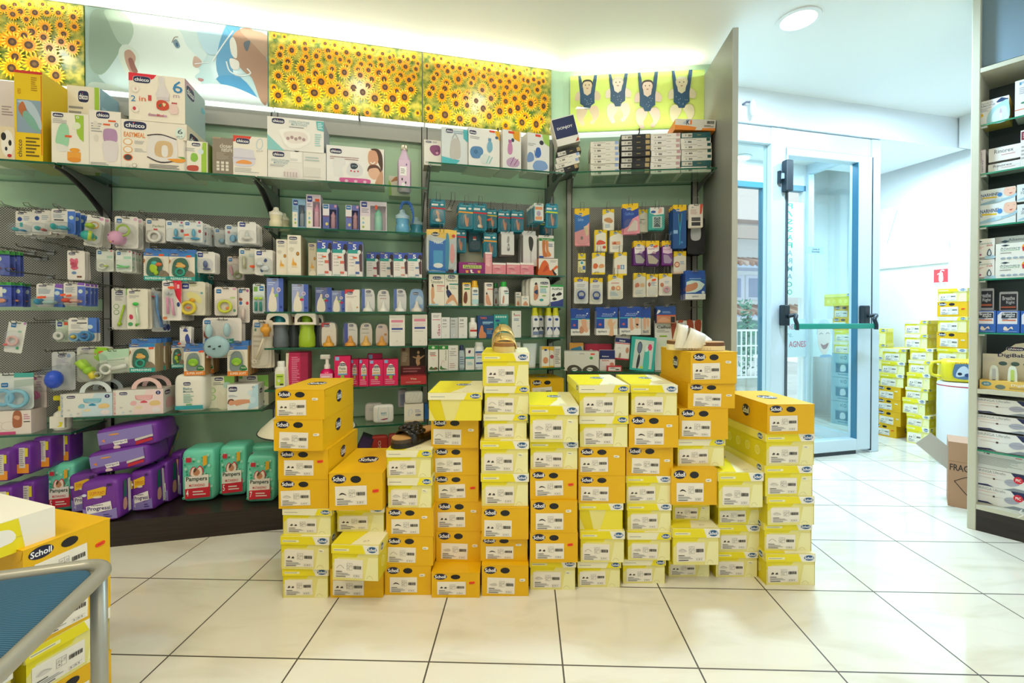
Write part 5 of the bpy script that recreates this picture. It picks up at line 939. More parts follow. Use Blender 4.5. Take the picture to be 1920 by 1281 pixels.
root = empty('counter_display', TR(WA.pt((t0 + t1) / 2, .25, S3['e'] + .001), 14)); b = MB(); b.box(-w_ / 2, w_ / 2, 0, .10, 0, h1, 'c0343a'); art(b, 'T 38 58 62 80 e9d9c0 Vea;l 20 20 80 34 1 e9b9b0', (-w_ / 2, 0, 0), (w_, 0, 0), (0, 0, h1), (0, -1, 0)); b.build('tray', root)
b = MB(); b.box(-w_ / 2, w_ / 2, .09, .095, h1, h2, '26120e'); art(b, 'r 0 32 36 100 8a7560;r 6 86 20 96 5a2a1a;l 6 46 32 82 8 c9b9a0;r 0 0 100 30 5a1520;l 10 6 90 26 2 a86a6a;s caa27a 64 62 68 70 76 70 80 60 76 46 70 30 62 44;o 72 80 5 6 d8b08a;s caa27a 50 66 64 62 62 58 50 62;s caa27a 80 62 96 70 96 66 80 56;s caa27a 64 46 66 34 70 34 70 44;s caa27a 74 46 74 34 78 36 78 46', (-w_ / 2, .09, h1), (w_, 0, 0), (0, 0, h2 - h1), (0, -1, 0)); b.build('back_card', root); tag(root, 'red counter display tray with a dark back card at the pink row end', 'display', g)
onshelf(WA, S3['f'], .24, [
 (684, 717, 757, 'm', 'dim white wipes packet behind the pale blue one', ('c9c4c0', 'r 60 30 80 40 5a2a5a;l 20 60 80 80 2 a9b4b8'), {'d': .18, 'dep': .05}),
 (699, 738, 760, 'm', 'white wipes packet with pale blue label behind the shoe boxes', ('e6e4de', 'n 2 9fd0e4 26 0 20 50 26 100;n 2 9fd0e4 74 0 80 50 74 100;T 38 52 70 62 4a8fb0 BABY;t 38 40 70 50 6ab0cc wipes;p 8a1f5a 32 16 74 24 74 18 50 12'), {'d': .24, 'dep': .05}),
 (758, 794, 758, 'b', 'white carton with a pale blue bib drawing under the cotton bag', ('ede6d6', 'n 2 9fd0e8 24 30 22 60 36 70 44 54 34 44;C 58 30 86 42;r 0 0 100 8 e3c9a8;l 56 50 90 70 2 aac'), {'dep': .08}),
], g)
zc = WA.sol(775, 757.5, .24)[1]
onshelf(WA, zc, .24, [(759, 793, 735, 'm', 'bag of white cotton buds on the bib carton', ('dfddd6', ';'.join('o %d %d 2.2 3 b9b4aa' % ((i * 37) % 90 + 5, (i * 53) % 84 + 8) for i in range(34))), {'dep': .06}),
                       (746, 764, 731, 'm', 'clear bag with lilac card left of the cotton bud bag', ('b9b4c4', 'r 20 10 80 80 8f94b4'), {'dep': .05, 'd': .14, 'z': S3['f'] + .06})], g)
S3['g'] = shelf(WA, .636, 1.485, WA.sol(730, 856, .24)[1], .24, 'lowest glass shelf, mostly hidden behind the shoe box stacks')
onshelf(WA, S3['g'], .2, [(665, 689, 818, 'b', 'dark purple carton tipped over on the lowest shelf', ('3c2a52', 'r 10 10 90 90 4a3566', '1f1a2a'), {'roll': 24, 'dep': .08, 'z': S3['g'] + .02}),
 (696, 727, 818, 'm', 'red plastic packet with pale lettering behind the golden box', ('b8302a', 'v 40 20 60 80 d9c9b0 GO'), {'dep': .05}), (727, 752, 815, 'm', 'smaller red packet near the black sandal', ('a83a34', 'l 20 20 80 80 3 d9b0a0'), {'dep': .05})], g)
onshelf(WA, S3['g'], .2, [(796, 804, 758, 'b', 'blue carton sliver behind the large plain shoe box', ('2a6ab4', '', '1f5a9c'), {'z': S3['f'], 'd': .2, 'dep': .05})], g)

g = 'foot care and skin goods beside the corner'
onshelf(WA, S4['a'], .25, [
 (861, 909.5, 492, 'b', 'purple counter display with sock pictures and lime panel', ('8c1f74', 't 34 84 66 94 f0e0ee calze;r 14 46 86 76 b9cf6a;t 20 62 80 72 5a2a5a FOOT;t 18 50 82 60 5a2a5a SMALTO;p f0a040 24 30 36 30 34 8 26 8;s f3e6e0 42 34 50 34 50 16 58 10 46 8;p f0a040 70 30 82 30 80 8 72 8', '9c2f84', '', 'cfc0c8'), {'dep': .12}),
 (862, 907, 456, 'b', 'olive grey back flap of the purple counter display', ('9fa28a', 'n 2 3a4468 6 20 20 40 50 34;n 2 3a4468 6 4 30 20 60 16', '9a9c86'), {'dep': .003, 'd': .13, 'cat': 'display'}),
 (909.7, 922.5, 473, 'b', 'tall narrow rose carton beside the purple display', ('e79aa4', 'r 0 92 100 100 f0eae4;l 12 40 88 86 6 f6d0d4;o 50 42 22 7 f3c0c4', 'd88a94'), {'dep': .06}),
] + [(x0, x0 + 25, 493, 'b', 'low rose carton with white lid band, %s of the three' % nm, ('e58a98', 'r 0 84 100 100 f2ece8;l 10 56 80 76 3 f3c8cc;s b86a7a 8 50 40 56 60 40 40 46;l 30 10 80 26 2 f3c8cc'), {'dep': .07}) for x0, nm in ((923.5, 'left'), (950, 'middle'), (975.6, 'right'))] + [
 (1010, 1046, 485, 'b', 'white carton with an orange leg picture at the right end', ('ece6dc', 's e0662a 0 0 10 60 30 90 50 70 60 30 90 60 100 50 80 30 90 0;s c84a1a 20 20 40 60 50 40;s 1f1a1a 70 40 90 14 96 12 84 4 74 20;l 60 78 96 92 2 aaa', 'c8561f'), {'dep': .09, 'd': .24}),
], g)
TM = 'D 24 84 78 94;t 10 72 88 82 3a6a4a Timodore;r 50 62 100 66 %s;l 50 44 96 60 3 e0b0a8;s 3a2420 16 66 24 70 30 60 24 54;s d9a27a 14 54 30 58 34 30 26 18 40 6 20 4 14 20;l 0 0 0 0 0 aaa'.replace(';l 0 0 0 0 0 aaa', '')
onshelf(WA, S4['b'], .25, [
 (804.5, 833.5, 515, 'b', 'white foot care carton with standing woman, left of the pair', ('ede6d8', TM % 'd88a8a' + ';r 0 2 60 6 9fd0e0', 'd0c8b8'), {'dep': .08}),
 (834, 859, 514, 'b', 'white foot care carton with seated woman, right of the pair', ('ede6d8', 'D 24 86 78 96;t 8 76 90 84 3a6a4a Timodore;r 34 66 100 70 3a8f8a;l 40 52 96 62 2 aac0b8;s 2a1a1a 10 56 20 66 26 56 20 48;s 22305c 10 46 30 50 54 34 40 20 20 28;s d9a27a 20 20 60 36 96 8 90 2 60 18 10 4;r 0 2 50 5 9fd0e0'), {'dep': .08}),
 (867.5, 882.5, 530, 'b', 'slim cream carton with yellow top beside the yellow capped can', ('ece2c8', 'r 0 92 100 100 e8b830;D 16 84 84 93;r 20 70 90 76 3a8f4a;s 7a3f2a 10 20 20 54 50 60 60 30 40 10', 'e0b040'), {'dep': .04}),
 (883.5, 898.5, 526, 'f', 'white powder can with an orange yellow cap', ('spray', M('e9ece8', .3), M('e9b21c', .3), '@e9ece8D 16 78 84 92;r 10 60 90 66 3a7ab0;r 0 0 100 30 b9dde6'), {}),
 (909, 924, 530, 'b', 'slim cream carton with seated woman, left of the green capped bottles', ('eee3da', 'D 20 84 90 94;r 30 70 100 74 d86a5a;s 2f1a1a 14 50 24 60 34 50;s dba184 20 10 14 44 40 48 70 20 80 4'), {'dep': .04}),
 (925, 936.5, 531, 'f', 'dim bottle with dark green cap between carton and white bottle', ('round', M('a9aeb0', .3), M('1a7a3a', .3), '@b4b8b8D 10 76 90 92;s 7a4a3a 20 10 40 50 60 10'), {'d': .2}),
 (937, 955.5, 528, 'f', 'white bottle with bright green cap', ('round', M('f1f2f0', .3), M('1fa83a', .3), '@f1f2f0D 40 82 90 94;r 50 70 100 76 4aa0b0;s c98a6a 20 10 30 56 44 50 40 10'), {'d': .26}),
 (967, 977, 548, 'b', 'tiny slim carton left of the wipes pouches', ('ece6dc', 'l 10 80 90 92 1 555;l 10 60 90 74 2 6a9ab0;s c98a6a 20 10 40 40 70 10'), {'dep': .03, 'd': .2}),
 (978, 992, 555, 'b', 'small slim carton just left of the wipes pouches', ('efe9e0', 'l 30 86 80 94 1 555;l 16 66 90 80 2 6aa0b8;s d6997a 20 10 50 50 90 10'), {'dep': .03}),
 (994, 1032, 521, 'm', 'white foot wipes pouch with a woman and green lettering', ('efeee8', 's 2a1a1a 18 80 26 90 34 80;s c98a6a 14 20 16 70 34 78 40 40 30 20;s 22406a 14 50 34 60 34 40;D 50 82 94 92;r 48 70 92 74 5ab04a;l 48 46 96 66 4 7ac0d0;o 56 18 12 5 2a9f9a;l 60 30 90 40 1 8ab84a'), {'dep': .04, 'n': 2, 'sp': .045, 'dt': -.012, 'bl': 'white foot wipes pouch behind the front pouch'}),
 (1032, 1056, 534, 'b', 'white and navy insole carton with green top edge', ('f0f0ee', 'r 0 90 100 100 2aa050;p 2f3f8c 0 0 100 0 100 36 60 26 0 20;T 10 76 90 86 5a7a6a ActiPad;s 222 10 50 24 60 36 54 24 44;s 222 40 52 70 66 90 58 70 50;s 222 14 34 30 42 50 34 30 28'), {'dep': .05}),
], g)
SV = 'T 14 80 60 90 6a6a6a SVR;l 10 66 86 72 1 444;l 10 50 80 60 2 aaa;o 50 14 12 5 ddd'
onshelf(WA, S4['c'], .25, [
 (809, 827.5, 587, 'b', 'tall white carton with rose writing, left end above the green topped cartons', ('eeeaea', 'l 16 82 84 92 2 999;r 10 72 90 75 d88a9a;v 56 10 88 56 b03a6a dao', 'c9c4c4'), {'dep': .07}),
 (828, 843.5, 595, 'b', 'white and grey dermatology carton, left of three', ('e9e9e9', SV), {'dep': .05}),
 (844.5, 859, 596, 'b', 'light grey dermatology carton, middle of three', ('c9ced2', SV), {'dep': .05, 'd': .24}),
 (860, 876, 595, 'b', 'white and grey dermatology carton, right of three', ('ecebea', SV), {'dep': .05}),
 (880, 895.5, 596, 'f', 'white bottle with a red label band', ('round', M('f0eeea', .25), M('f3f1ee', .3), '@f0eeear 0 40 100 56 c8302a;l 10 60 90 76 2 e0a0a0'), {}),
 (896, 925.5, 592, 'b', 'dark blue carton with a bare foot behind the tan sandal', ('1d4a84', 'T 14 84 56 94 e06a3a TIMO;r 30 66 96 74 6fa8d0;l 30 60 90 72 2 9fc4e0;s d9885a 8 0 10 30 22 56 32 50 36 30 50 20 50 0;r 56 38 96 41 e08a4a;l 56 16 96 34 3 7aa8d0'), {'dep': .05}),
 (926, 952.5, 590, 'b', 'teal carton with pale circles behind the tan sandal', ('2a9c98', ';'.join('o %d 90 7 4 c9e6e0' % (18 + 16 * i) for i in range(5)) + ';o 26 74 16 5 1f4a8c;T 20 52 80 62 1f3f4a TROSYD;l 40 40 90 46 1 e0e090;l 20 10 80 34 3 9fd8d0', '1f8480'), {'dep': .05}),
 (960, 977, 583, 'b', 'tall white cream carton right of the tan sandal', ('ebebe8', 'T 20 80 92 86 c8303a GEHWOL;l 20 62 90 72 2 3a6a9a;o 24 88 6 3 2a6a4a;l 60 40 90 46 1 9ab'), {'dep': .05}),
] + [(x0, x1, 577, 'f', 'foot spray can with yellow shoulders, ' + nm, ('spray', M('d9dbe2', .25), M('d9d41a', .3), '@e6e6eao 50 88 30 8 1c3f8c;p %s 0 20 50 44 100 20 100 44 0 44;r 0 0 100 20 %s' % (c_, c2)), {'d': dd}) for x0, x1, nm, c_, c2, dd in
    ((998, 1011.5, 'leftmost of five', '1f2430', '7a8ab0', .25), (1008, 1020, 'second of five, half hidden', '22262f', '6a7aa8', .19), (1020, 1031, 'dim middle one of five', '2a3a6a', '4a4a50', .16), (1024.5, 1037, 'fourth of five', '1f3f8c', 'e6e6ea', .25), (1037, 1050.5, 'rightmost of five', '1f3f8c', 'e9e9ec', .25))], g)
onshelf(WA, S4['d'], .25, [
 (803, 821.5, 648, 'b', 'white herbal carton with green top and red bar, left one', ('eeeae2', 'r 0 84 100 100 2a8a3a;o 50 92 16 5 cfe0c8;l 16 62 84 74 2 7a5a4a;r 20 58 80 61 d04a3a;o 50 46 16 6 eee0dc;s 4a6a3a 10 4 30 16 50 10 80 14 96 4;o 70 8 8 4 a83a3a'), {'dep': .05}),
 (823.5, 840, 648, 'b', 'white herbal carton with green top and upright lettering, right one', ('eeeae2', 'r 0 84 100 100 2a8a3a;o 50 92 16 5 cfe0c8;v 66 40 82 80 3a6a3a Herbal;n 2 c04a4a 20 20 40 40 60 30;s 4a7a4a 10 4 20 20 40 10 96 4'), {'dep': .05}),
 (840.6, 859, 648, 'b', 'plain white cream carton with grey lettering below the row of dermatology cartons', ('e8e5e0', 'T 30 84 72 90 8a8a8a Eucerin;l 14 56 86 78 3 aaa;l 14 6 86 30 3 caa'), {'dep': .05}),
 (860.5, 872, 647.6, 'f', 'small silver bottle with navy cap', ('round', M('a9b9c4', .25), M('22305c', .3), '@b4c4ccl 6 20 94 80 4 6a7a9a'), {}),
 (873, 889, 653, 'b', 'white carton with purple sign and turquoise band', ('ecece8', 's 5a1f5a 30 80 40 90 60 88 50 76;r 0 50 100 60 3aa8a8;l 20 20 90 36 3 8ad0d0'), {'dep': .05}),
 (889.5, 910, 642, 'f', 'white tub with a blue band half behind the yellow sandal box', ('spray', M('dfe6ea', .3), M('f0f0ee', .3), '@dfe9f0r 0 88 100 100 2a5fa8;T 10 72 90 84 d84a4a GEHWOL;r 6 20 90 30 2a4a9c;l 20 54 90 64 1 4a8ab0'), {}),
 (952, 976, 642, 'b', 'white foot cream carton peeping out right of the tan sandal', ('e9e6e2', 'T 20 76 90 86 c8404a GEHWOL;o 24 92 6 4 2a6a4a'), {'dep': .05, 'd': .2}),
 (984, 1013, 645, 'f', 'cream tube with an orange yellow end beside the pale sandal box', ('tube', M('dde8ec', .3), M('eef0ee', .3), ''), {'k': {}}),
 (1016, 1030, 650, 'b', 'white carton with yellow top and peach heel picture', ('ece9e0', 'p e9b820 0 84 60 90 100 80 100 100 0 100;o 50 84 20 5 1c3f8c;o 50 34 34 16 e39a6a;r 0 0 100 6 e9b820'), {'dep': .05}),
 (1030.5, 1039, 650, 'b', 'slim carton with yellow top beside the peach heel carton', ('e8e4da', 'p e9b820 0 84 100 78 100 100 0 100;o 50 50 40 10 b84a5a;r 0 0 100 6 e9b820'), {'dep': .04, 'd': .23}),
 (1039.5, 1051.5, 650, 'b', 'grey white carton with ruled lines at the right end of its shelf', ('e3ded6', 'l 10 14 90 90 9 8a8a84'), {'dep': .04, 'd': .24}),
], g)
# ---- hanging plaster packs
g = 'teal plaster packs'
def cp(band, foot=1, dk='157f96'):
    return (dk, 't 14 86 86 93 8fd6e0 Compeed;r 4 74 50 82 e9e6e0;o 78 79 12 4 e9e6e0;p %s 0 68 100 66 100 60 0 62;r 14 6 86 58 0f6f88;%s' % (band, ('s d99a6a 34 50 44 56 56 44 60 24 70 14 60 8 50 14 44 34;o 46 16 14 6 e9e0d0;n 1.5 e9c9a0 30 34 46 52 62 40' if foot == 1 else 's d9926a 40 52 48 56 56 40 66 14 56 8 46 20;s c9805a 60 40 66 44 70 30 64 20;n 1.5 9fd0d8 30 20 36 50 60 56')))
hang(WA, [
 (808, 374, 834.5, 420, 'k', 'teal plaster pack with red band, leftmost on the top row', cp('c8202c'), {'n': 5, 'k': {'bub': (6, 4, 94, 60)}, 'd': .24}),
 (860, 381, 887, 429, 'k', 'teal plaster pack with orange band, second on the top row', cp('e8a02a', 2), {'n': 5, 'k': {'bub': (6, 4, 94, 60)}, 'd': .24}),
 (887.5, 381.5, 912.5, 432, 'k', 'teal plaster pack with red band, right of the orange banded one', cp('c8202c'), {'n': 4, 'k': {'bub': (6, 4, 94, 60)}, 'd': .24}),
 (913, 391.5, 931.5, 428, 'k', 'small teal plaster pack with yellow band and red tab', cp('e0c020', 2), {'n': 2, 'k': {'bub': (6, 4, 94, 60), 'stk': (16, 40)}, 'd': .18}),
 (934, 393, 956.5, 435, 'k', 'teal plaster pack with red band and two toes, mid row', cp('c8202c', 2), {'n': 3, 'k': {'bub': (6, 4, 94, 60)}, 'd': .18}),
 (958.5, 394, 981.5, 435, 'k', 'teal plaster pack with red band, left of the white stack', cp('c8202c', 2), {'n': 3, 'k': {'bub': (6, 4, 94, 60)}, 'd': .18}),
 (1001, 381, 1019, 417, 'k', 'white and teal patch pack at the front of a deep stack', ('dfe6e2', 't 14 86 86 94 2a8fa4 Compeed;r 0 0 100 8 157f96;r 12 66 88 80 e89a6a;o 50 46 22 14 b9a4c4;r 16 14 84 30 e8a070;r 0 8 8 84 157f96'), {'n': 8, 'sp': .02, 'd': .25}),
 (1024, 382, 1045.5, 427, 'k', 'teal plaster pack with lime band at the right end of the top row', cp('cfe020', 2, '1f8fb0'), {'n': 1, 'k': {'bub': (6, 4, 94, 60)}, 'd': .24}),
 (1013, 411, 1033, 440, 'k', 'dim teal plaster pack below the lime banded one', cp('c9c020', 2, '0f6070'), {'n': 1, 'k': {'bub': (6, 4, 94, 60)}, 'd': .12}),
 (851, 428, 874, 473, 'k', 'teal plaster pack with red band on the second row, beside the blue file pack', cp('c8202c', 2), {'n': 2, 'k': {'bub': (6, 4, 94, 60)}}),
 (879, 433, 902, 471, 'k', 'dark teal plaster pack with a small red square', ('0c4f5f', 't 14 84 86 93 3f8f9c Compeed;r 34 60 60 72 c84a4a;r 34 54 60 60 e0d8d0;r 14 6 86 50 0a4454'), {'n': 1, 'd': .16, 'k': {'bub': (6, 4, 94, 50)}}),
 (907, 436, 931.5, 481, 'k', 'teal plaster pack with orange band on the second row', cp('e8a02a', 2), {'n': 3, 'k': {'bub': (6, 4, 94, 60)}}),
 (940, 433, 964, 478, 'h', 'white hanging box with a chrome nail clipper', ('dcdcdc', 's 9a9a9c 44 60 50 90 62 86 60 60;s 7a7a7e 46 20 50 50 60 54 66 24;o 56 38 8 8 bbb', '', None, 'b9b9ba'), {'n': 1, 'dep': .05, 'k': {'hole': 'ddd'}}),
 (981, 432, 1006.5, 499, 'h', 'tall white hanging box with a black spoon shaped rasp', ('dddddd', 's 33312f 40 92 56 96 72 88 74 70 62 46 54 46 42 66;s b9b9ba 50 46 60 46 60 10 52 10', '', None, 'b4b4b4'), {'n': 1, 'dep': .06, 'k': {'hole': 'ddd'}}),
 (1011, 441, 1039, 484, 'h', 'white hanging carton with green top and bare feet', ('e9e6e0', 'r 0 86 100 100 2a8a3a;t 14 89 86 97 e6f0e0 Timodore;s c9763a 20 84 40 84 40 40 56 10 30 6 22 30;s d98a4a 42 84 60 84 62 40 80 16 60 6 50 20;l 60 56 96 74 3 4a6a8c;r 0 0 30 10 2a5fb0'), {'n': 1, 'dep': .03}),
 (800, 431, 856, 509, 'k', 'large blue and yellow nail file pack hanging at the left', ('c9cfd0', 'p e9c46a 0 84 30 96 100 90 100 100 0 100;s f0c860 6 90 10 100 92 100 96 84 70 78 30 84;S 16 84 42 94;p 2a6fc0 6 4 8 74 40 66 70 80 72 0;t 22 66 54 76 e6f0fa Velvet;r 22 12 54 50 4a9fd4;o 38 14 16 6 f0f0f0;s 3a8fb8 62 8 64 84 72 90 76 60 72 8;s e6a0a0 78 30 80 60 88 66 94 40 88 20;o 90 86 6 4 d8403a'), {'n': 2, 'd': .24, 'k': {'bub': (4, 2, 98, 92), 'dep': .03}, 'sp': .04}),
], g, 1)
for px_, py_ in ((849, 369), ): t_, z_ = WA.sol(px_, py_ + 8, .22); hook(WA, t_, z_, .22, 'empty wire hook between the first two teal plaster packs', 1)
onshelf(WA, S4['a'], .24, [(804, 856, 500, 'b', 'blue pack base lying on the shelf under the nail file pack', ('3a8fd0', 'r 60 10 90 60 4a2f2f;l 10 30 50 60 1 bfe0f6'), {'dep': .12})], g)

# ---- short wall: foot care cards
g = 'yellow topped foot care packs'
YT = 'p f0cc10 0 100 100 100 100 82 60 88 0 72;Z 26 84 60 94;'
def fc(sp, base='ebe6da'): return (base, YT + sp)
pic = 's d98a5a 10 30 14 50 36 52 48 40 40 28;s c86a4a 54 30 58 48 84 50 92 36 80 26;'
hang(WB, [
 (1078, 391, 1105, 460.5, 'k', 'large pink gel insole pack at the top left of the short wall', ('3070c4', 'p f3c40e 0 100 100 100 100 84 50 78 0 86;Z 24 80 54 88;p 2a6cb8 0 80 50 74 100 82 100 64 60 46 0 38;t 20 66 60 74 9fc8f0 GelActiv;p f0a0a8 0 36 60 44 100 62 100 0 0 0;o 48 20 9 5 8a7a74;p e0c8a0 60 50 90 56 94 30 80 24'), {'n': 2, 'd': .22, 'k': {'bub': (4, 2, 96, 50)}}),
 (1130, 392.5, 1151.5, 432, 'k', 'white foot care pack with a yellow edge and a hand picture', fc('s c98a5a 16 44 20 56 60 60 90 44 70 34;l 20 10 80 30 3 8ab0d0'), {'n': 2}),
 (1167, 382, 1196.5, 439, 'k', 'navy and pink gel heel pack, tallest of the top row', ('23439c', 'p f3c40e 0 100 100 100 100 84 60 76 0 88;Z 24 78 58 87;t 14 62 70 72 6a9ae0 GelActiv;p f096a8 0 18 30 26 60 50 100 60 100 0 0 0;p e8d4cc 20 10 40 26 70 46 90 40 88 10', ), {'n': 2, 'd': .24, 'roll': -3, 'k': {'bub': (4, 2, 96, 50)}}),
 (1197, 393, 1214.5, 435, 'k', 'beige foot pack with plain yellow top, right of the navy gel pack', fc('l 20 50 80 60 1 888;o 26 44 14 7 b9b0a4;l 40 30 90 44 3 bbb', 'ddd8c8'), {'n': 2, 'd': .17}),
 (1216, 389, 1246, 431, 'k', 'mint green exfoliating pack with a chevron block', ('3fa8a0', 'p ece6e0 10 100 96 100 96 70 40 66 10 76;o 30 80 16 6 2a5fa8;s e8b0a0 60 74 70 96 84 92 80 76;r 24 8 84 60 cfe6e0;r 34 12 74 56 4a5a64;n 2.5 cfe6e0 34 20 54 34 74 20;n 2.5 cfe6e0 34 30 54 44 74 30;n 2.5 cfe6e0 34 40 54 54 74 40'), {'n': 2, 'k': {'bub': (20, 4, 90, 64)}}),
 (1262, 384, 1287, 466, 'k', 'tall dark blue pack with a turquoise corn tool', ('1a4f94', 'p f3c40e 0 100 100 100 100 88 50 84 0 92;Z 22 84 52 91;n 5 2aa0b8 40 80 44 60 52 40 50 8;n 5 2aa0b8 66 80 60 60 54 40;s 4a4a50 46 76 56 80 58 62 48 60;r 4 34 36 42 8ab8e0;o 66 14 10 3 3a7ac0'), {'n': 6, 'd': .24, 'sp': .016}),
 (1292, 383, 1318, 427, 'k', 'white card with two dark grinding rollers', ('ebe3dc', 'p d8503a 80 100 100 100 90 60 78 56;r 18 28 82 44 4a4a4c;r 18 8 82 24 33333a;n 1 aaa 18 36 82 36;t 16 84 40 90 2a6a6a dr.;l 10 56 60 78 4 c9a0a0'), {'n': 1, 'd': .26}),
 (1289, 409, 1322, 476, 'k', 'long black insole with pale grey pad at the right end', ('15161f', 's 15161f 10 4 4 50 20 96 80 96 96 50 80 4;s c9ccd4 24 40 20 70 36 88 64 88 76 66 70 40'), {'n': 3, 'd': .2, 'cat': 'insole', 'sp': .03}),
 (1115, 431, 1138, 471, 'k', 'yellow edged white pack with pink lettering, second row left', fc('r 0 0 8 100 f0cc10;r 92 0 100 100 f0cc10;s d8563a 16 40 40 52 80 44 84 34 20 30;o 78 18 14 7 c84a3a'), {'n': 2, 'sp': .03}),
 (1143.5, 432.5, 1168, 473, 'k', 'white pack with small orange foot picture, second row', fc('r 16 34 80 50 e0a884;s b85a3a 20 38 40 48 50 38;l 20 14 80 28 3 bbb'), {'n': 2, 'sp': .03}),
 (1084, 475, 1098, 511, 'k', 'narrow yellow pack with a round blue sign, left edge', ('e6dc9a', 'r 0 74 100 100 f0d810;Z 26 84 70 94;r 0 60 100 66 3a3a3a;o 50 50 30 12 e0e8ec;o 50 50 18 8 4a9ab0;r 60 14 96 34 3a6ac0;l 10 8 60 28 3 888'), {'n': 1}),
 (1110.5, 474, 1134.5, 514.5, 'k', 'white pack with toes and heel pictures, third row', fc('s d86a3a 8 30 12 48 34 50 46 38 30 26;s e0a06a 54 30 60 46 88 46 90 32;r 0 0 100 8 f0cc10'), {'n': 1, 'd': .22}),
 (1152, 473, 1175.5, 516, 'k', 'white pack with one pink and one blue square', fc('r 22 26 44 44 e08a7a;r 50 26 78 44 2a7ac0;o 64 35 8 8 cfe0f0;r 0 0 100 6 f0cc10'), {'n': 2}),
 (1188, 451.5, 1210, 497, 'k', 'purple insole pack, left of the three', ('6a2a84', 'p f3c40e 0 100 100 100 100 78 50 84 0 74;p efe6e6 8 74 50 84 96 78 96 60 60 50 10 46;Z 26 76 60 86;t 16 62 70 70 8a4a9c PartyFeet;s c9b4cc 44 50 60 58 76 48;p b9b0b4 10 44 60 40 96 20 80 6 20 8'), {'n': 3, 'k': {'bub': (6, 3, 94, 48)}}),
 (1211.5, 451.5, 1236, 498, 'k', 'purple insole pack with an orange sticker, middle of the three', ('62287c', 'p f3c40e 0 100 100 100 100 78 50 84 0 74;p efe6e6 6 74 50 84 98 78 98 60 60 50 10 46;Z 26 76 60 86;t 16 62 66 70 8a4a9c PartyFeet;s c9a0b0 44 50 60 58 76 48;p c9b9a4 10 44 50 40 96 20 80 6 20 8'), {'n': 3, 'd': .22, 'k': {'bub': (6, 3, 94, 48), 'stk': (70, 76)}}),
 (1241, 451.5, 1261, 497, 'k', 'narrow purple insole pack, right of the three', ('7a2a90', 'p f3c40e 0 100 100 100 100 80 50 84 0 78;p e6c8e0 10 74 96 78 96 50 60 46 10 50;Z 26 74 66 84;t 14 60 80 68 c06ab0 PartyFeet;p b99ac0 14 44 60 40 96 20 80 6 20 8'), {'n': 3, 'k': {'bub': (6, 3, 94, 48)}}),
 (1263.5, 471, 1286.5, 513, 'k', 'white pack with a round peach heel picture beside the purple ones', ('e9e2d8', 'p f0cc10 0 100 100 100 100 76 50 84 0 74;Z 28 80 66 90;o 26 40 22 13 b8604a;o 26 40 16 9 f0c0a0;l 50 40 96 56 3 8ab0d0;r 0 0 100 8 e6c8b4'), {'n': 2}),
 (1077, 520, 1103, 569, 'k', 'clear pack with a blue silicone heel cup, left one', ('dfe0e0', 'p f0cc10 0 100 100 100 100 82 60 88 0 80;B 22 84 60 93;l 20 62 80 74 2 aab'), {'n': 3, 'k': {'bub': (8, 4, 92, 60), 'cont': 'R 50 34 24 5 1f4aa8;E 50 22 22 12 1c3f9c'}}),
 (1106.5, 521.5, 1130, 570, 'k', 'clear pack with a blue silicone heel cup, right one', ('e3e1da', 'p f0cc10 0 100 100 100 100 82 60 88 0 80;B 22 84 60 93;l 20 62 80 74 2 aab'), {'n': 2, 'k': {'bub': (8, 4, 92, 60), 'cont': 'R 50 34 26 5 1f4aa8;E 50 22 24 12 1c3f9c'}}),
 (1140.5, 515, 1168, 560.5, 'k', 'white pack with two heel cushions pictured, fourth row', ('e9e4d6', YT + 'o 34 44 14 9 c98a6a;o 68 44 16 10 e0a070;o 68 44 7 5 f3d8b0;l 20 60 80 70 1 d8a0a0;l 14 12 70 30 3 9ac0d8'), {'n': 3, 'k': {'bub': (6, 2, 94, 40)}}),
 (1188.5, 512, 1211, 557, 'k', 'white pack in clear wrap with toe pictures, fourth row', ('ebe4d8', YT + 's d8704a 12 40 16 56 40 58 46 44;s e6b884 54 42 58 56 84 56 86 42;l 20 12 80 30 3 b9c9d0'), {'n': 2, 'k': {'bub': (4, 2, 96, 96)}}),
 (1212, 514, 1233.5, 556.5, 'k', 'white pack with an orange flash on its yellow top, fourth row', ('ece5da', YT + 'o 26 54 12 10 b06a5a;l 40 46 90 64 3 8aa8c8;s e8e4dc 20 10 30 30 70 30 80 10'), {'n': 2, 'k': {'bub': (6, 2, 94, 44), 'stk': (60, 74)}}),
 (1235.5, 513, 1260, 554, 'k', 'white pack with pink toe separators, fourth row right', ('ebe3dc', YT + 'o 24 48 14 10 c97a5a;l 44 54 90 66 2 9ac0d8'), {'n': 2, 'k': {'bub': (20, 6, 94, 44), 'cont': 'R 56 26 18 6 e8a0b0'}}),
], g, 1)
g = 'blue bandage cartons'
def ep(t1_, sp, n=1): return ('1c4aa8', 'p 1c4aa8 0 74 100 74 100 100 0 100;r 0 68 100 72 35b0c0;r 0 0 100 68 d9cfc4;r 0 0 100 %d eceae6;%sr 0 28 38 68 1c4aa8;t 30 84 84 90 c9d8f4 %s;l 24 76 84 82 1 8fb0e8;T 8 8 50 20 4a5a6a epitact;n 1 7ab 26 24 32 28;o 18 44 7 5 c05a6a;o 86 94 4 3 e6ecf6' % (26, sp, t1_), '', None, 'dfe0e4')
F_ = 's dda98a 56 68 80 68 84 40 92 20 80 12 66 24 58 44;s c98f70 46 30 58 40 70 16 50 8;'
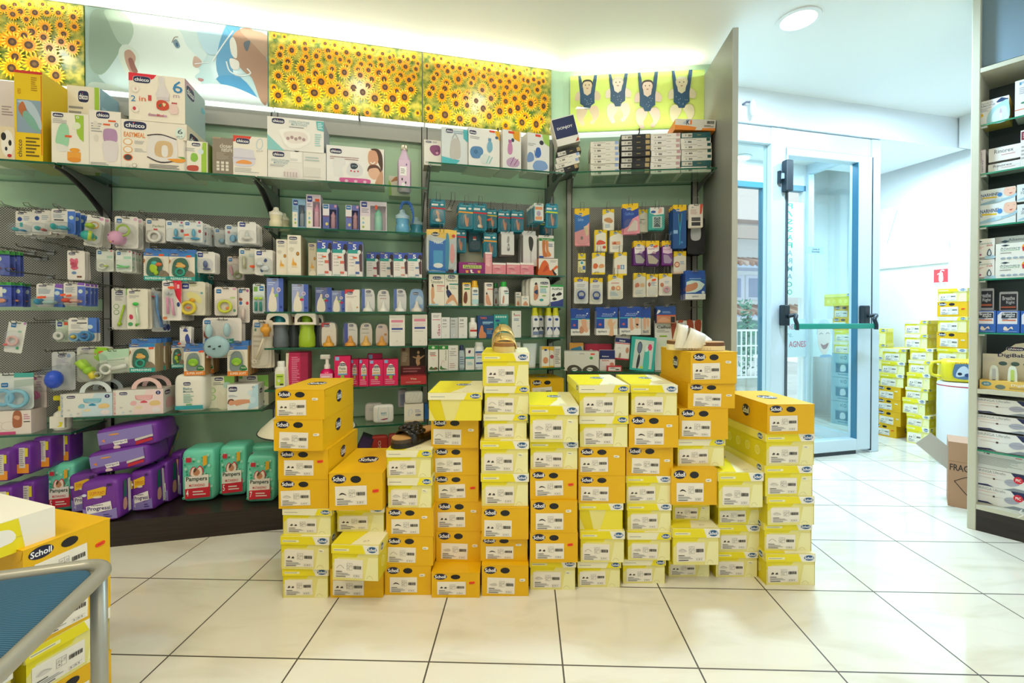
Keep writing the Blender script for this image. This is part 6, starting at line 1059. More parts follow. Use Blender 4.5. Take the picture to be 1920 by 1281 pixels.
hang(WB, [
 (1285, 507, 1323, 561.5, 'h', 'large royal blue carton with a foot photo at the right end', ('2457b4', 'r 0 0 100 22 e6e6e8;T 34 6 66 16 6a7a8a epitact;p cfe6e8 4 26 6 70 30 76 70 74 96 60 80 40 50 28;s c98a6a 4 30 6 56 30 62 54 68 62 56 50 40;l 20 80 86 86 1 9fc0f0;n 1.5 3ab0c0 4 74 40 78 96 78;o 88 28 8 6 cfe0f0', '', None, '1d3f94'), {'n': 4, 'dep': .022, 'd': .26}),
 (1070.5, 578.5, 1106, 629, 'h', 'blue bandage carton with crossed feet, leftmost on its row', ep('DOUBLE', F_), {'n': 2, 'dep': .024}),
 (1118, 576, 1158, 628.5, 'h', 'blue bandage carton with a raised hand', ep('POLLICE', 's e0b08a 66 68 74 68 78 50 88 58 90 52 80 36 82 0 62 0 64 30 54 44 56 60;'), {'n': 3, 'dep': .024}),
 (1162, 575, 1202, 628, 'h', 'blue bandage carton with two feet, right of the raised hand', ep('ALLUCE', 's dca88a 48 68 60 68 62 40 66 24 50 20;s dca88a 72 68 90 68 88 44 84 26 74 34;s 2a1f1f 78 46 88 44 86 38 78 40;'), {'n': 2, 'dep': .024}),
 (1202.5, 576, 1220, 628, 'h', 'narrow visible blue bandage carton with toes', ep('', F_).__class__(('1c4aa8', 'r 0 68 100 72 35b0c0;r 0 0 100 68 d9cfc4;s dca88a 20 68 50 68 50 30 30 24;s dca88a 60 68 84 68 80 40 66 34;T 16 8 80 20 4a5a6a tact', '', None, 'dfe0e4')), {'n': 1, 'dep': .024, 'd': .18}),
 (1231.5, 574, 1267, 606, 'h', 'dark blue carton with red stripe above the callus display', ('23509c', 'r 0 48 100 56 d8603a;r 0 0 100 48 c98a6a;s d8a080 6 10 30 40 60 30 70 10;r 74 4 96 44 1f2430;s dfe0e4 0 60 8 90 20 80;l 30 66 80 82 2 8fb0e0', '', None, '1d3a7c'), {'n': 2, 'dep': .024}),
], g, 0)
g = 'foot care goods on the low shelf of the short wall'
S5z = S5
onshelf(WB, S5z, .22, [
 (1228, 1316, 601.5, 'b', 'tall white callus remover display card with legs pictured', ('e9e7e0', 'T 4 84 34 90 3a3a3a Callus;t 36 84 46 90 3a3a3a re;l 4 76 32 82 2 9a9a90;r 10 67 26 70 8ab020;r 10 4 26 60 dfe8d4;s a8482a 34 100 44 100 46 84 44 72 48 64 38 62 36 74;s b8563a 50 100 60 100 58 90 62 82 62 62 52 64 50 80;s c86a4a 50 84 52 94 60 92 60 80;s a8482a 68 100 80 100 82 84 74 70;s a8482a 86 100 98 100 96 76 86 84;s dfe9dc 14 20 14 50 26 56 32 48 32 20;s e6e9e8 40 22 40 46 50 52 58 44 58 22'), {'dep': .03, 'd': .15}),
 (1096, 1147, 645, 'b', 'pink and red carton with round face stickers, at the back', ('d98aa0', 'r 0 50 100 100 c02a4a;o 24 50 12 28 efe0e0;r 38 20 56 60 5a1f2a;s e8c0c8 60 30 64 70 80 70 90 30;r 0 0 8 100 a01f3a'), {'dep': .04, 'd': .10}),
 (1068, 1094, 643, 'b', 'orange and blue carton peeping over the insole carton', ('d9c49a', 'o 50 62 44 34 3a8ab0;S 20 46 64 66;p e8a84a 0 76 100 90 100 100 0 100'), {'dep': .04, 'd': .12}),
 (1058, 1123, 659, 'b', 'pale grey carton with a pair of dark insoles', ('dcdcd6', 'l 44 84 62 92 2 888;r 76 82 88 90 e8503a;o 78 66 5 7 4aa05a;s 4a453e 10 0 14 24 30 30 44 20 50 0;s 4a453e 54 0 60 20 76 30 92 24 98 0;o 30 8 9 9 efeee8;o 74 8 9 9 efeee8;n 2 4a453e 22 6 38 10;n 2 4a453e 66 10 82 6', 'c9c9c4'), {'dep': .10, 'd': .24}),
 (1124.5, 1153, 657, 'b', 'navy and white carton with red edge behind the small red tin', ('ece6e6', 'r 0 56 100 100 1b2a6c;T 14 66 60 74 f0f0f4 Antinova;T 14 46 60 54 c8404a Antinova;o 80 30 14 10 c98a70', 'ece0e0'), {'dep': .05, 'd': .2}),
 (1138.5, 1166, 687, 'b', 'small red edged carton with a grey cushion', ('c8283a', 'r 8 8 92 84 e6dcdc;S 14 52 60 74;o 70 36 14 14 555'), {'dep': .06, 'd': .245}),
 (1180.5, 1226, 632, 'b', 'turquoise framed gift box with a hair brush and a bottle', ('2ab0a8', 'p cfdcd8 10 6 16 92 92 90 88 6;s 4a5a6a 26 60 28 80 38 86 46 74 42 56 34 50;s 6a7a9a 29 62 31 78 38 82 43 72 39 58 34 53;s 3a3a44 30 40 36 50 40 34 34 8 26 10;s 4ac0b8 54 6 56 56 60 64 72 62 76 50 76 6;s e0efee 58 58 62 76 70 74 70 60;o 48 10 7 4 c9d84a;p e0406a 68 70 72 80 82 80 86 70 82 62 72 62', '2aa098'), {'dep': .05, 'd': .2, 'roll': 4, 'yaw': -4}),
], g)
hang(WB, [(1155, 628, 1183, 675, 'h', 'hanging navy and white carton with red base and foot drawing', ('ece8e6', 'r 0 80 100 100 1b2a6c;T 26 84 66 94 f0f0f4 Antinova;r 0 74 100 78 d04a5a;r 0 0 100 7 b8283a;o 84 46 10 14 c98a70;s 9a8a7a 30 10 34 30 44 30 44 10;n 1 222 20 50 34 56 40 50', '', None, 'ded8d6'), {'n': 0, 'dep': .04, 'roll': 5, 'd': .18})], g)
for px_, py_, L_, lb in ((1224, 564, .22, 'above the blue carton with two feet'), (1262, 567, .16, 'above the dark blue red striped carton'), (1312, 572, .24, 'under the large royal blue carton')):
    t_, z_ = WB.sol(px_, py_ + 4, L_); hook(WB, t_, z_, L_, 'empty wire hook ' + lb, 0)
# ================================================================ baby goods hanging on the long wall
g = 'baby soothers, teethers and cutlery on hooks'
def so(c2='5a86d0', x=66): return ('e9e6e0', 'r %d 0 100 92 %s;C 10 84 44 93;l 8 62 60 80 4 9ab;o %d 66 10 8 cfe0d8;r 12 52 52 57 445' % (x, c2, (x + 100) // 2))
MM = 'A 8 78 30 92;'
BX = {'bub': (0, 2, 96, 44), 'dep': .05}
hang(WA, [
 (29, 396, 60, 441, 'k', 'soother card with a teal clip, leftmost of the top left row', ('ebe8e2', 'C 14 86 50 94;o 26 66 14 9 2a4f9a;l 50 60 94 80 3 9ab;r 26 34 44 52 2ab0b0'), {'n': 2, 'sp': .045, 'd': .18, 'k': dict(BX, cont='E 26 20 14 14 2ab0b0;E 70 16 18 8 4a9ad0')}),
 (60, 394, 96, 440, 'k', 'soother card with a coral dot, second of the top left row', ('ece9e3', 'C 14 86 50 94;o 26 66 12 9 2a4f9a;l 50 60 94 80 3 9ab'), {'n': 2, 'sp': .045, 'd': .19, 'k': dict(BX, cont='E 50 22 12 14 2ab0b0;E 80 16 10 9 d87a7a')}),
 (96, 392, 141, 438, 'k', 'soother card with a teal feather shape and blue edge, third of the top left row', so('4a7ad8', 68), {'n': 4, 'sp': .04, 'd': .22, 'k': dict(BX, cont='E 24 24 8 16 2ab0b0;E 62 20 22 11 5ab0c8')}),
 (166, 405, 196, 463, 'k', 'card with a green and turquoise striped rattle ball, turned sideways', ('eeebe6', 'o 80 92 12 5 e0a8c8'), {'n': 1, 'sp': .05, 'd': .24, 'yaw': 24, 'roll': 6, 'k': {'cont': 'E 20 30 40 36 2ab0a8;E 26 62 30 20 a8cc2a;E 30 30 24 38 c8d83a;R 50 66 22 4 e0a040', 'dep': .07, 'bub': (0, 2, 100, 80)}}),
 (215, 406, 259, 466, 'k', 'card with a pink dotted rattle ball and a lime handle', ('ece9e4', MM + 'o 60 40 20 14 d9d6cf;o 88 92 8 5 e0b0cc'), {'n': 2, 'sp': .05, 'd': .25, 'k': {'cont': 'E 24 28 32 36 e6a8cc;R 54 52 26 5 a8c84a;E 8 34 6 6 a04a9a;E 26 16 6 6 c04a8a;E 14 14 5 5 e8b84a', 'dep': .08, 'bub': (2, 2, 98, 76)}}),
 (273, 410, 310, 455, 'k', 'card with a round white soother and red tab, right of the pink rattle', ('e6e2dc', MM + 't 36 64 94 74 6a8a5a Perfect;r 40 52 60 58 d8404a'), {'n': 1, 'k': {'cont': 'R 48 24 28 9 efece8', 'bub': (4, 2, 96, 50)}}),
 (311, 414, 347, 453, 'k', 'card with blue bottle teats, left one of the pair', ('e8ecec', MM + 'o 82 92 6 5 c04a8a;r 70 74 90 82 a9c8d8;o 84 52 8 8 b84a5a'), {'n': 2, 'sp': .03, 'k': {'cont': 'E 56 42 10 24 6ab8dc;E 64 16 26 8 4aa0cc', 'bub': (6, 4, 94, 62)}}),
 (344.5, 414, 380, 454.5, 'k', 'card with blue bottle teats and an orange sticker', ('e8ecec', MM + 'o 82 92 6 5 c04a8a;r 70 74 90 82 a9c8d8;o 84 52 8 8 b84a5a'), {'n': 5, 'sp': .03, 'd': .23, 'k': {'cont': 'E 56 42 10 24 6ab8dc;E 64 16 26 8 4aa0cc', 'bub': (6, 4, 94, 62), 'stk': (24, 30)}}),
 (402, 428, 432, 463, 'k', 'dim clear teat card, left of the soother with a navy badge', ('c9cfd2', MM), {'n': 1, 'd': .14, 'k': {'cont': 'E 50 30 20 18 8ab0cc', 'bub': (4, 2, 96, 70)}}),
 (422, 422, 461, 459, 'k', 'clear card with blue tinted teats, next to the navy badge card', ('dfe6ea', MM + 'r 12 56 24 68 d87a8a'), {'n': 2, 'd': .18, 'k': {'cont': 'E 40 30 16 20 7ab0d8;E 68 36 14 20 8abcd8', 'bub': (4, 2, 96, 66)}}),
 (445.5, 416, 480, 456, 'k', 'white card with a line drawn teat and a navy badge', ('f0efec', 'B 10 76 42 96;n 1 555 40 44 46 54 56 54 62 44;o 52 18 34 10 dcdad6'), {'n': 4, 'sp': .028, 'd': .24, 'k': {'cont': 'E 52 22 24 10 e9e6e2;E 52 36 10 16 dfe2e4', 'bub': (8, 4, 96, 60)}}),
 (-10, 470, 18, 516, 'k', 'soother card with green top cut by the left edge, upper one', ('5d6cc0', 'r 0 86 100 100 4aa04a;r 0 80 100 86 1f2a6a;o 30 66 16 10 cfe0d8'), {'n': 2, 'd': .24, 'sp': .03, 'k': {'cont': 'E 30 28 24 16 8a3a5a', 'bub': (4, 2, 96, 50)}}),
 (18, 472, 38, 518, 'k', 'narrow soother card with green top and violet middle, upper left', ('5464b8', 'r 0 86 100 100 4aa04a;r 0 80 100 86 1f2a6a;o 40 66 26 10 b9c8d8'), {'n': 1, 'd': .2, 'k': {'cont': 'E 40 28 30 14 7a3a5a', 'bub': (4, 2, 96, 50)}}),
 (126, 470, 159, 525, 'k', 'white card with a pink bear teether', ('efeae4', 'C 8 84 46 93;s e0708a 14 66 24 74 40 70 56 74 62 62 56 48 64 40 40 34 20 40 24 52;o 38 24 14 5 6a8ab8;r 54 8 82 14 7a4a3a'), {'n': 2, 'd': .22, 'k': {'cont': 'R 40 54 12 4 d8607a'}}),
 (180.5, 468, 213, 509, 'k', 'card with a white and lime soother, upper left of the pair', ('e4e8e0', MM + 'r 60 60 94 72 b9d8c8;o 86 94 6 4 e06a8a'), {'n': 1, 'd': .22, 'k': {'cont': 'R 40 24 20 5 f0f0e6;E 62 24 16 5 c8dc2a', 'bub': (2, 2, 98, 56)}}),
 (217, 469.5, 247.5, 510, 'k', 'card with a mint striped soother, right of the lime one', ('e6ebe4', MM + 'r 50 60 94 72 a9d8c0;o 86 94 6 4 e06a8a'), {'n': 3, 'sp': .03, 'd': .24, 'k': {'cont': 'L 14 30 80 20 5 6ad07a;L 14 18 90 26 5 8ae09a', 'bub': (2, 2, 98, 56)}}),
 (368, 472, 403, 512, 'k', 'white card with a grey blue teat, right of the teether cartons', ('edeae4', 'B 8 74 36 94;o 50 40 40 30 e0dfe0'), {'n': 3, 'sp': .025, 'd': .24, 'k': {'cont': 'E 52 40 12 22 5a6a9a;E 60 18 22 6 4a5a8a', 'bub': (6, 4, 94, 66)}}),
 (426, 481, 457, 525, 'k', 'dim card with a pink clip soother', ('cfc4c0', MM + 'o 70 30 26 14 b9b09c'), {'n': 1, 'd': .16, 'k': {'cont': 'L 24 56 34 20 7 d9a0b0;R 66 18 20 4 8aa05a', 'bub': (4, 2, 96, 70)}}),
 (448, 466, 481, 513, 'k', 'card with a long clear soother case and an orange sticker', ('e2e0d4', MM + 'r 56 66 94 80 c8d4cc'), {'n': 1, 'd': .22, 'k': {'cont': 'L 30 66 34 20 10 c9c4a8', 'bub': (8, 2, 92, 76), 'stk': (80, 28)}}),
 (477.5, 468.5, 511, 516, 'k', 'white soother card with blue bow pictures beside the cream cartons', ('ece9e4', 'B 10 78 40 94;s 2a4f9a 50 56 60 66 70 58 60 50;s 2a4f9a 30 20 40 30 50 22 40 10'), {'n': 3, 'sp': .02, 'd': .24, 'k': {'cont': 'E 30 44 20 14 e3e6ea;E 60 26 24 16 dde4ea', 'bub': (4, 2, 98, 70)}}),
 (-12, 529, 21, 575, 'k', 'soother card with green top and orange soother at the left edge', ('4f62c4', 'r 0 88 100 100 4aa84a;r 0 80 100 84 1f2a6a;r 0 40 50 80 e9e6e0;o 60 64 14 9 cfe0d8'), {'n': 1, 'd': .27, 'k': {'cont': 'E 50 24 30 16 e08a5a', 'bub': (0, 2, 98, 48)}}),
 (21.5, 530, 42, 575, 'k', 'green topped orange soother card, second from the left edge', ('4f62c4', 'r 0 88 100 100 4aa84a;r 0 80 100 84 1f2a6a;r 0 40 24 80 e9e6e0;o 60 64 20 9 cfe0d8'), {'n': 1, 'd': .23, 'k': {'cont': 'E 50 24 34 14 dd8a5a', 'bub': (0, 2, 98, 48)}}),
 (42.5, 532, 57, 576, 'k', 'narrow green topped orange soother card, third from the left edge', ('46589c', 'r 0 88 100 100 3a8a3a;r 0 80 100 84 1f2a6a;o 60 64 24 9 a9b8c8'), {'n': 0, 'd': .19, 'k': {'cont': 'E 50 24 36 12 b8703a', 'bub': (0, 2, 98, 48)}}),
 (68, 532, 117, 576, 'k', 'soother card with a teal soother and blue purple right edge', ('e6e6e2', 'C 10 86 38 94;p 4f7ad0 66 0 100 0 100 74 70 80;p 8a5ac0 70 84 100 80 100 98 74 100;l 8 56 60 80 5 9ab;o 80 60 10 9 cfe0e4'), {'n': 1, 'd': .25, 'k': dict(BX, cont='E 20 22 12 14 1f8ab0;E 62 20 24 10 a9c8c8', stk=(44, 40))}),
 (119, 530, 160, 573, 'k', 'soother card with a red soother and violet blue right edge', ('e9e6e0', 'C 10 86 38 94;p 5570cc 62 0 100 0 100 84 64 84;p 8a5ac0 64 90 96 88 96 100 66 100;l 8 56 56 80 5 9ab;o 78 62 10 9 cfe0e4'), {'n': 3, 'sp': .035, 'd': .25, 'k': dict(BX, cont='E 26 22 18 13 e04a2a;E 66 20 20 10 e8b0a0', stk=(30, 44))}),
 (209, 541, 241.5, 618, 'k', 'grey oval card with a long lime green spoon', ('d3d3cc', 'C 22 84 66 93;r 84 84 100 100 6ab03a;l 20 70 70 82 3 999;o 28 56 16 6 6a9a4a;o 28 56 13 4.6 d3d3cc;o 28 42 16 6 6a9a4a;o 28 42 13 4.6 d3d3cc'), {'n': 2, 'd': .25, 'k': {'cont': 'L 80 60 46 8 6 a8cc2a;E 52 14 12 12 9cc420'}}),
 (238, 541.5, 277, 617, 'k', 'cream card with a bright green spoon, front of a thick bunch', ('e8e3d4', 'C 10 88 36 94;l 10 76 60 84 3 aaa;o 16 12 12 5 4aa06a;s c83a5a 10 30 14 36 26 34 28 26 16 24;o 44 10 6 4 5a9a4a'), {'n': 6, 'sp': .02, 'd': .27, 'k': {'cont': 'E 46 62 14 10 3ac04a;L 50 54 58 14 6 d9e8d0;E 56 12 8 4 6ac83a'}}),
 (285, 540, 312, 622, 'k', 'clear pack with a pale blue bottle brush, seen edge on', ('c9ccc8', 'p b9c8d0 10 10 60 10 40 90 20 90;o 86 10 16 8 1f2f6a'), {'n': 1, 'd': .2, 'yaw': 30, 'k': {'cont': 'L 30 84 34 50 10 6aa8dc;L 34 50 60 10 8 4a8ad0;E 10 80 14 5 d8303a', 'bub': (10, 4, 90, 94), 'dep': .03}}),
 (304, 526, 340, 601, 'k', 'white and red card with two pink baby cutlery handles', ('f0ebe6', 'C 6 86 40 94;p e01a3a 54 100 100 100 98 40 70 62;r 60 78 76 94 e85a6a;r 78 80 90 90 f0c0c8;o 14 6 12 4 e08a5a;o 84 40 8 6 2a3f7a'), {'n': 7, 'sp': .02, 'd': .27, 'k': {'cont': 'L 30 58 34 16 6 e89ac0;L 50 56 66 12 6 f0a8c8;E 30 68 9 9 c4cdd4;E 50 68 9 9 c4cdd4', 'bub': (14, 6, 80, 80), 'stk': (54, 82)}}),
 (338.5, 528, 384.5, 591, 'k', 'cream card with a yellow duck teether ring', ('e6e0cc', 'B 6 78 34 94;l 38 84 70 94 3 cc9;o 86 66 5 3 4aa0b0;s efe69a 24 58 30 68 60 66 84 50 80 34 60 40 40 46'), {'n': 3, 'sp': .03, 'd': .25, 'k': {'cont': 'R 34 22 26 8 f0d83a;E 50 44 12 10 e8a81a;E 34 22 10 5 e86a2a', 'bub': (2, 2, 98, 72)}}),
 (402, 538.5, 444.5, 592, 'k', 'blush card with a lime yellow teether ring', ('ebe0d8', MM + 'o 88 18 6 5 4aa07a;r 70 60 92 66 b9d08a;o 88 94 8 4 d8a0c0'), {'n': 0, 'd': .24, 'k': {'cont': 'R 48 32 27 7 dce03a;E 62 26 10 8 e88a3a', 'bub': (6, 4, 94, 60)}}),
 (445.5, 540, 468, 605, 'k', 'narrow card with a pale pink toothbrush tube', ('ece2dc', 'A 10 86 40 96;o 82 92 10 4 b05aa0;s 9a5a4a 10 66 20 72 40 68 30 62;o 26 56 12 5 3a7ac0;o 80 56 12 5 d0404a'), {'n': 0, 'd': .22, 'k': {'cont': 'L 50 40 50 8 16 eedad4', 'bub': (10, 2, 90, 48)}}),
 (474, 532.5, 496, 587, 'k', 'slim card with two lime and teal brush handles', ('dfe9ea', 'A 56 76 92 92;r 8 74 40 90 7ab04a'), {'n': 1, 'd': .24, 'k': {'cont': 'E 30 50 18 14 c0e83a;E 70 50 18 14 c0e83a;L 30 38 30 6 12 1f8f86;L 70 38 70 6 12 1f8f86', 'bub': (4, 2, 96, 64)}}),
 (17, 603, 51, 662, 'k', 'tilted card with a pink and white teether ring, alone on the left panel', ('e4e6e2', 'A 16 80 44 94;r 60 66 80 72 9ad0b8;o 90 96 8 4 c080c0;o 72 16 9 5 4aa87a'), {'n': 0, 'd': .25, 'roll': 9, 'k': {'cont': 'R 46 38 28 8 e8b8b0;E 14 24 12 8 f0502a', 'bub': (6, 10, 94, 70)}}),
 (104.5, 600, 130, 641, 'k', 'mint card with a clear nursing shell, behind the soother pair', ('cfe0cc', 'B 12 70 48 90;r 60 76 90 90 e05a3a;l 10 92 90 96 1 4a7a5a'), {'n': 0, 'd': .2, 'k': {'cont': 'R 40 28 28 14 e6e6e0', 'bub': (0, 2, 94, 60), 'dep': .04}}),
 (128, 596, 180.5, 641, 'k', 'wide card with a yellow blue soother pair', ('edeae2', 'C 12 84 32 92;p 4a7ad0 70 40 100 36 100 100 70 100;r 30 76 66 80 333;l 10 54 60 74 5 bbb;o 78 62 10 9 cfe0e4'), {'n': 1, 'd': .24, 'k': {'cont': 'R 32 20 14 5 7ab0dc;E 30 22 8 8 e8c85a;R 68 24 18 5 4a9ad8;E 68 22 8 6 3a7ac0', 'bub': (8, 4, 96, 48), 'dep': .05}}),
 (97, 660, 141, 732, 'k', 'grey card with a large glossy blue ball cup', ('c3c7c8', 'C 26 86 58 93;o 72 90 8 5 8aa0c0;l 20 70 80 84 3 aab;o 30 64 14 8 b0b6b8;o 72 64 14 8 b0b6b8'), {'n': 0, 'd': .26, 'k': {'cont': 'E 40 32 34 46 1f52d8', 'bub': (0, 2, 94, 66), 'dep': .10}}),
 (144, 650, 208, 716, 'k', 'grey card with a green and yellow baby food feeder', ('c9cac0', 'C 14 90 38 96;s 9ad02a 50 70 54 96 70 98 96 94 98 84 76 80 70 60 60 60;o 54 78 4 4 f0e8d0;o 54 78 2 2 c83a1a;l 10 78 40 88 3 999'), {'n': 1, 'd': .26, 'k': {'cont': 'L 16 60 36 40 13 b4e03a;E 44 34 14 14 a0d020;L 48 30 60 12 10 f0dc2a;R 72 20 10 3 dfe0d0', 'bub': (2, 2, 96, 84), 'dep': .06}}),
 (184, 656, 242, 700, 'k', 'tilted long mint card with a clear breast shell in front of the feeder', ('e3ead8', 'B 6 70 22 90;p b9dcc0 0 60 100 66 100 100 0 100;p e0603a 0 90 16 96 16 100 0 100;l 26 52 90 60 2 8a9'), {'n': 2, 'sp': .03, 'd': .27, 'roll': -6, 'k': {'cont': 'R 26 22 16 5 efefe8;L 44 20 94 28 9 e6e8e0', 'bub': (2, 0, 98, 50), 'dep': .05}}),
 (337, 613, 358.5, 655, 'k', 'white wavy card with a blue bear print, above the avocado teether', ('e9e6e4', 's 3a4a9a 30 80 40 92 60 90 70 78;s 3a4a9a 50 60 70 68 90 40 80 20 60 24 46 44;r 20 6 60 10 3a4a9a'), {'n': 2, 'd': .25, 'sp': .02, 'k': {'cont': 'E 20 16 40 8 e6cfc4;E 4 26 12 10 f05a2a', 'bub': (0, 0, 98, 40)}}),
 (380, 596, 453, 671, 'k', 'large card with a pale blue plush rabbit comforter', ('e8e0da', 'A 4 84 20 94;p 2a7ac0 0 10 8 60 14 44 12 10;s 8a3f2a 2 56 6 68 16 66 20 56 10 48;p 1f8a78 50 46 80 48 80 36 62 36 56 30 56 36 50 36;l 54 38 76 46 2 c9e8e0;p c9403a 14 6 22 10 30 2 14 0;o 6 8 5 3 2a2f4a'), {'n': 1, 'sp': .05, 'd': .26, 'k': {'cont': 'E 40 28 34 32 a9cdd6;E 20 68 9 20 b0d2da;E 66 70 9 20 b0d2da;E 38 24 2.6 2.6 222a30 1.0;E 26 30 2.6 3.4 22262c .95;E 52 30 2.6 3.4 22262c .95', 'bub': (6, 2, 94, 96), 'dep': .05}}),
 (474, 600, 511, 690, 'k', 'card with an orange yellow bottle brush', ('e2d6c4', 'A 8 84 38 94;r 10 76 20 82 4a8a6a;l 6 40 50 70 3 c9b9a4'), {'n': 1, 'd': .25, 'roll': 2, 'k': {'cont': 'L 70 92 74 66 14 e89a1a;E 70 80 26 22 f0a820;L 62 62 26 18 5 efe0c4;R 20 14 9 3 f0e6d0', 'bub': (2, 2, 98, 96), 'dep': .04}}),
 (-30, 700, 63, 769, 'k', 'large card with pale blue training cup rings at the left edge', ('dfe6e4', 'A 34 62 48 74;r 60 88 100 100 4ab0a8;p b9c8c0 60 60 100 66 100 84 60 80'), {'n': 0, 'd': .26, 'k': {'cont': 'R 74 32 20 5 8acbe4;R 46 36 18 5 7abfe0', 'bub': (20, 2, 98, 60), 'dep': .05}}),
 (60, 704, 87, 765, 'k', 'card with a pink training cup ring, behind the pale blue rings', ('dccfcc', 'o 20 90 14 4 c070b0;l 30 60 70 84 3 b9a'), {'n': 1, 'd': .2, 'k': {'cont': 'R 30 40 28 8 e07ab0', 'bub': (2, 2, 90, 66), 'dep': .05}}),
], g, 0)
g = 'teether cartons on hooks'
BT = '3f7ac8'
def tee(kind):
    if kind == 'r': return ('e9e2d2', 'r 0 0 100 16 1fa39c;T 6 4 86 12 e3f4ec REFRESHING;s b4642a -1 60 6 70 2 78;r 0 88 100 100 3f7ac8;r 60 90 98 100 2a8ac8;C 6 90 36 99;s 2f6f5a 14 20 14 60 30 80 60 82 76 60 76 24 50 17;s 8a7a64 62 16 66 34 84 36 98 26 98 16;s e6e0d0 74 40 80 56 88 44 84 36')
    return ('e9e2d0', 'r 0 0 100 16 e8842a;T 12 4 92 12 f6ead0 SUPER_SOFT;r 0 88 100 100 3f7ac8;C 6 90 30 98;s 8a9a9a 14 20 14 60 30 80 60 82 76 60 76 24 50 17;s 1f7a3a 62 18 66 34 84 36 96 26 94 18;T 68 24 92 30 cfe0c0 90%')
PAR = 'E 40 44 16 22 b4d81a;E 50 28 10 12 a8cc10;E 44 62 13 11 3ab8b0;E 60 58 16 9 e06a2a;E 44 64 4 4 e0f0f0'
AVO = 'E 46 48 26 22 8ec81a;E 46 44 20 16 a9dc3a;E 46 42 11 10 d8c89a'
HOR = 'E 46 54 20 10 f0b860;E 42 62 12 6 e8b050;R 44 32 16 5 1fa890'
hang(WA, [
 (269, 465.5, 316.5, 526, 'h', 'blue and teal carton with a lime parrot teether', tee('r') + (PAR, (10, 18, 82, 82), 'b9a884'), {'n': 3, 'dep': .045, 'd': .26, 'k': {'stk': (70, 92)}}),
 (317, 467, 365, 527, 'h', 'blue and teal carton with a gold and green teether, right of the parrot', tee('r') + (HOR, (10, 18, 82, 82), '1f8f88'), {'n': 4, 'dep': .045, 'd': .27, 'k': {'stk': (76, 90)}}),
 (242.5, 636, 290, 698, 'h', 'blue and teal carton with a gold and green teether, lower left', tee('r') + (HOR, (10, 18, 82, 82), 'b9a884'), {'n': 3, 'dep': .045, 'd': .28, 'k': {'stk': (86, 84)}}),
 (321, 640, 346, 690, 'h', 'narrow visible teal carton with a lime teether, left of the avocado one', tee('r') + (PAR, (10, 18, 90, 82), 'b9a884'), {'n': 1, 'dep': .045, 'd': .2}),
 (344.5, 645, 383.5, 704, 'h', 'orange and blue carton with a green avocado teether, under the wavy card', tee('s') + (AVO, (8, 18, 86, 84), 'c9a06a'), {'n': 3, 'dep': .045, 'd': .28, 'k': {'stk': (84, 88)}}),
 (426, 640, 464, 705, 'h', 'orange and blue carton with a green avocado teether, right of the rabbit', tee('s') + (AVO, (8, 18, 86, 84), 'c9a06a'), {'n': 3, 'dep': .05, 'd': .28, 'k': {}}),
], g, 0)
for i, (px_, py_, L_) in enumerate([(5, 381, .24), (55, 384, .24), (110, 386, .24), (80, 449, .28), (42, 460, .2), (2, 461, .2), (125, 462, .24), (22, 506, .26), (110, 521, .22), (183, 530, .2), (75, 598, .2), (95, 656, .22), (212, 616, .26), (398, 521, .26), (371, 463, .24), (235, 398, .2), (270, 398, .2), (482, 590, .2)]):
    t_, z_ = WA.sol(px_, py_ + 3, L_); hook(WA, t_, z_, L_, 'bare wire hook on the perforated steel panel behind the baby cards', 0)['group'] = 'bare wire hooks'
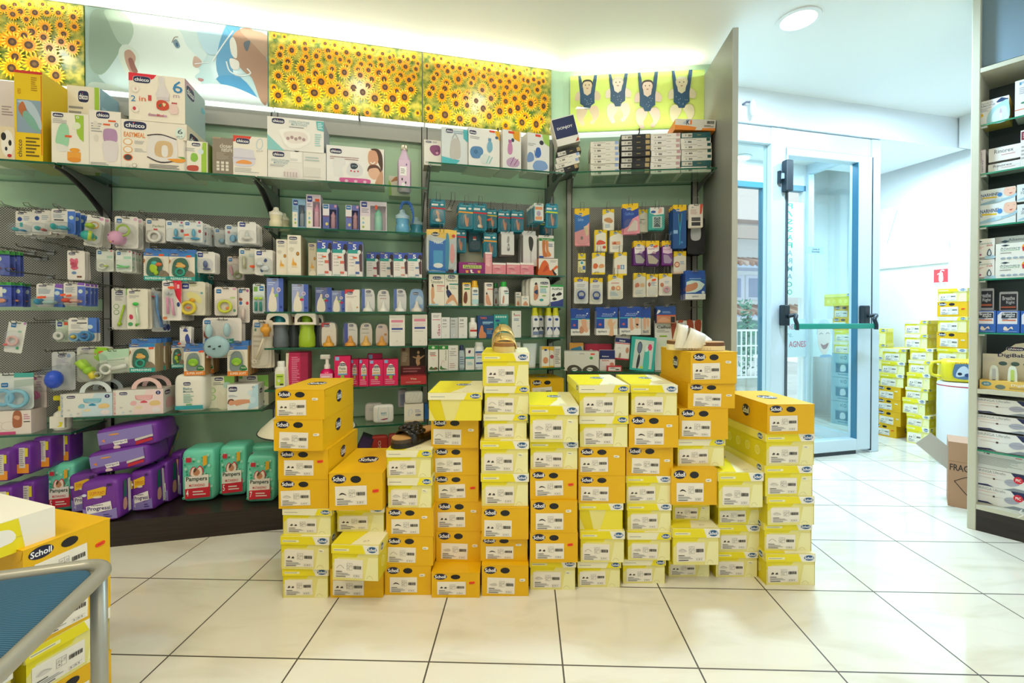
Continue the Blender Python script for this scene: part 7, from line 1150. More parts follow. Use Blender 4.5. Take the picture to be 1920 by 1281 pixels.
# bottom shelves of the long wall
g = 'goods on the bottom shelves of the baby wall'
def gift(c1, c2, c3): return ('e6e6e0', 'r 0 0 5 100 dcd6cc;v 1 4 5 92 %s MY_FIRST_BEAUTY_SET;C 12 80 28 92;p %s 40 0 100 0 100 100 66 100 56 60 40 30;p %s 44 62 78 62 76 78 46 78;n 1 %s 44 78 48 60 74 60 78 78;s %s 54 50 61 56 68 50 66 46 56 46;s e8c98a 72 42 76 52 88 54 94 46 92 36 76 34;s %s 34 46 40 56 46 50 44 38 36 38;s e8dcb8 42 26 50 34 58 30 54 22;o 90 86 5 8 1f2f6a;t 88.5 81 91.5 91 eef 0;o 16 30 3 4 c9c9c9;o 34 14 3 4 c9c9c9;o 20 10 3 4 c9d9dd;o 86 16 9 12 e9e2e6' % (c3, c1, c2, c3, c3, c2))
for x0, x1, yt, cs, lb, hc in ((113, 211, 738, ('c9dfea', '8ac4d8', '2a8fb8'), 'pale blue gift set carton with white carry handles', 'dfe9ea'), (212, 306, 731, ('f0d9d9', 'e8b4b8', 'd8506a'), 'pale pink gift set carton with pink carry handles', 'e9c4c0')):
    o = onshelf(WA, S2, .285, [(x0, x1, yt, 'b', lb, gift(*cs) + ('d9d6cf', 'C 10 74 50 92;s %s 20 20 30 60 80 50 80 20' % cs[1]), {'dep': .14})], g)[0]
    t0, z0 = WA.sol(x0, yt, .285); t1, _ = WA.sol(x1, yt, .285); w_ = t1 - t0; root = empty('gift_set_carton', o.matrix_world.copy()); nm = o['label']
    for kk in ('label', 'category', 'group'): root[kk] = o[kk]
    root['category'] = 'gift carton'; hh = z0 - S2; o.name = 'box_body'
    for kk in ('label', 'category', 'group'): del o[kk]
    o.parent = root; o.matrix_parent_inverse = Matrix.Identity(4); o.matrix_basis = Matrix.Identity(4)
    for yy in (.012, .11):
        m = MB(); n = 10
        for s0, s1 in ((.058, .040), ):
            for i in range(n):
                a0, a1 = math.pi * i / n, math.pi * (i + 1) / n; q_ = [(s0 * math.cos(a0) * 1.15, s0 * math.sin(a0)), (s0 * math.cos(a1) * 1.15, s0 * math.sin(a1)), (s1 * math.cos(a1) * 1.15, s1 * math.sin(a1)), (s1 * math.cos(a0) * 1.15, s1 * math.sin(a0))]
                m.slab([(x + .03, z + hh - .003) for x, z in q_], yy, yy + .003, hc)
        m.build('carry_handle', root)
onshelf(WA, S2, .285, [
 (324, 384, 702, 'm', 'white pack of nappy sacks with a teal lower edge', ('eceadf', 'r 0 0 100 12 2a9aa8;C 30 74 56 84;t 30 58 62 68 5a8a9a Baby;t 30 52 66 58 3a6a7a Mussola;l 30 20 70 48 6 8ac0b0;r 40 14 60 17 5ab05a', 'nappy_sack_pack'), {'dep': .16}),
 (386, 439.5, 706, 'b', 'white and green carton with a muslin picture', ('e6e6d4', 'p 8ac45a 66 70 100 60 100 100 62 100;C 30 86 60 97;l 26 72 66 82 2 888;o 22 56 12 9 9acc7a;o 22 56 9 7 dfe6cc;o 22 34 12 9 9acc7a;o 22 34 9 7 dfe6cc;o 74 72 14 10 b9dcd0;s e0dcc8 42 0 42 50 52 50 60 36 70 50 80 50 80 0', 'c9c9b4'), {'dep': .16, 'd': .2}),
 (447, 503, 704, 'b', 'white and green carton with a muslin picture, behind the baby photo carton', ('e3e4d2', 'p 8ac45a 66 70 100 60 100 100 62 100;C 28 86 58 97;r 2 90 14 98 6ab04a', 'cfcfbc'), {'dep': .16, 'd': .17}),
 (426, 484, 721, 'b', 'white carton with a lying baby photo at the front of the shelf', ('e9ebe8', 'C 4 72 32 92;l 4 50 34 60 2 9ab;p b9dcec 66 0 100 10 100 100 84 90;o 74 66 8 10 cfe6f0;t 80 84 88 92 4a8ab0 0;s 6a4028 2 24 4 40 14 44 22 38 20 26;s d99a78 4 26 10 38 20 36 34 40 60 40 80 36 78 28 50 22 30 16 24 22 12 18;o 82 36 10 14 c9e6f4', 'e3e4de', 'C 14 60 46 78;r 60 10 90 20 333'), {'dep': .16, 'd': .28}),
], g)
onshelf(WA, S1, .27, [
 (89, 124, 744, 'f', 'white pump bottle with yellow pump at the end of the left shelf', ('pump', M('efece0', .3), M('e6dc1a', .35), '@efece0p e6d81a 50 10 80 10 90 50 60 50 70 30'), {'d': .25}),
 (-28, 58, 771, 'b', 'white and pink carton with round pads, pink hanging tab on top', ('f0e6de', 'r 0 0 66 12 d8508a;o 26 36 17 20 dfd4cf;o 26 36 14 17 f0e6de;o 50 36 17 20 dfd4cf;o 50 36 14 17 f0e6de;s b06a4a 60 34 62 94 78 94 80 40 74 28;s e0a888 62 70 66 80 76 74 72 60;l 84 60 98 86 3 c8a;r 84 50 98 54 444', 'e3d6ce'), {'dep': .1, 'd': .28}),
], g)
t_, z_ = WA.sol(22, 771, .24); m = MB(); m.slab([(x, z) for x, z in [(-.035, 0), (-.03, .018), (-.015, .028), (.015, .028), (.03, .018), (.035, 0)]], 0, .002, 'e83a9a'); o = m.build('hang_tab', None, TR(WA.pt(t_, .24, z_), 14)); tag(o, 'hot pink plastic hang tab standing over the round pads carton', 'hang tab')
# nappy packs on the plinth
g = 'nappy packs on the dark plinth'
ZP = .1185
def PG(n_): return ('3fc4a0', ';'.join('o %d %d 5 3.2 b4ecd6' % ((i * 37) % 94 + 3, (i * 61) % 94 + 3) for i in range(26)) + ';' + ';'.join('o %d %d 3.6 2.4 2aa880' % ((i * 53) % 94 + 3, (i * 29) % 94 + 3) for i in range(20)) + ';p d8283a 10 30 92 34 92 4 10 2;p f4eee6 10 50 88 54 88 26 10 24;s d8283a 30 52 28 64 38 72 50 68 60 74 70 66 66 54;s f4e4d4 32 52 31 63 39 70 50 66 60 71 67 64 64 52;s c98a64 38 56 42 66 54 66 60 58 50 52;s 5a3a28 38 60 42 68 50 67 44 60;T 14 38 84 50 1f4a3c Pampers;t 24 28 76 34 d8404a MUTANDINO;T 14 8 22 22 fff %s;l 36 8 90 20 2 f0e0d8;p e8b020 70 72 84 76 84 96 70 94;r 14 82 32 92 c8283a' % n_)
PU = 'p 8f80c8 0 0 100 0 100 30 60 20 0 34;p f4f0f0 10 40 84 50 86 26 12 18;T 26 38 60 44 3a3a6a Pampers;T 14 24 82 38 3a2a7a Progressi;p f0c020 16 60 70 68 74 90 66 92 18 84;t 24 70 68 80 c8502a DOPPI_PUNTI;o 46 64 14 3 e8dcc0;o 8 72 7 4 dfe0f0;T 8 6 18 18 c9c0e8 4;l 60 4 90 16 2 4a3a8a;r 76 92 90 99 3a1a5a'
PS = 'p d8d4cc 50 4 70 4 80 96 60 96;p 1f6a5a 20 50 44 50 50 96 30 96;p f0dc20 78 60 96 60 96 84 80 84;s d9a08a 14 20 20 44 40 46 44 24 30 14'
def pack(T, w_, h_, dep, col, spec, side, label, name='nappy_pack', gg=g):
    o = mk_soft(T, w_, h_, dep, col, spec, name, None, .26, side); tag(o, label, 'nappy pack', gg); return o
def packs(rows):
    for x0, x1, yt, yb, d, dep, col, spec, side, label, yaw, roll in rows:
        t0, zt_ = WA.sol(x0, yt, d); t1, _ = WA.sol(x1, yt, d); zb_ = ZP if yb is None else WA.sol((x0 + x1) / 2, yb, d)[1]
        pack(TR(WA.pt((t0 + t1) / 2, d, zb_), 14 + yaw, roll), t1 - t0, zt_ - zb_, dep, col, spec, side, label)
VI = M('7433a0', .35); GR = M('74dcc0', .35)
packs([
 (150, 226, 905, None, .415, .12, VI, PU, PS, 'purple nappy pack with a yellow badge at the plinth edge', -5, -3),
 (131, 190, 890, None, .27, .10, VI, PU, PS, 'purple nappy pack half hidden behind the front one, left side', -2, -4),
 (245, 290, 884, None, .33, .14, VI, PU, PS, 'purple nappy pack right of the front one, behind it', -6, -4),
 (291, 318, 868, None, .24, .14, VI, PU, PS, 'purple nappy pack between the lying packs and the first green pack', -8, -3),
 (318, 341, 850, None, .16, .10, VI, PU, PS, 'purple nappy pack standing deepest, left of the first green pack', -5, 0),
 (86, 140, 872, None, .22, .14, GR, PG(5)[1], '', 'dim green nappy pack left of the purple pile', 0, 0),
 (338, 403, 845, None, .26, .16, GR, PG(4)[1], '', 'green nappy pack marked 4, left of three', -2, 0),
 (409, 462, 838, None, .22, .16, GR, PG(5)[1], '', 'green nappy pack marked 5, middle of three', -1, 0),
 (458, 515, 856, None, .345, .12, GR, PG(7)[1], '', 'green nappy pack marked 7, right and nearest the shoe boxes', -4, 2),
 (462, 517, 838, None, .12, .10, GR, PG(6)[1], '', 'green nappy pack behind the one marked 7', 0, 0),
 (236, 308, 800, 868, .12, .10, VI, PU, PS, 'purple nappy pack leaning on the green wall above the purple pile', 4, 14),
])
PL = 'p 8f80c8 0 30 66 40 100 36 100 100 0 90;p f4f0f0 26 40 52 44 52 24 28 20;m 28 26 50 40 3a2a7a Progressi;p e88a2a 6 50 12 58 12 40;s e8d0cc 26 4 28 18 36 16 38 4;p d8d4cc 66 26 100 40 100 50 66 38;p c8283a 66 6 98 20 98 34 68 24;o 30 76 10 4 e8a04a'
packs([(163, 283, 846, 884, .34, .20, VI, PL, '', 'purple nappy pack lying flat, lower one of two', -3, -8),
       (177, 299, 802, 842, .32, .20, VI, PL, '', 'purple nappy pack lying flat on top of the pile', -4, -7)])
# side by side purple and orange packs under the left shelf
OS = 'r 0 0 100 34 f09a2a;r 46 20 80 96 dcd8cc;l 50 26 76 92 9 9a9aa0;r 80 62 96 94 e8d820'
i = 0
for x0, x1, yt, yb, d in [(-22, 17, 848, 905, .36), (17, 57, 835, 892, .32), (57, 95, 822, 880, .26), (94, 131, 812, 868, .18), (-20, 22, 916, None, .36), (26, 64, 905, None, .30), (62, 84, 898, None, .22)]:
    i += 1; t0, zt_ = WA.sol(x0, yt, d); t1, _ = WA.sol(x1, yt, d); zb_ = ZP if yb is None else WA.sol((x0 + x1) / 2, yb, d)[1]
    pack(TR(WA.pt((t0 + t1) / 2, d, zb_), 14 - 4), t1 - t0, zt_ - zb_, .1, VI, OS, '', 'purple and orange nappy pack, far left, %s' % ['at the picture edge, upper row', 'second in the upper row', 'third in the upper row', 'last in the upper row', 'at the picture edge, lower row', 'second in the lower row', 'last in the lower row'][i - 1])
# domed lampshade behind the first shoe box stack
t_, z_ = WA.sol(578, 804, .375)
root = empty('lamp_stand', TR(WA.pt(t_, .375, ZP), 14)); hz = z_ - ZP
b = MB(); b.lathe([(.235, 0), (.226, .012), (.18, .055), (.12, .10), (.06, .125), (.0, .13)], M('f0ead0', .35), 28, o=(0, 0, hz)); b.build('lamp_shade', root)
b = MB(); ring_ = [(.236 * math.cos(R(10 * i)), .236 * math.sin(R(10 * i)), hz) for i in range(36)]; b.tube(ring_, .003, M('1f2a22', .4), 6, True); b.build('shade_rim', root)
b = MB(); b.tube([(0, 0, .01), (0, 0, hz + .02)], .01, M('444'), 8); b.lathe([(.035, 0), (.035, .012)], M('444'), 20); b.build('stem', root)
tag(root, 'cream domed lampshade with a dark rim behind the leftmost shoe boxes', 'lampshade')
# ================================================================ cabinet at the right edge
CB = M('c9c8b4', .45); CD = M('4a545a', .6)
zb1, zb2, zb3 = RC.sol(1830, 139, 0)[1], RC.sol(1826, 737, 0)[1], RC.sol(1824, 953, 0)[1]
root = empty('display_cabinet', TR(RC.pt(0, 0, 0), RC.deg)); tag(root, 'tall beige framed display cabinet full of medicine cartons at the right edge', 'cabinet')
b = MB(); b.box(0, .032, 0, .30, 0, CEIL - .02, CB, bev=.003); b.box(.95, .98, 0, .30, 0, CEIL - .02, CB); b.build('side_board', root)
b = MB(); b.box(.032, .95, .28, .30, 0, CEIL - .02, CD); b.box(.032, .95, .04, .28, zb1 + .04, CEIL - .03, M('7f98a8', .5)); b.build('back_board', root)
for z_ in (zb1, zb2, zb3): b = MB(); b.box(.032, .95, .0, .28, z_ - .0, z_ + .022, CB); b.build('shelf_board', root)
b = MB(); b.box(.032, .95, .004, .28, 0, zb3, DARK); b.build('plinth', root)
CS = []
for k, py_ in enumerate((237, 328, 425, 524, 623.5, 842)):
    z_ = RC.sol(1828, py_, -.015)[1]; CS.append(z_); m = MB(); V = [(x, y, zz) for zz in (z_ - .008, z_) for y in (.015, .278) for x in (.033, .949)]
    m.mesh(V, [(0, 2, 3, 1), (4, 5, 7, 6), (2, 6, 7, 3), (0, 4, 6, 2), (1, 3, 7, 5)], GLASS); m.mesh(V, [(0, 1, 5, 4)], M('1f8a6a', .15)); gl = m.build('glass_shelf', root)
    m = MB(); m.box(.033, .055, .02, .035, z_ - .016, z_ - .0085, 'cdd6d0'); m.build('shelf_clip', gl)
g = 'medicine cartons in the right cabinet'
NAR = ('dfe9ea', 'T 14 60 62 78 2a4a7a NARHINEL;t 10 42 20 58 5a6a8a 10;p e0c020 18 50 54 46 54 54 18 58;o 62 62 6 12 3a8ad0;s 9fc8dc 0 10 40 34 80 40 100 60 100 40 70 24 40 14;s eac4b0 72 60 74 96 90 98 100 96 100 60 88 46;n .8 8a5a4a 80 84 84 82;n .8 8a5a4a 94 84 98 86;p c0504a 84 64 94 66 88 58;o 58 30 8 10 b9dcec', 'cfd6d4')
ALI = ('e9eae6', 'p 1f3f4a 10 88 26 93 40 88 26 83;t 10 72 88 82 7a9a9a Aliamare;t 62 62 92 69 d0404a IPER;l 10 50 50 62 2 d8a0a0;s a9cde0 50 0 60 16 100 14 100 0;s 2f4f6a 66 16 62 28 74 50 86 26 80 14;s dfeaf0 70 18 68 28 75 42 81 26 78 18;o 14 22 6 5 b05a8a;o 30 22 6 5 b05a8a;r 8 4 50 7 234')
ALF = ('e9ece6', 'p 1f3f4a 14 88 26 94 38 88 26 82;t 12 66 64 78 6a8a90 Aliamare;t 14 56 62 64 3aa07a FLACONCINI;o 84 70 16 26 f0a020;p d0204a 70 50 100 50 100 74 70 74;T 76 56 96 68 fff C;l 12 42 60 50 1 888;' + ';'.join('o %d 16 7 6 9ab' % (20 + 16 * i) for i in range(5)))
BR = ('2a62b8', 'p dfe2ec 4 40 90 40 90 96 20 96 4 80;p 1f2a3a 20 66 88 66 88 92 24 92;T 26 80 80 90 dfe6ee Breathe;T 40 69 80 79 dfe6ee Right;r 24 54 84 60 d87a5a;r 24 61 50 65 6a8ab0;s e8d8c8 30 14 34 28 44 26 50 18 60 26 68 28 72 16 60 20 48 10;l 30 4 90 8 1 9fc0f0', '2a4f94')
SY = ('e9ebec', 'p 8a94a0 0 0 60 0 80 18 100 16 100 0;p 1f2a5a 0 8 30 12 42 2 0 0;p 1f2a5a 74 100 84 70 100 60 100 100;t 8 80 64 94 8a929c SIRINGA_Ultrafin;l 6 66 50 72 1 e0b0b0;n .7 b08a8a 12 52 30 50 48 48;r 40 44 44 54 4a3a3a;n .4 999 48 49 64 50;s a9adc0 62 40 66 58 80 64 90 48 86 34 72 26;n .5 777 64 44 76 46 88 48;o 100 66 9 18 d8203a', 'b9bcc0')
def SYP(): return (SY[0], SY[1].replace('o 100 66 9 18 d8203a', 'o 88 66 9 20 d8203a;T 83 58 93 74 fff PIC'), SY[2])
onshelf(RC, CS[0], -.03, [
 (1830, 1892, 186, 'b', 'white and aqua carton with a nasal spray on the top glass shelf', ('e6eaea', 't 6 84 52 92 8a8fa0 ACQUA_DI;t 6 74 60 82 8a8fa0 SIRMIONE;l 6 54 50 70 4 aab;p 22406a 62 84 70 92 78 98 92 90 98 88 96 82 66 80;s a9d8e4 40 0 36 30 50 60 80 80 98 78 98 0;s cfeaf0 52 4 50 30 66 56 88 60 96 40 96 4;s c9b4c8 72 34 76 56 80 34;r 73 6 79 34 dfe9ee;p f0c020 6 30 24 36 22 48 6 46', 'e0b84a'), {'dep': .14}),
 (1903.5, 1990, 141, 'b', 'tall white carton cut by the right edge, top glass shelf', ('e6e8e4', 'T 10 86 60 94 5a9ac0 Fito;l 10 60 60 80 4 aab;o 22 36 9 3 4a8a6a;r 0 18 80 20 e0703a', 'ddd'), {'dep': .14}),
], g)
onshelf(RC, CS[1], -.04, [
 (1831, 1848, 282, 'b', 'narrow white carton with sideways lettering', ('e9e3e6', 'v 30 50 60 90 b07aa0 nasal;v 60 10 80 60 8a8aa0 spray;r 10 90 30 94 c05a7a'), {'dep': .1}),
 (1853, 1914, 304, 'b', 'white carton with grey cursive lettering, lower of the pair', ('e6e7e4', 't 16 56 74 84 5a5f64 Rinorex;n .8 bbb 12 90 40 94 60 40 96 60;l 40 34 90 46 1 d0a0a0;n .8 999 30 20 30 80', 'cfd0cc'), {'dep': .1}),
 (1914, 1990, 237, 'b', 'white carton with a dark red corner at the right edge', ('e6e4e0', 'r 2 74 60 96 7a1f34;l 6 78 50 92 3 e0c0c8;l 2 20 60 60 4 aaa'), {'dep': .1}),
], g)
za = RC.sol(1883, 300, -.04)[1]
onshelf(RC, za, -.04, [(1854, 1914, 274, 'b', 'white carton with grey cursive lettering, upper of the pair', ('e9eae7', 't 18 56 78 84 5a5f64 Rinorex;n .8 bbb 12 90 40 94 60 40 96 60;l 40 34 90 46 1 d0a0a0', 'cfd0cc'), {'dep': .1})], g)
onshelf(RC, CS[2], -.03, [(1828, 1905, 382, 'b', 'pale blue carton with a baby face, lower of the left pair', NAR, {'dep': .12}), (1907, 1985, 379, 'b', 'pale blue carton marked 20, lower, at the right edge', (NAR[0], NAR[1].replace('858a 10', '858a 20').replace('8a 10', '8a 20'), 'ccc'), {'dep': .12})], g)
za = RC.sol(1866, 385, -.03)[1]
onshelf(RC, za, -.03, [(1830, 1904, 354, 'b', 'pale blue carton with a baby face, upper of the left pair', NAR, {'dep': .12, 'd': -.045}), (1907, 1985, 341, 'b', 'pale blue carton at the right edge, upper', NAR, {'dep': .12})], g)
onshelf(RC, CS[3], -.03, [(1827, 1865, 487, 'b', 'small white carton with a water drop, lower of two', ALI, {'dep': .1}), (1866, 1940, 488, 'b', 'wide white carton with orange disc, lowest of its stack', ALF, {'dep': .1})], g)
za = RC.sol(1846, 486, -.03)[1]; zb_ = RC.sol(1900, 489, -.03)[1]
onshelf(RC, za, -.03, [(1828, 1865, 448, 'b', 'small white carton with a water drop, upper of two', ALI, {'dep': .1})], g)
onshelf(RC, zb_, -.03, [(1867, 1940, 455, 'b', 'wide white carton with orange disc, middle of its stack', ALF, {'dep': .1})], g)
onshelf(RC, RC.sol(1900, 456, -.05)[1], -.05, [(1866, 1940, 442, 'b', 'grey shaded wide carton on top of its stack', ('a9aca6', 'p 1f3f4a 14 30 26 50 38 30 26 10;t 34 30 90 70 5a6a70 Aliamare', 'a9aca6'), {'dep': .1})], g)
onshelf(RC, CS[4], -.03, [(1826.5, 1867.5, 583, 'b', 'blue and white nasal strip carton, left of the row', BR, {'dep': .06}), (1869, 1912, 583, 'b', 'blue and white nasal strip carton, middle of the row', BR, {'dep': .06}), (1914, 1960, 583, 'b', 'blue and white nasal strip carton at the right edge', BR, {'dep': .06})], g)
for x0, x1, yt, nm in ((1830, 1864, 542, 'left'), (1874, 1909, 548, 'middle')):
    d = -.10; t0, zt_ = RC.sol(x0, yt, d); t1, _ = RC.sol(x1, yt, d); hh = zt_ - CS[4]; m = MB(); w_ = t1 - t0; m.slab(rrect(-w_ / 2, w_ / 2, hh * .45, hh, .006), 0, .003, 'b9bcc4'); m.box(-w_ * .62, w_ * .62, .0, .003, 0, hh * .5, '8f949c')
    art(m, 'r 4 4 96 96 1f2a3a;T 14 60 86 84 c9d0da Breathe;T 36 34 86 56 c9d0da Right;r 6 14 92 24 c86a4a', (-w_ * .46, 0, hh * .54), (w_ * .92, 0, 0), (0, 0, hh * .42), (0, -1, 0)); art(m, 's c9a08a 20 20 34 60 50 40 60 10;s 7a5a4a 10 50 20 80 40 60', (-w_ * .6, 0, 0), (w_ * 1.2, 0, 0), (0, 0, hh * .5), (0, -1, 0))
    o = m.build('display_card', None, TR(RC.pt((t0 + t1) / 2, d, CS[4] + .001), RC.deg)); tag(o, 'black lettered display card rising behind the %s nasal strip carton' % nm, 'display card', g)
# thermometer display
t0, zt_ = RC.sol(1826, 640, -.12); t1, _ = RC.sol(1902, 640, -.12); zz = zb2 + .023; hh = zt_ - zz; w_ = .30; fh = RC.sol(1840, 712, -.03)[1] - zz
root = empty('thermometer_display', TR(RC.pt(.037 + w_ / 2, -.03, zz), RC.deg)); b = MB(); b.box(-w_ / 2, w_ / 2, 0, .09, 0, fh, 'e6c060'); art(b, 'o 8 60 6 26 5a8a9a;t 5 50 11 70 dfe6ea 60;o 24 34 6 26 6a7a70;T 36 44 64 76 f0ecd8 DigiBaby;l 34 16 66 36 2 8a7a4a;o 84 50 8 26 7ab0b0;t 79 40 89 60 246 3in1', (-w_ / 2, 0, 0), (w_, 0, 0), (0, 0, fh), (0, -1, 0)); b.build('tray', root)
b = MB(); ol = [(-w_ / 2, fh), (w_ / 2, fh), (w_ / 2, hh * .74), (w_ * .30, hh * .74), (w_ * .16, hh * .93), (0, hh), (-w_ * .12, hh * .97), (-w_ * .25, hh * .80), (-w_ * .30, hh * .74), (-w_ / 2, hh * .74)]; b.slab(ol, .085, .088, 'e0d9c4'); art(b, 'C 28 82 48 90;T 18 66 54 76 2a2f5a DigiBaby;o 24 54 5 4.5 4a6a6a;o 38 54 5 4.5 4a6a6a;o 52 54 5 4.5 4a6a6a;o 8 62 7 6 d9d4c4;' + ';'.join('r %d 46 %d 74 5a6a50' % (72 + 6 * i, 75 + 6 * i) for i in range(4)) + ';o 80 60 9 8 2f4a40', (-w_ / 2, .085, 0), (w_, 0, 0), (0, 0, hh), (0, -1, 0)); b.build('back_card', root)
tag(root, 'beige and yellow thermometer display with a rounded back card', 'display')
for i, (x, cc) in enumerate([(-.36, 'b9c0c8'), (-.14, 'b4d06a'), (.08, 'b9a0b0'), (.32, 'd8a07a')]):
    r2 = empty('thermometer', TR(RC.pt(.037 + w_ / 2 + x * w_ * .95, -.055, zz + fh * .5), RC.deg)); m = MB(); m.slab(spline([(-.013, 0), (-.016, .03), (-.013, .085), (0, .098), (.013, .085), (.016, .03), (.013, 0), (0, -.008)], 3), 0, .012, 'dfe8e0'); m.build('case', r2)
    m = MB(); m.slab(rrect(-.006, .006, .01, .08, .005), -.002, 0, cc); m.box(-.005, .005, -.003, -.002, .012, .026, '4a4f54'); m.build('window', r2); tag(r2, '%s digital thermometer in a clear case on the yellow tray' % ['grey, leftmost', 'lime green', 'mauve', 'orange marked, rightmost'][i], 'thermometer', 'digital thermometers on the yellow tray')
for k, (yt, zb_) in enumerate([(808, None), (776, 809), (744, 777)]):
    zz_ = CS[5] + .001 if zb_ is None else RC.sol(1870, zb_, -.03)[1] + .001
    onshelf(RC, zz_, -.03, [(1825, 1936, yt + 6, 'b', 'long white and navy syringe carton, %s of the three on the upper shelf' % ['lowest', 'middle', 'top'][k], SY, {'dep': .2})], g)
zc = zb3 + .023
z1_ = RC.sol(1870, 935, -.05)[1]; z2_ = RC.sol(1870, 911, -.05)[1]; z3_ = RC.sol(1870, 884, -.05)[1]
hs = (z3_ - zc) / 2
for k in range(2):
    onshelf(RC, zc + k * (hs + .001), -.05, [(1824, 1919, 0, 'b', 'long white and navy syringe carton with a red seal, %s' % ['lowest of all', 'second from the cabinet floor'][k], SYP(), {'dep': .2})], g) if 0 else None
    t0, _ = RC.sol(1824, 900, -.06); t1, _ = RC.sol(1922, 900, -.06); o = mk_carton(TR(RC.pt((t0 + t1) / 2, -.06, zc + k * (hs + .001)), RC.deg), t1 - t0, hs, .2, *SYP()); tag(o, 'long white and navy syringe carton with a red seal, %s' % ['lowest of all', 'second from the cabinet floor'][k], 'carton', g)
t0, _ = RC.sol(1825, 860, -.05); t1, _ = RC.sol(1930, 860, -.05); zq = zc + 2 * hs + .003; o = mk_carton(TR(RC.pt((t0 + t1) / 2, -.06, zq), RC.deg), t1 - t0, CS[5] - .010 - zq, .2, 'd9dedf', 'l 4 20 96 74 10 9aa0a4;r 24 84 30 90 333;T 8 84 22 92 777 BD;l 76 80 92 88 1 c05a5a', 'b9bcc0'); tag(o, 'grey white carton with dense small print under the lower glass shelf', 'carton', g)
# tall board behind, small white cord
m = MB(); t_, z_ = RC.sol(1917, 968, -.02); m.tube(spline([(.0, 0, .035), (-.008, -.004, .02), (.004, -.004, .012), (-.006, -.006, .0), (-.012, -.004, -.006)], 4, False), .0022, 'ece8e0', 6); o = m.build('white_cord', None, TR(RC.pt(t_, -.005, z_), RC.deg)); tag(o, 'short curled white cord on the cabinet floor board', 'cord')

# ================================================================ right wall things and the boxes beside the door
def onwall(fr, x0, y0, x1, y1, d, th, bgc, spec, name, label, cat):
    t0, zt_ = fr.sol(x0, y0, d); t1, _ = fr.sol(x1, y0, d); zb_ = fr.sol(x1, y1, d)[1]; m = MB(); w_ = t1 - t0; m.box(-w_ / 2, w_ / 2, 0, th, 0, zt_ - zb_, bgc); front(m, spec, w_, zt_ - zb_); o = m.build(name, None, TR(fr.pt((t0 + t1) / 2, d, zb_), fr.deg)); tag(o, label, cat); return o
t1, zt_ = RW.sol(1778, 360, .02); t0 = t1 - .92; zb_ = RW.sol(1778, 492, .02)[1]
m = MB(); w_ = t1 - t0; m.box(-w_ / 2, w_ / 2, 0, .018, 0, zt_ - zb_, M('eaf1f4', .2)); front(m, 'p f3f7f9 2 4 98 4 98 96 2 96;n .6 9fb0b8 20 80 30 30;n .6 9fb0b8 54 90 44 40;n .4 c9d4da 4 70 40 74;n .6 9fb0b8 26 44 12 4;l 6 40 22 70 5 d3dee4;s e4edf1 50 10 60 40 96 50 96 10', w_, zt_ - zb_); o = m.build('notice_board', None, TR(RW.pt((t0 + t1) / 2, .02, zb_), RW.deg)); tag(o, 'large white notice board on the right wall above the shoe boxes', 'notice board')
onwall(RW, 1751, 506, 1777, 529, .004, .003, M('d8454a', .4), 's f6f0f0 38 10 38 60 44 76 60 76 66 60 66 10;n 8 f6f0f0 46 80 60 92 76 86;n 6 f6f0f0 36 70 26 60', 'fire_extinguisher_sign', 'small red fire extinguisher sign on the right wall', 'sign')
onwall(RW, 1752, 530, 1776, 535, .004, .002, M('f2f4f6', .4), 't 6 20 94 80 556 ESTINTORE', 'sign_caption', 'small caption strip just below the red extinguisher sign', 'sign')
# stacks: own floor frames
BW = Fr(3.38, 4.12, -66)
def wstack(fr, d, x0, x1, rows, nm, sy=.98):
    z = 0; n = len(rows); t0, _ = fr.sol(x0, 800, d); t1, _ = fr.sol(x1, 800, d); w_ = t1 - t0
    for i, (yt, kd, v, dx) in enumerate(rows):
        zt_ = fr.sol((x0 + x1) / 2, yt, d)[1]; h_ = max(.07, zt_ - z)
        pos = 'bottom box' if i == 0 else ('top box' if i == n - 1 else 'box %s from bottom' % ORD[i])
        lab = '%s shoe box beside the door frame, %s of the %s' % (NM[kd], {'bottom box': 'bottom', 'top box': 'top'}.get(pos, ORD[i]), nm)
        shoebox(kd, v, fr.pt((t0 + t1) / 2 + dx, d, z + .0004), fr.deg + (i * 7 % 5 - 2) * .8, (w_ / W0, sy, (h_ - .0008) / H0b), lab, 'shoe boxes stacked by the right wall'); z += h_
wstack(BW, .0, 1637, 1681, [(796, 'g', 1, 0), (770, 'g', 2, .03), (748, 'g', 3, .03), (724, 'g', 6, .03), (700, 'p', 3, .05), (677, 'p', 0, .06), (653, 'q', 2, .07)], 'low golden stack')
BW2 = Fr(3.405, 3.93, -66)
wstack(BW2, 0, 1699, 1743, [(800, 'p', 0, 0), (778, 'p', 3, 0), (749, 'p', 4, -.03), (728, 'q', 0, -.01), (700, 'p', 1, 0), (676, 'q', 2, .01), (653, 'p', 5, .02), (627, 'q', 4, -.02), (601, 'q', 0, -.02)], 'middle stack')
BW3 = Fr(3.449, 3.70, -66)
wstack(BW3, 0, 1755, 1811, [(808, 'p', 2, 0), (783, 'q', 3, 0), (757, 'p', 0, 0), (730, 'p', 4, 0), (704, 'q', 1, 0), (680, 'q', 0, 0), (653, 'p', 3, 0), (623, 'g', 2, 0), (594, 'q', 5, 0), (566, 'g', 5, 0), (541, 'p', 0, 0)], 'tall right stack')
BW4 = Fr(3.553, 4.36, -60)
wstack(BW4, 0, 1613, 1655, [(804, 'q', 9, 0), (786, 'p', 2, 0), (770, 'g', 0, 0), (752, 'g', 5, 0), (733, 'q', 4, 0), (712, 'q', 0, 0), (690, 'p', 1, 0), (668, 'p', 3, 0), (644, 'q', 2, .02), (616, 'q', 1, .02)], 'stack at the door post', .5)
BW5 = Fr(3.36, 4.45, -62)
g = 'pale blue appliance cartons beyond the vestibule glass'
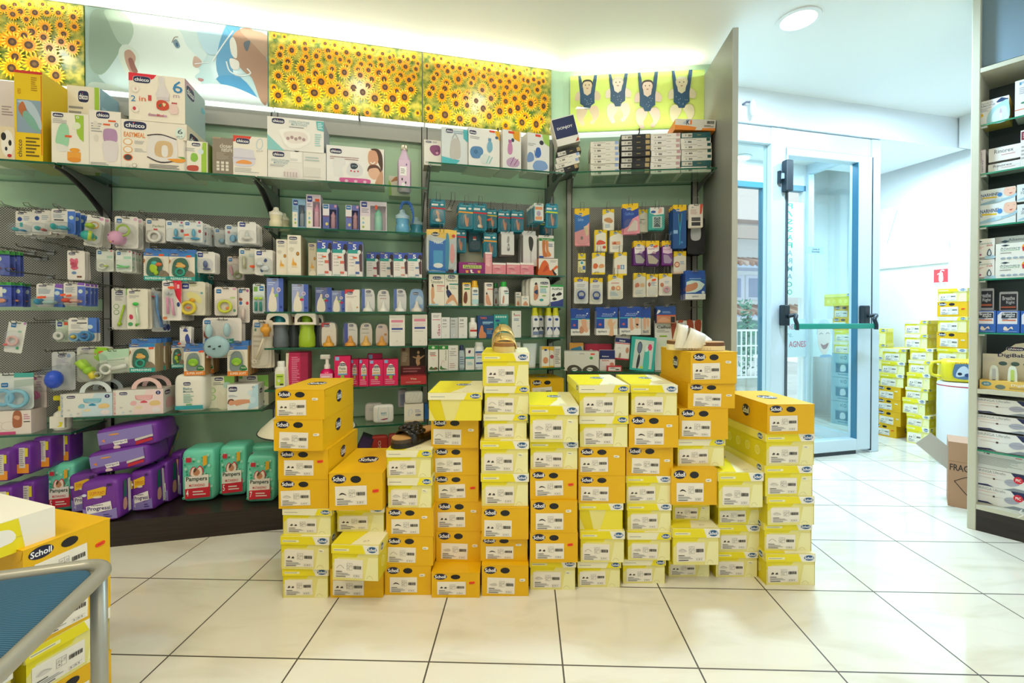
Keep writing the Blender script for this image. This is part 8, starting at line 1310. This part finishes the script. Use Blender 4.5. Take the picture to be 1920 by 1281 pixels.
for k, (za, zb_) in enumerate([(0, .235), (.236, .475), (.476, .715)]):
    o = mk_carton(TR(BW5.pt(-.108, 0, za + .001), BW5.deg), .215, zb_ - za - .002, .10, '9fc6cf', 'r 20 20 72 62 4f8499;p 7fb0bd 16 62 76 66 76 60 16 58;s c9dde0 40 26 42 50 58 52 62 30;r 30 10 70 14 5f93a6;o 60 84 6 8 4f7f90;o 60 84 4 5 9fc6cf;t 40 78 52 90 4f7f90 ec;n .6 6a9aa8 86 10 86 90', '8fb9c4'); tag(o, 'pale blue appliance carton seen through the glass door, %s of three' % ['lowest', 'middle', 'top'][k], 'carton', g)
zz_ = .717
for k, (kd, h_, dx, nm) in enumerate([('q', .118, 0, 'lowest'), ('p', .118, .01, 'second from below'), ('g', .12, -.02, 'third from below'), ('g', .12, 0, 'topmost small one')]):
    shoebox(kd, k + 1, BW5.pt(-.10 + dx * .5, 0, zz_), BW5.deg, (.95, .30, (h_ - .001) / H0b), '%s shoe box on the appliance cartons behind the door glass, %s' % (NM[kd], nm), 'shoe boxes stacked by the right wall'); zz_ += h_
shoebox('y', 3, BW5.pt(-.0, .0, zz_ + .001), BW5.deg + 78, (.6, .85, .95), 'strong yellow shoe box lying lengthwise on top of the pile behind the door glass', 'shoe boxes stacked by the right wall')
# a yellow pail with a window label on a white roll, open grey flap, brown carton
p0 = ray(1792, 860); k = (0 - CAMZ) / p0.z
bx = Vector((3.28, 3.32))
root = empty('wrapped_roll', TR((bx.x, bx.y, 0))); b = MB(); hz = CAMZ + ray(1790, 716).z / ray(1790, 716).y * bx.y; b.lathe([(.125, 0), (.13, .01), (.13, hz - .01), (.12, hz)], M('eef0f2', .35), 24); b.build('wrapping', root)
b = MB(); b.lathe([(.1305, hz - .03), (.131, hz - .022)], 'c8404a', 24); b.build('tape', root); tag(root, 'white wrapped roll standing behind the right cabinet', 'roll')
root = empty('yellow_pail', TR((bx.x, bx.y, hz + .001), -35)); h2 = CAMZ + ray(1790, 674).z / ray(1790, 674).y * bx.y - hz; b = MB(); b.ell((0, 0, h2 / 2), (.115, .09, h2 / 2), M('f0dc2a', .3), 24, 12, .35); art(b, 'r 8 8 92 92 e3d020;s 5a7a9a 16 14 16 80 30 90 74 90 88 76 88 14;s cfdce6 24 20 30 60 50 80 66 60 60 30;o 62 30 10 10 2a3f7a;o 36 36 8 8 1f2a3a;T 20 92 80 98 c8603a ROLL', (-.075, -.0915, h2 * .1), (.15, 0, 0), (0, 0, h2 * .8), (0, -1, 0)); b.build('pail_body', root)
b = MB(); b.tube(spline([(-.11, -.02, h2 * .85), (-.16, -.03, h2 * .8), (-.165, -.03, h2 * .3), (-.11, -.02, h2 * .2)], 4, False), .011, M('f0e03a', .3), 8); b.build('grip', root); tag(root, 'yellow pail with a blue picture label on the white roll', 'pail')
t_ = ray(1777, 948); k = -CAMZ / t_.z; cx, cy = t_.x * k, t_.y * k; KR = M('b98f72', .8)
FRB = Fr(cx, cy, -42); xr = FRB.sol(1830, 900, 0)[0]; zt_ = FRB.sol(1790, 829, 0)[1]
root = empty('brown_carton', TR((cx, cy, 0), -42)); b = MB(); b.box(0, .30, 0, .2, 0, zt_, KR); art(b, 'n 1 9a7458 0 70 100 70;T 2 56 40 66 3a2a24 FRAGILE;n 1.2 2a2220 8 40 34 50 34 14 8 40;p 3a2f2a 24 46 34 50 34 42;p 3a2f2a 24 30 34 26 34 14;n 1 3a2a24 30 76 60 76 60 86 30 86 30 76', (0, 0, 0), (.32, 0, 0), (0, 0, zt_), (0, -1, 0)); b.build('box_body', root)
fl = MB(); fl.box(-.19, 0, .0, .004, 0, .10, M('b9b2aa', .7)); o = fl.build('flap', root); o.location = (0, .02, zt_ - .17); o.rotation_euler = (0, R(42), 0)
tag(root, 'brown corrugated carton marked as fragile beside the right cabinet', 'carton')
# ================================================================ foreground left: boxes and stool
FB = Fr(-1.205, 1.115, 74)
def fbox(kd, v, t, d, z, w_, h_, lab, yaw=0): return shoebox(kd, v, FB.pt(t + w_ / 2, d, z), 74 + yaw, (w_ / W0, 1, (h_ - .0006) / H0b), lab, 'shoe boxes in the left foreground')
fbox('g', 1, 0, 0, 0, .19, .125, 'golden shoe box on the floor under the foreground pile at the left')
fbox('p', 4, 0, 0, .125, .19, .125, 'pale shoe box, second from the floor in the left foreground pile')
fbox('g', 2, 0, 0, .25, .19, .125, 'golden shoe box, third from the floor in the left foreground pile')
fbox('g', 5, 0, 0, .375, .19, .13, 'golden shoe box with an orange mark, top of the left foreground pile')
fbox('g', 4, -.215, -.0, .0, .19, .12, 'golden shoe box on the floor beneath the stool')
fbox('p', 1, -.215, 0.01, .12, .19, .12, 'pale shoe box, upper one of the pair beneath the stool')
# opened pale box lying on top
root = empty('open_shoe_box', TR(FB.pt(-.03, -.03, .506), 70)); b = MB(); w_, d_, h_ = .20, .30, .045
b.box(-w_ / 2, w_ / 2, 0, d_, 0, h_, 'efe69a'); front(b, 'r 0 0 100 100 efe24a;l 60 30 90 40 1 aa8', w_, h_); b.build('box_body', root)
l = MB(); l.box(-w_ / 2 - .004, w_ / 2 + .004, -.006, d_ + .004, .028, .030, 'f3efdc'); l.box(-w_ / 2 - .004, w_ / 2 + .004, -.006, -.004, -.008, .075, 'f0e01c'); l.box(-w_ / 2 - .004, w_ / 2 + .004, -.006, d_, .075, .077, 'f4f0e2')
art(l, 'p f3efe2 72 0 100 0 100 100 66 100;s f4f2ea 14 34 16 70 30 78 58 74 60 34;l 24 40 52 70 3 c9c4b4', (-w_ / 2 - .004, -.006, -.008), (w_ + .008, 0, 0), (0, 0, .083), (0, -1, 0)); l.build('lid', root)
tag(root, 'opened pale yellow shoe box with a white lid on the foreground pile', 'shoe box', 'shoe boxes in the left foreground')
# stool
ZS = .54; r_ = ray(212, 1056); k = (ZS - CAMZ) / r_.z; cx, cy = r_.x * k, r_.y * k
TUBE = M('a8a699', .35, .35); 
FAB, nt_, bs_ = nodemat('ribbed_blue_fabric', .85)
tc_ = N(nt_, 'ShaderNodeTexCoord'); wv_ = N(nt_, 'ShaderNodeTexWave', bands_direction='Y'); wv_.inputs['Scale'].default_value = 62; wv_.inputs['Distortion'].default_value = .4; wv_.inputs['Detail'].default_value = 1
cr_ = N(nt_, 'ShaderNodeValToRGB'); cr_.color_ramp.elements[0].color = lin('1f3f55'); cr_.color_ramp.elements[1].color = lin('3a6b86'); nt_.links.new(tc_.outputs['Object'], wv_.inputs['Vector']); nt_.links.new(wv_.outputs[0], cr_.inputs[0]); nt_.links.new(cr_.outputs[0], bs_.inputs['Base Color']); bs_.inputs['Roughness'].default_value = .9
root = empty('stool', TR((cx, cy, 0), 17.5)); L1, L2, rc, tr = .52, .46, .05, .0145
pts = []
for (ax, ay, a0) in ((-rc, -rc, 0), (-L1 + rc, -rc, 90), (-L1 + rc, -L2 + rc, 180), (-rc, -L2 + rc, 270)):
    for i in range(7): a = R(a0 + 15 * i); pts.append((ax + rc * math.cos(a), ay + rc * math.sin(a), ZS))
b = MB(); b.tube(pts, tr, TUBE, 14, True); b.build('seat_frame', root)
for x, y in ((-.012, -.03), (-.012, -L2 + .03), (-L1 + .012, -.03), (-L1 + .012, -L2 + .03)):
    b = MB(); b.tube([(x, y, 0), (x, y, ZS)], tr, TUBE, 14); lg = b.build('leg', root); b = MB(); b.lathe([(.016, 0), (.016, .02)], '222', 12, o=(x, y, 0)); b.build('foot_cap', lg)
s = MB(); n = 26; V = []; Fc = []; hx, hy = L1 / 2 - tr * 1.1, L2 / 2 - tr * 1.1
for j in range(n + 1):
    for i in range(n + 1):
        u, v = -1 + 2 * i / n, -1 + 2 * j / n; e = .12
        x, y = hx * u, hy * v; cxx, cyy = hx - .045, hy - .045
        if abs(x) > cxx and abs(y) > cyy:
            dx, dy = abs(x) - cxx, abs(y) - cyy; m_ = max(dx, dy); L_ = math.hypot(dx, dy); f_ = m_ / L_ if L_ else 1; x, y = math.copysign(cxx + dx * f_, x), math.copysign(cyy + dy * f_, y)
        z = ZS + .002 + .012 * (1 - max(abs(u), abs(v)) ** 8); V.append((x - L1 / 2, y - L2 / 2, z))
V2 = [(x, y, ZS - .02) for x, y, z in V]
Fc = [(j * (n + 1) + i, j * (n + 1) + i + 1, (j + 1) * (n + 1) + i + 1, (j + 1) * (n + 1) + i) for j in range(n) for i in range(n)]
s.mesh(V, Fc, FAB, True); s.mesh(V2, [tuple(reversed(q)) for q in Fc], FAB); s.build('seat_pad', root)
tag(root, 'stool with a ribbed blue fabric seat and grey tube frame, bottom left corner', 'stool')

# ================================================================ sandals
def sole(m, L_, W_, z0, z1, mat, k=1.0, y0=0):
    base = [(0, .02), (.08, .30), (.3, .34), (.55, .40), (.8, .46), (.94, .34), (1, .06), (.96, -.22), (.82, -.44), (.6, -.44), (.35, -.32), (.1, -.34)]
    P = spline([(x * L_ - L_ / 2, y * W_) for x, y in base], 4); n = len(P)
    A = [(x * k, y * k, z0) for x, y in P]; B = [(x * k, y * k, z1 + (0.012 * max(0, -x / L_) if 1 else 0)) for x, y in P]
    m.mesh(A, [tuple(range(n - 1, -1, -1))], mat); m.mesh(B, [tuple(range(n))], mat); m.mesh(A + B, [(i, (i + 1) % n, n + (i + 1) % n, n + i) for i in range(n)], mat, True)
def strap(m, x0, x1, W_, z0, h0, h1, mat, th=.004, skew=0, lean=0, n=14, waist=0):
    """a band over the foot: h0 its height at the heel edge, h1 at the toe edge; lean moves the top forward"""
    V = []
    for i in range(n + 1):
        a = math.pi * i / n; y = W_ * .5 * math.cos(a); s_ = max(0, math.sin(a)) ** .7; dx = skew * math.cos(a) + lean * s_
        for x, h_, t_ in ((x0 + waist * (1 - s_), h0, 0), (x1 - waist * (1 - s_), h1, 0), (x1 - waist * (1 - s_), h1, th), (x0 + waist * (1 - s_), h0, th)):
            V.append((x + dx, y * (1 - 2 * t_ / W_), z0 + max(h_ - t_, 0) * s_))
    Fc = [(i * 4 + k, i * 4 + (k + 1) % 4, i * 4 + 4 + (k + 1) % 4, i * 4 + 4 + k) for i in range(n) for k in range(4)]
    m.mesh(V, Fc, mat, True)
def sandal(p, yaw, L_, W_, cols, label, style):
    root = empty('sandal', TR(p, yaw)); cs, cf, cst = cols; h1 = .019 if style != 'tan' else .022
    b = MB(); sole(b, L_, W_, 0, h1, cs[0]); b.build('outsole', root)
    b = MB(); sole(b, L_, W_, h1, h1 + .014, cs[1], .985); b.build('midsole', root)
    b = MB(); sole(b, L_, W_, h1 + .014, h1 + .018, cf, .96); b.build('footbed', root); z = h1 * .5
    if style == 'black':
        b = MB(); strap(b, -.005, .075, W_ * 1.0, z, .074, .052, cst, .005, 0, .0, 14, .01); b.build('strap', root)
        b = MB(); n = 9
        for r_ in range(2):
            for i in range(n):
                a = R(35 + 110 * i / (n - 1)); b.ell((.012 + .026 * r_ + (.006 if i % 2 else -.006), W_ * .5 * math.cos(a), z + .062 * math.sin(a) ** .7), (.019, .015, .011), cst, 10, 6)
        b.build('plaited_band', root)
    elif style == 'tan':
        for x, h_, h2_ in ((.052, .066, .040), (-.022, .100, .074)):
            b = MB(); strap(b, x - .020, x + .026, W_ * 1.02, z, h_, h2_, cst, .004, .012); st = b.build('strap', root)
            b = MB(); b.tube([(x - .012, -W_ * .34, z + h_ * .80), (x + .016, -W_ * .34, z + h2_ * .84), (x + .016, -W_ * .14, z + h2_ * 1.02), (x - .012, -W_ * .14, z + h_ * .98)], .003, M('c9a860', .25, 1), 6, True); b.build('buckle', st)
        b = MB(); b.box(.012, .05, -W_ * .3, W_ * .3, h1 + .018, h1 + .020, M('1f8f8a', .4)); b.build('insole_label', root)
    else:
        b = MB(); strap(b, -.092, -.052, W_ * .98, z, .104, .094, cst, .005, .0, .022); b.build('strap', root)
        b = MB(); strap(b, -.05, .008, W_ * 1.0, z, .086, .058, cst, .004, .0, .030, 14, -.008); b.build('strap', root)
        b = MB(); strap(b, -.02, .005, W_ * .97, z, .056, .036, cst, .004, .0, .060); b.build('strap', root)
        b = MB(); b.tube([(-.062, -W_ * .1, z + .105), (-.038, -W_ * .1, z + .099), (-.038, W_ * .1, z + .099), (-.062, W_ * .1, z + .105)], .0025, M('999', .3, .9), 6, True); b.build('buckle', root)
        b = MB()
        for i in range(9): x = -.04 + .011 * i; b.box(x, x + .005, -W_ * .47, -W_ * .44, .004, .012, 'd8c9a4')
        b.build('tread_notches', root)
    tag(root, label, 'sandal', 'single sandals on top of the shoe box stacks'); return root
def topof(k): o, z = ST[k][0][-1]; return o.matrix_world.translation.copy(), z
p, z = topof(3); sandal((p.x + .0, p.y + .125, z + .001), 250 - 12, .255, .098, (('1a1512', '4a3a28'), 'c99a5c', M('16120f', .18)), 'black plaited slide sandal with cork footbed on the third stack', 'black')
p, z = topof(5); sandal((p.x - .01, p.y + .125, z + .001), 90 - 180 + 4, .23, .098, (('d9bf7a', '9a6a3a'), 'c99a4c', M('d9ba70', .25, .3)), 'gold two strap sandal on the fifth stack, toe towards the viewer', 'tan')
p, z = topof(9); sandal((p.x - .035, p.y + .10, z + .001), -12, .235, .095, (('e9ddb8', '6e4a30'), 'd9b48a', M('e9e4d4', .3)), 'white strappy sandal with brown midsole on the ninth stack', 'white')
for k, u in USEDP.items():
    if not u:
        for c_ in list(PROTO[k].children): bpy.data.objects.remove(c_)
        bpy.data.objects.remove(PROTO[k])
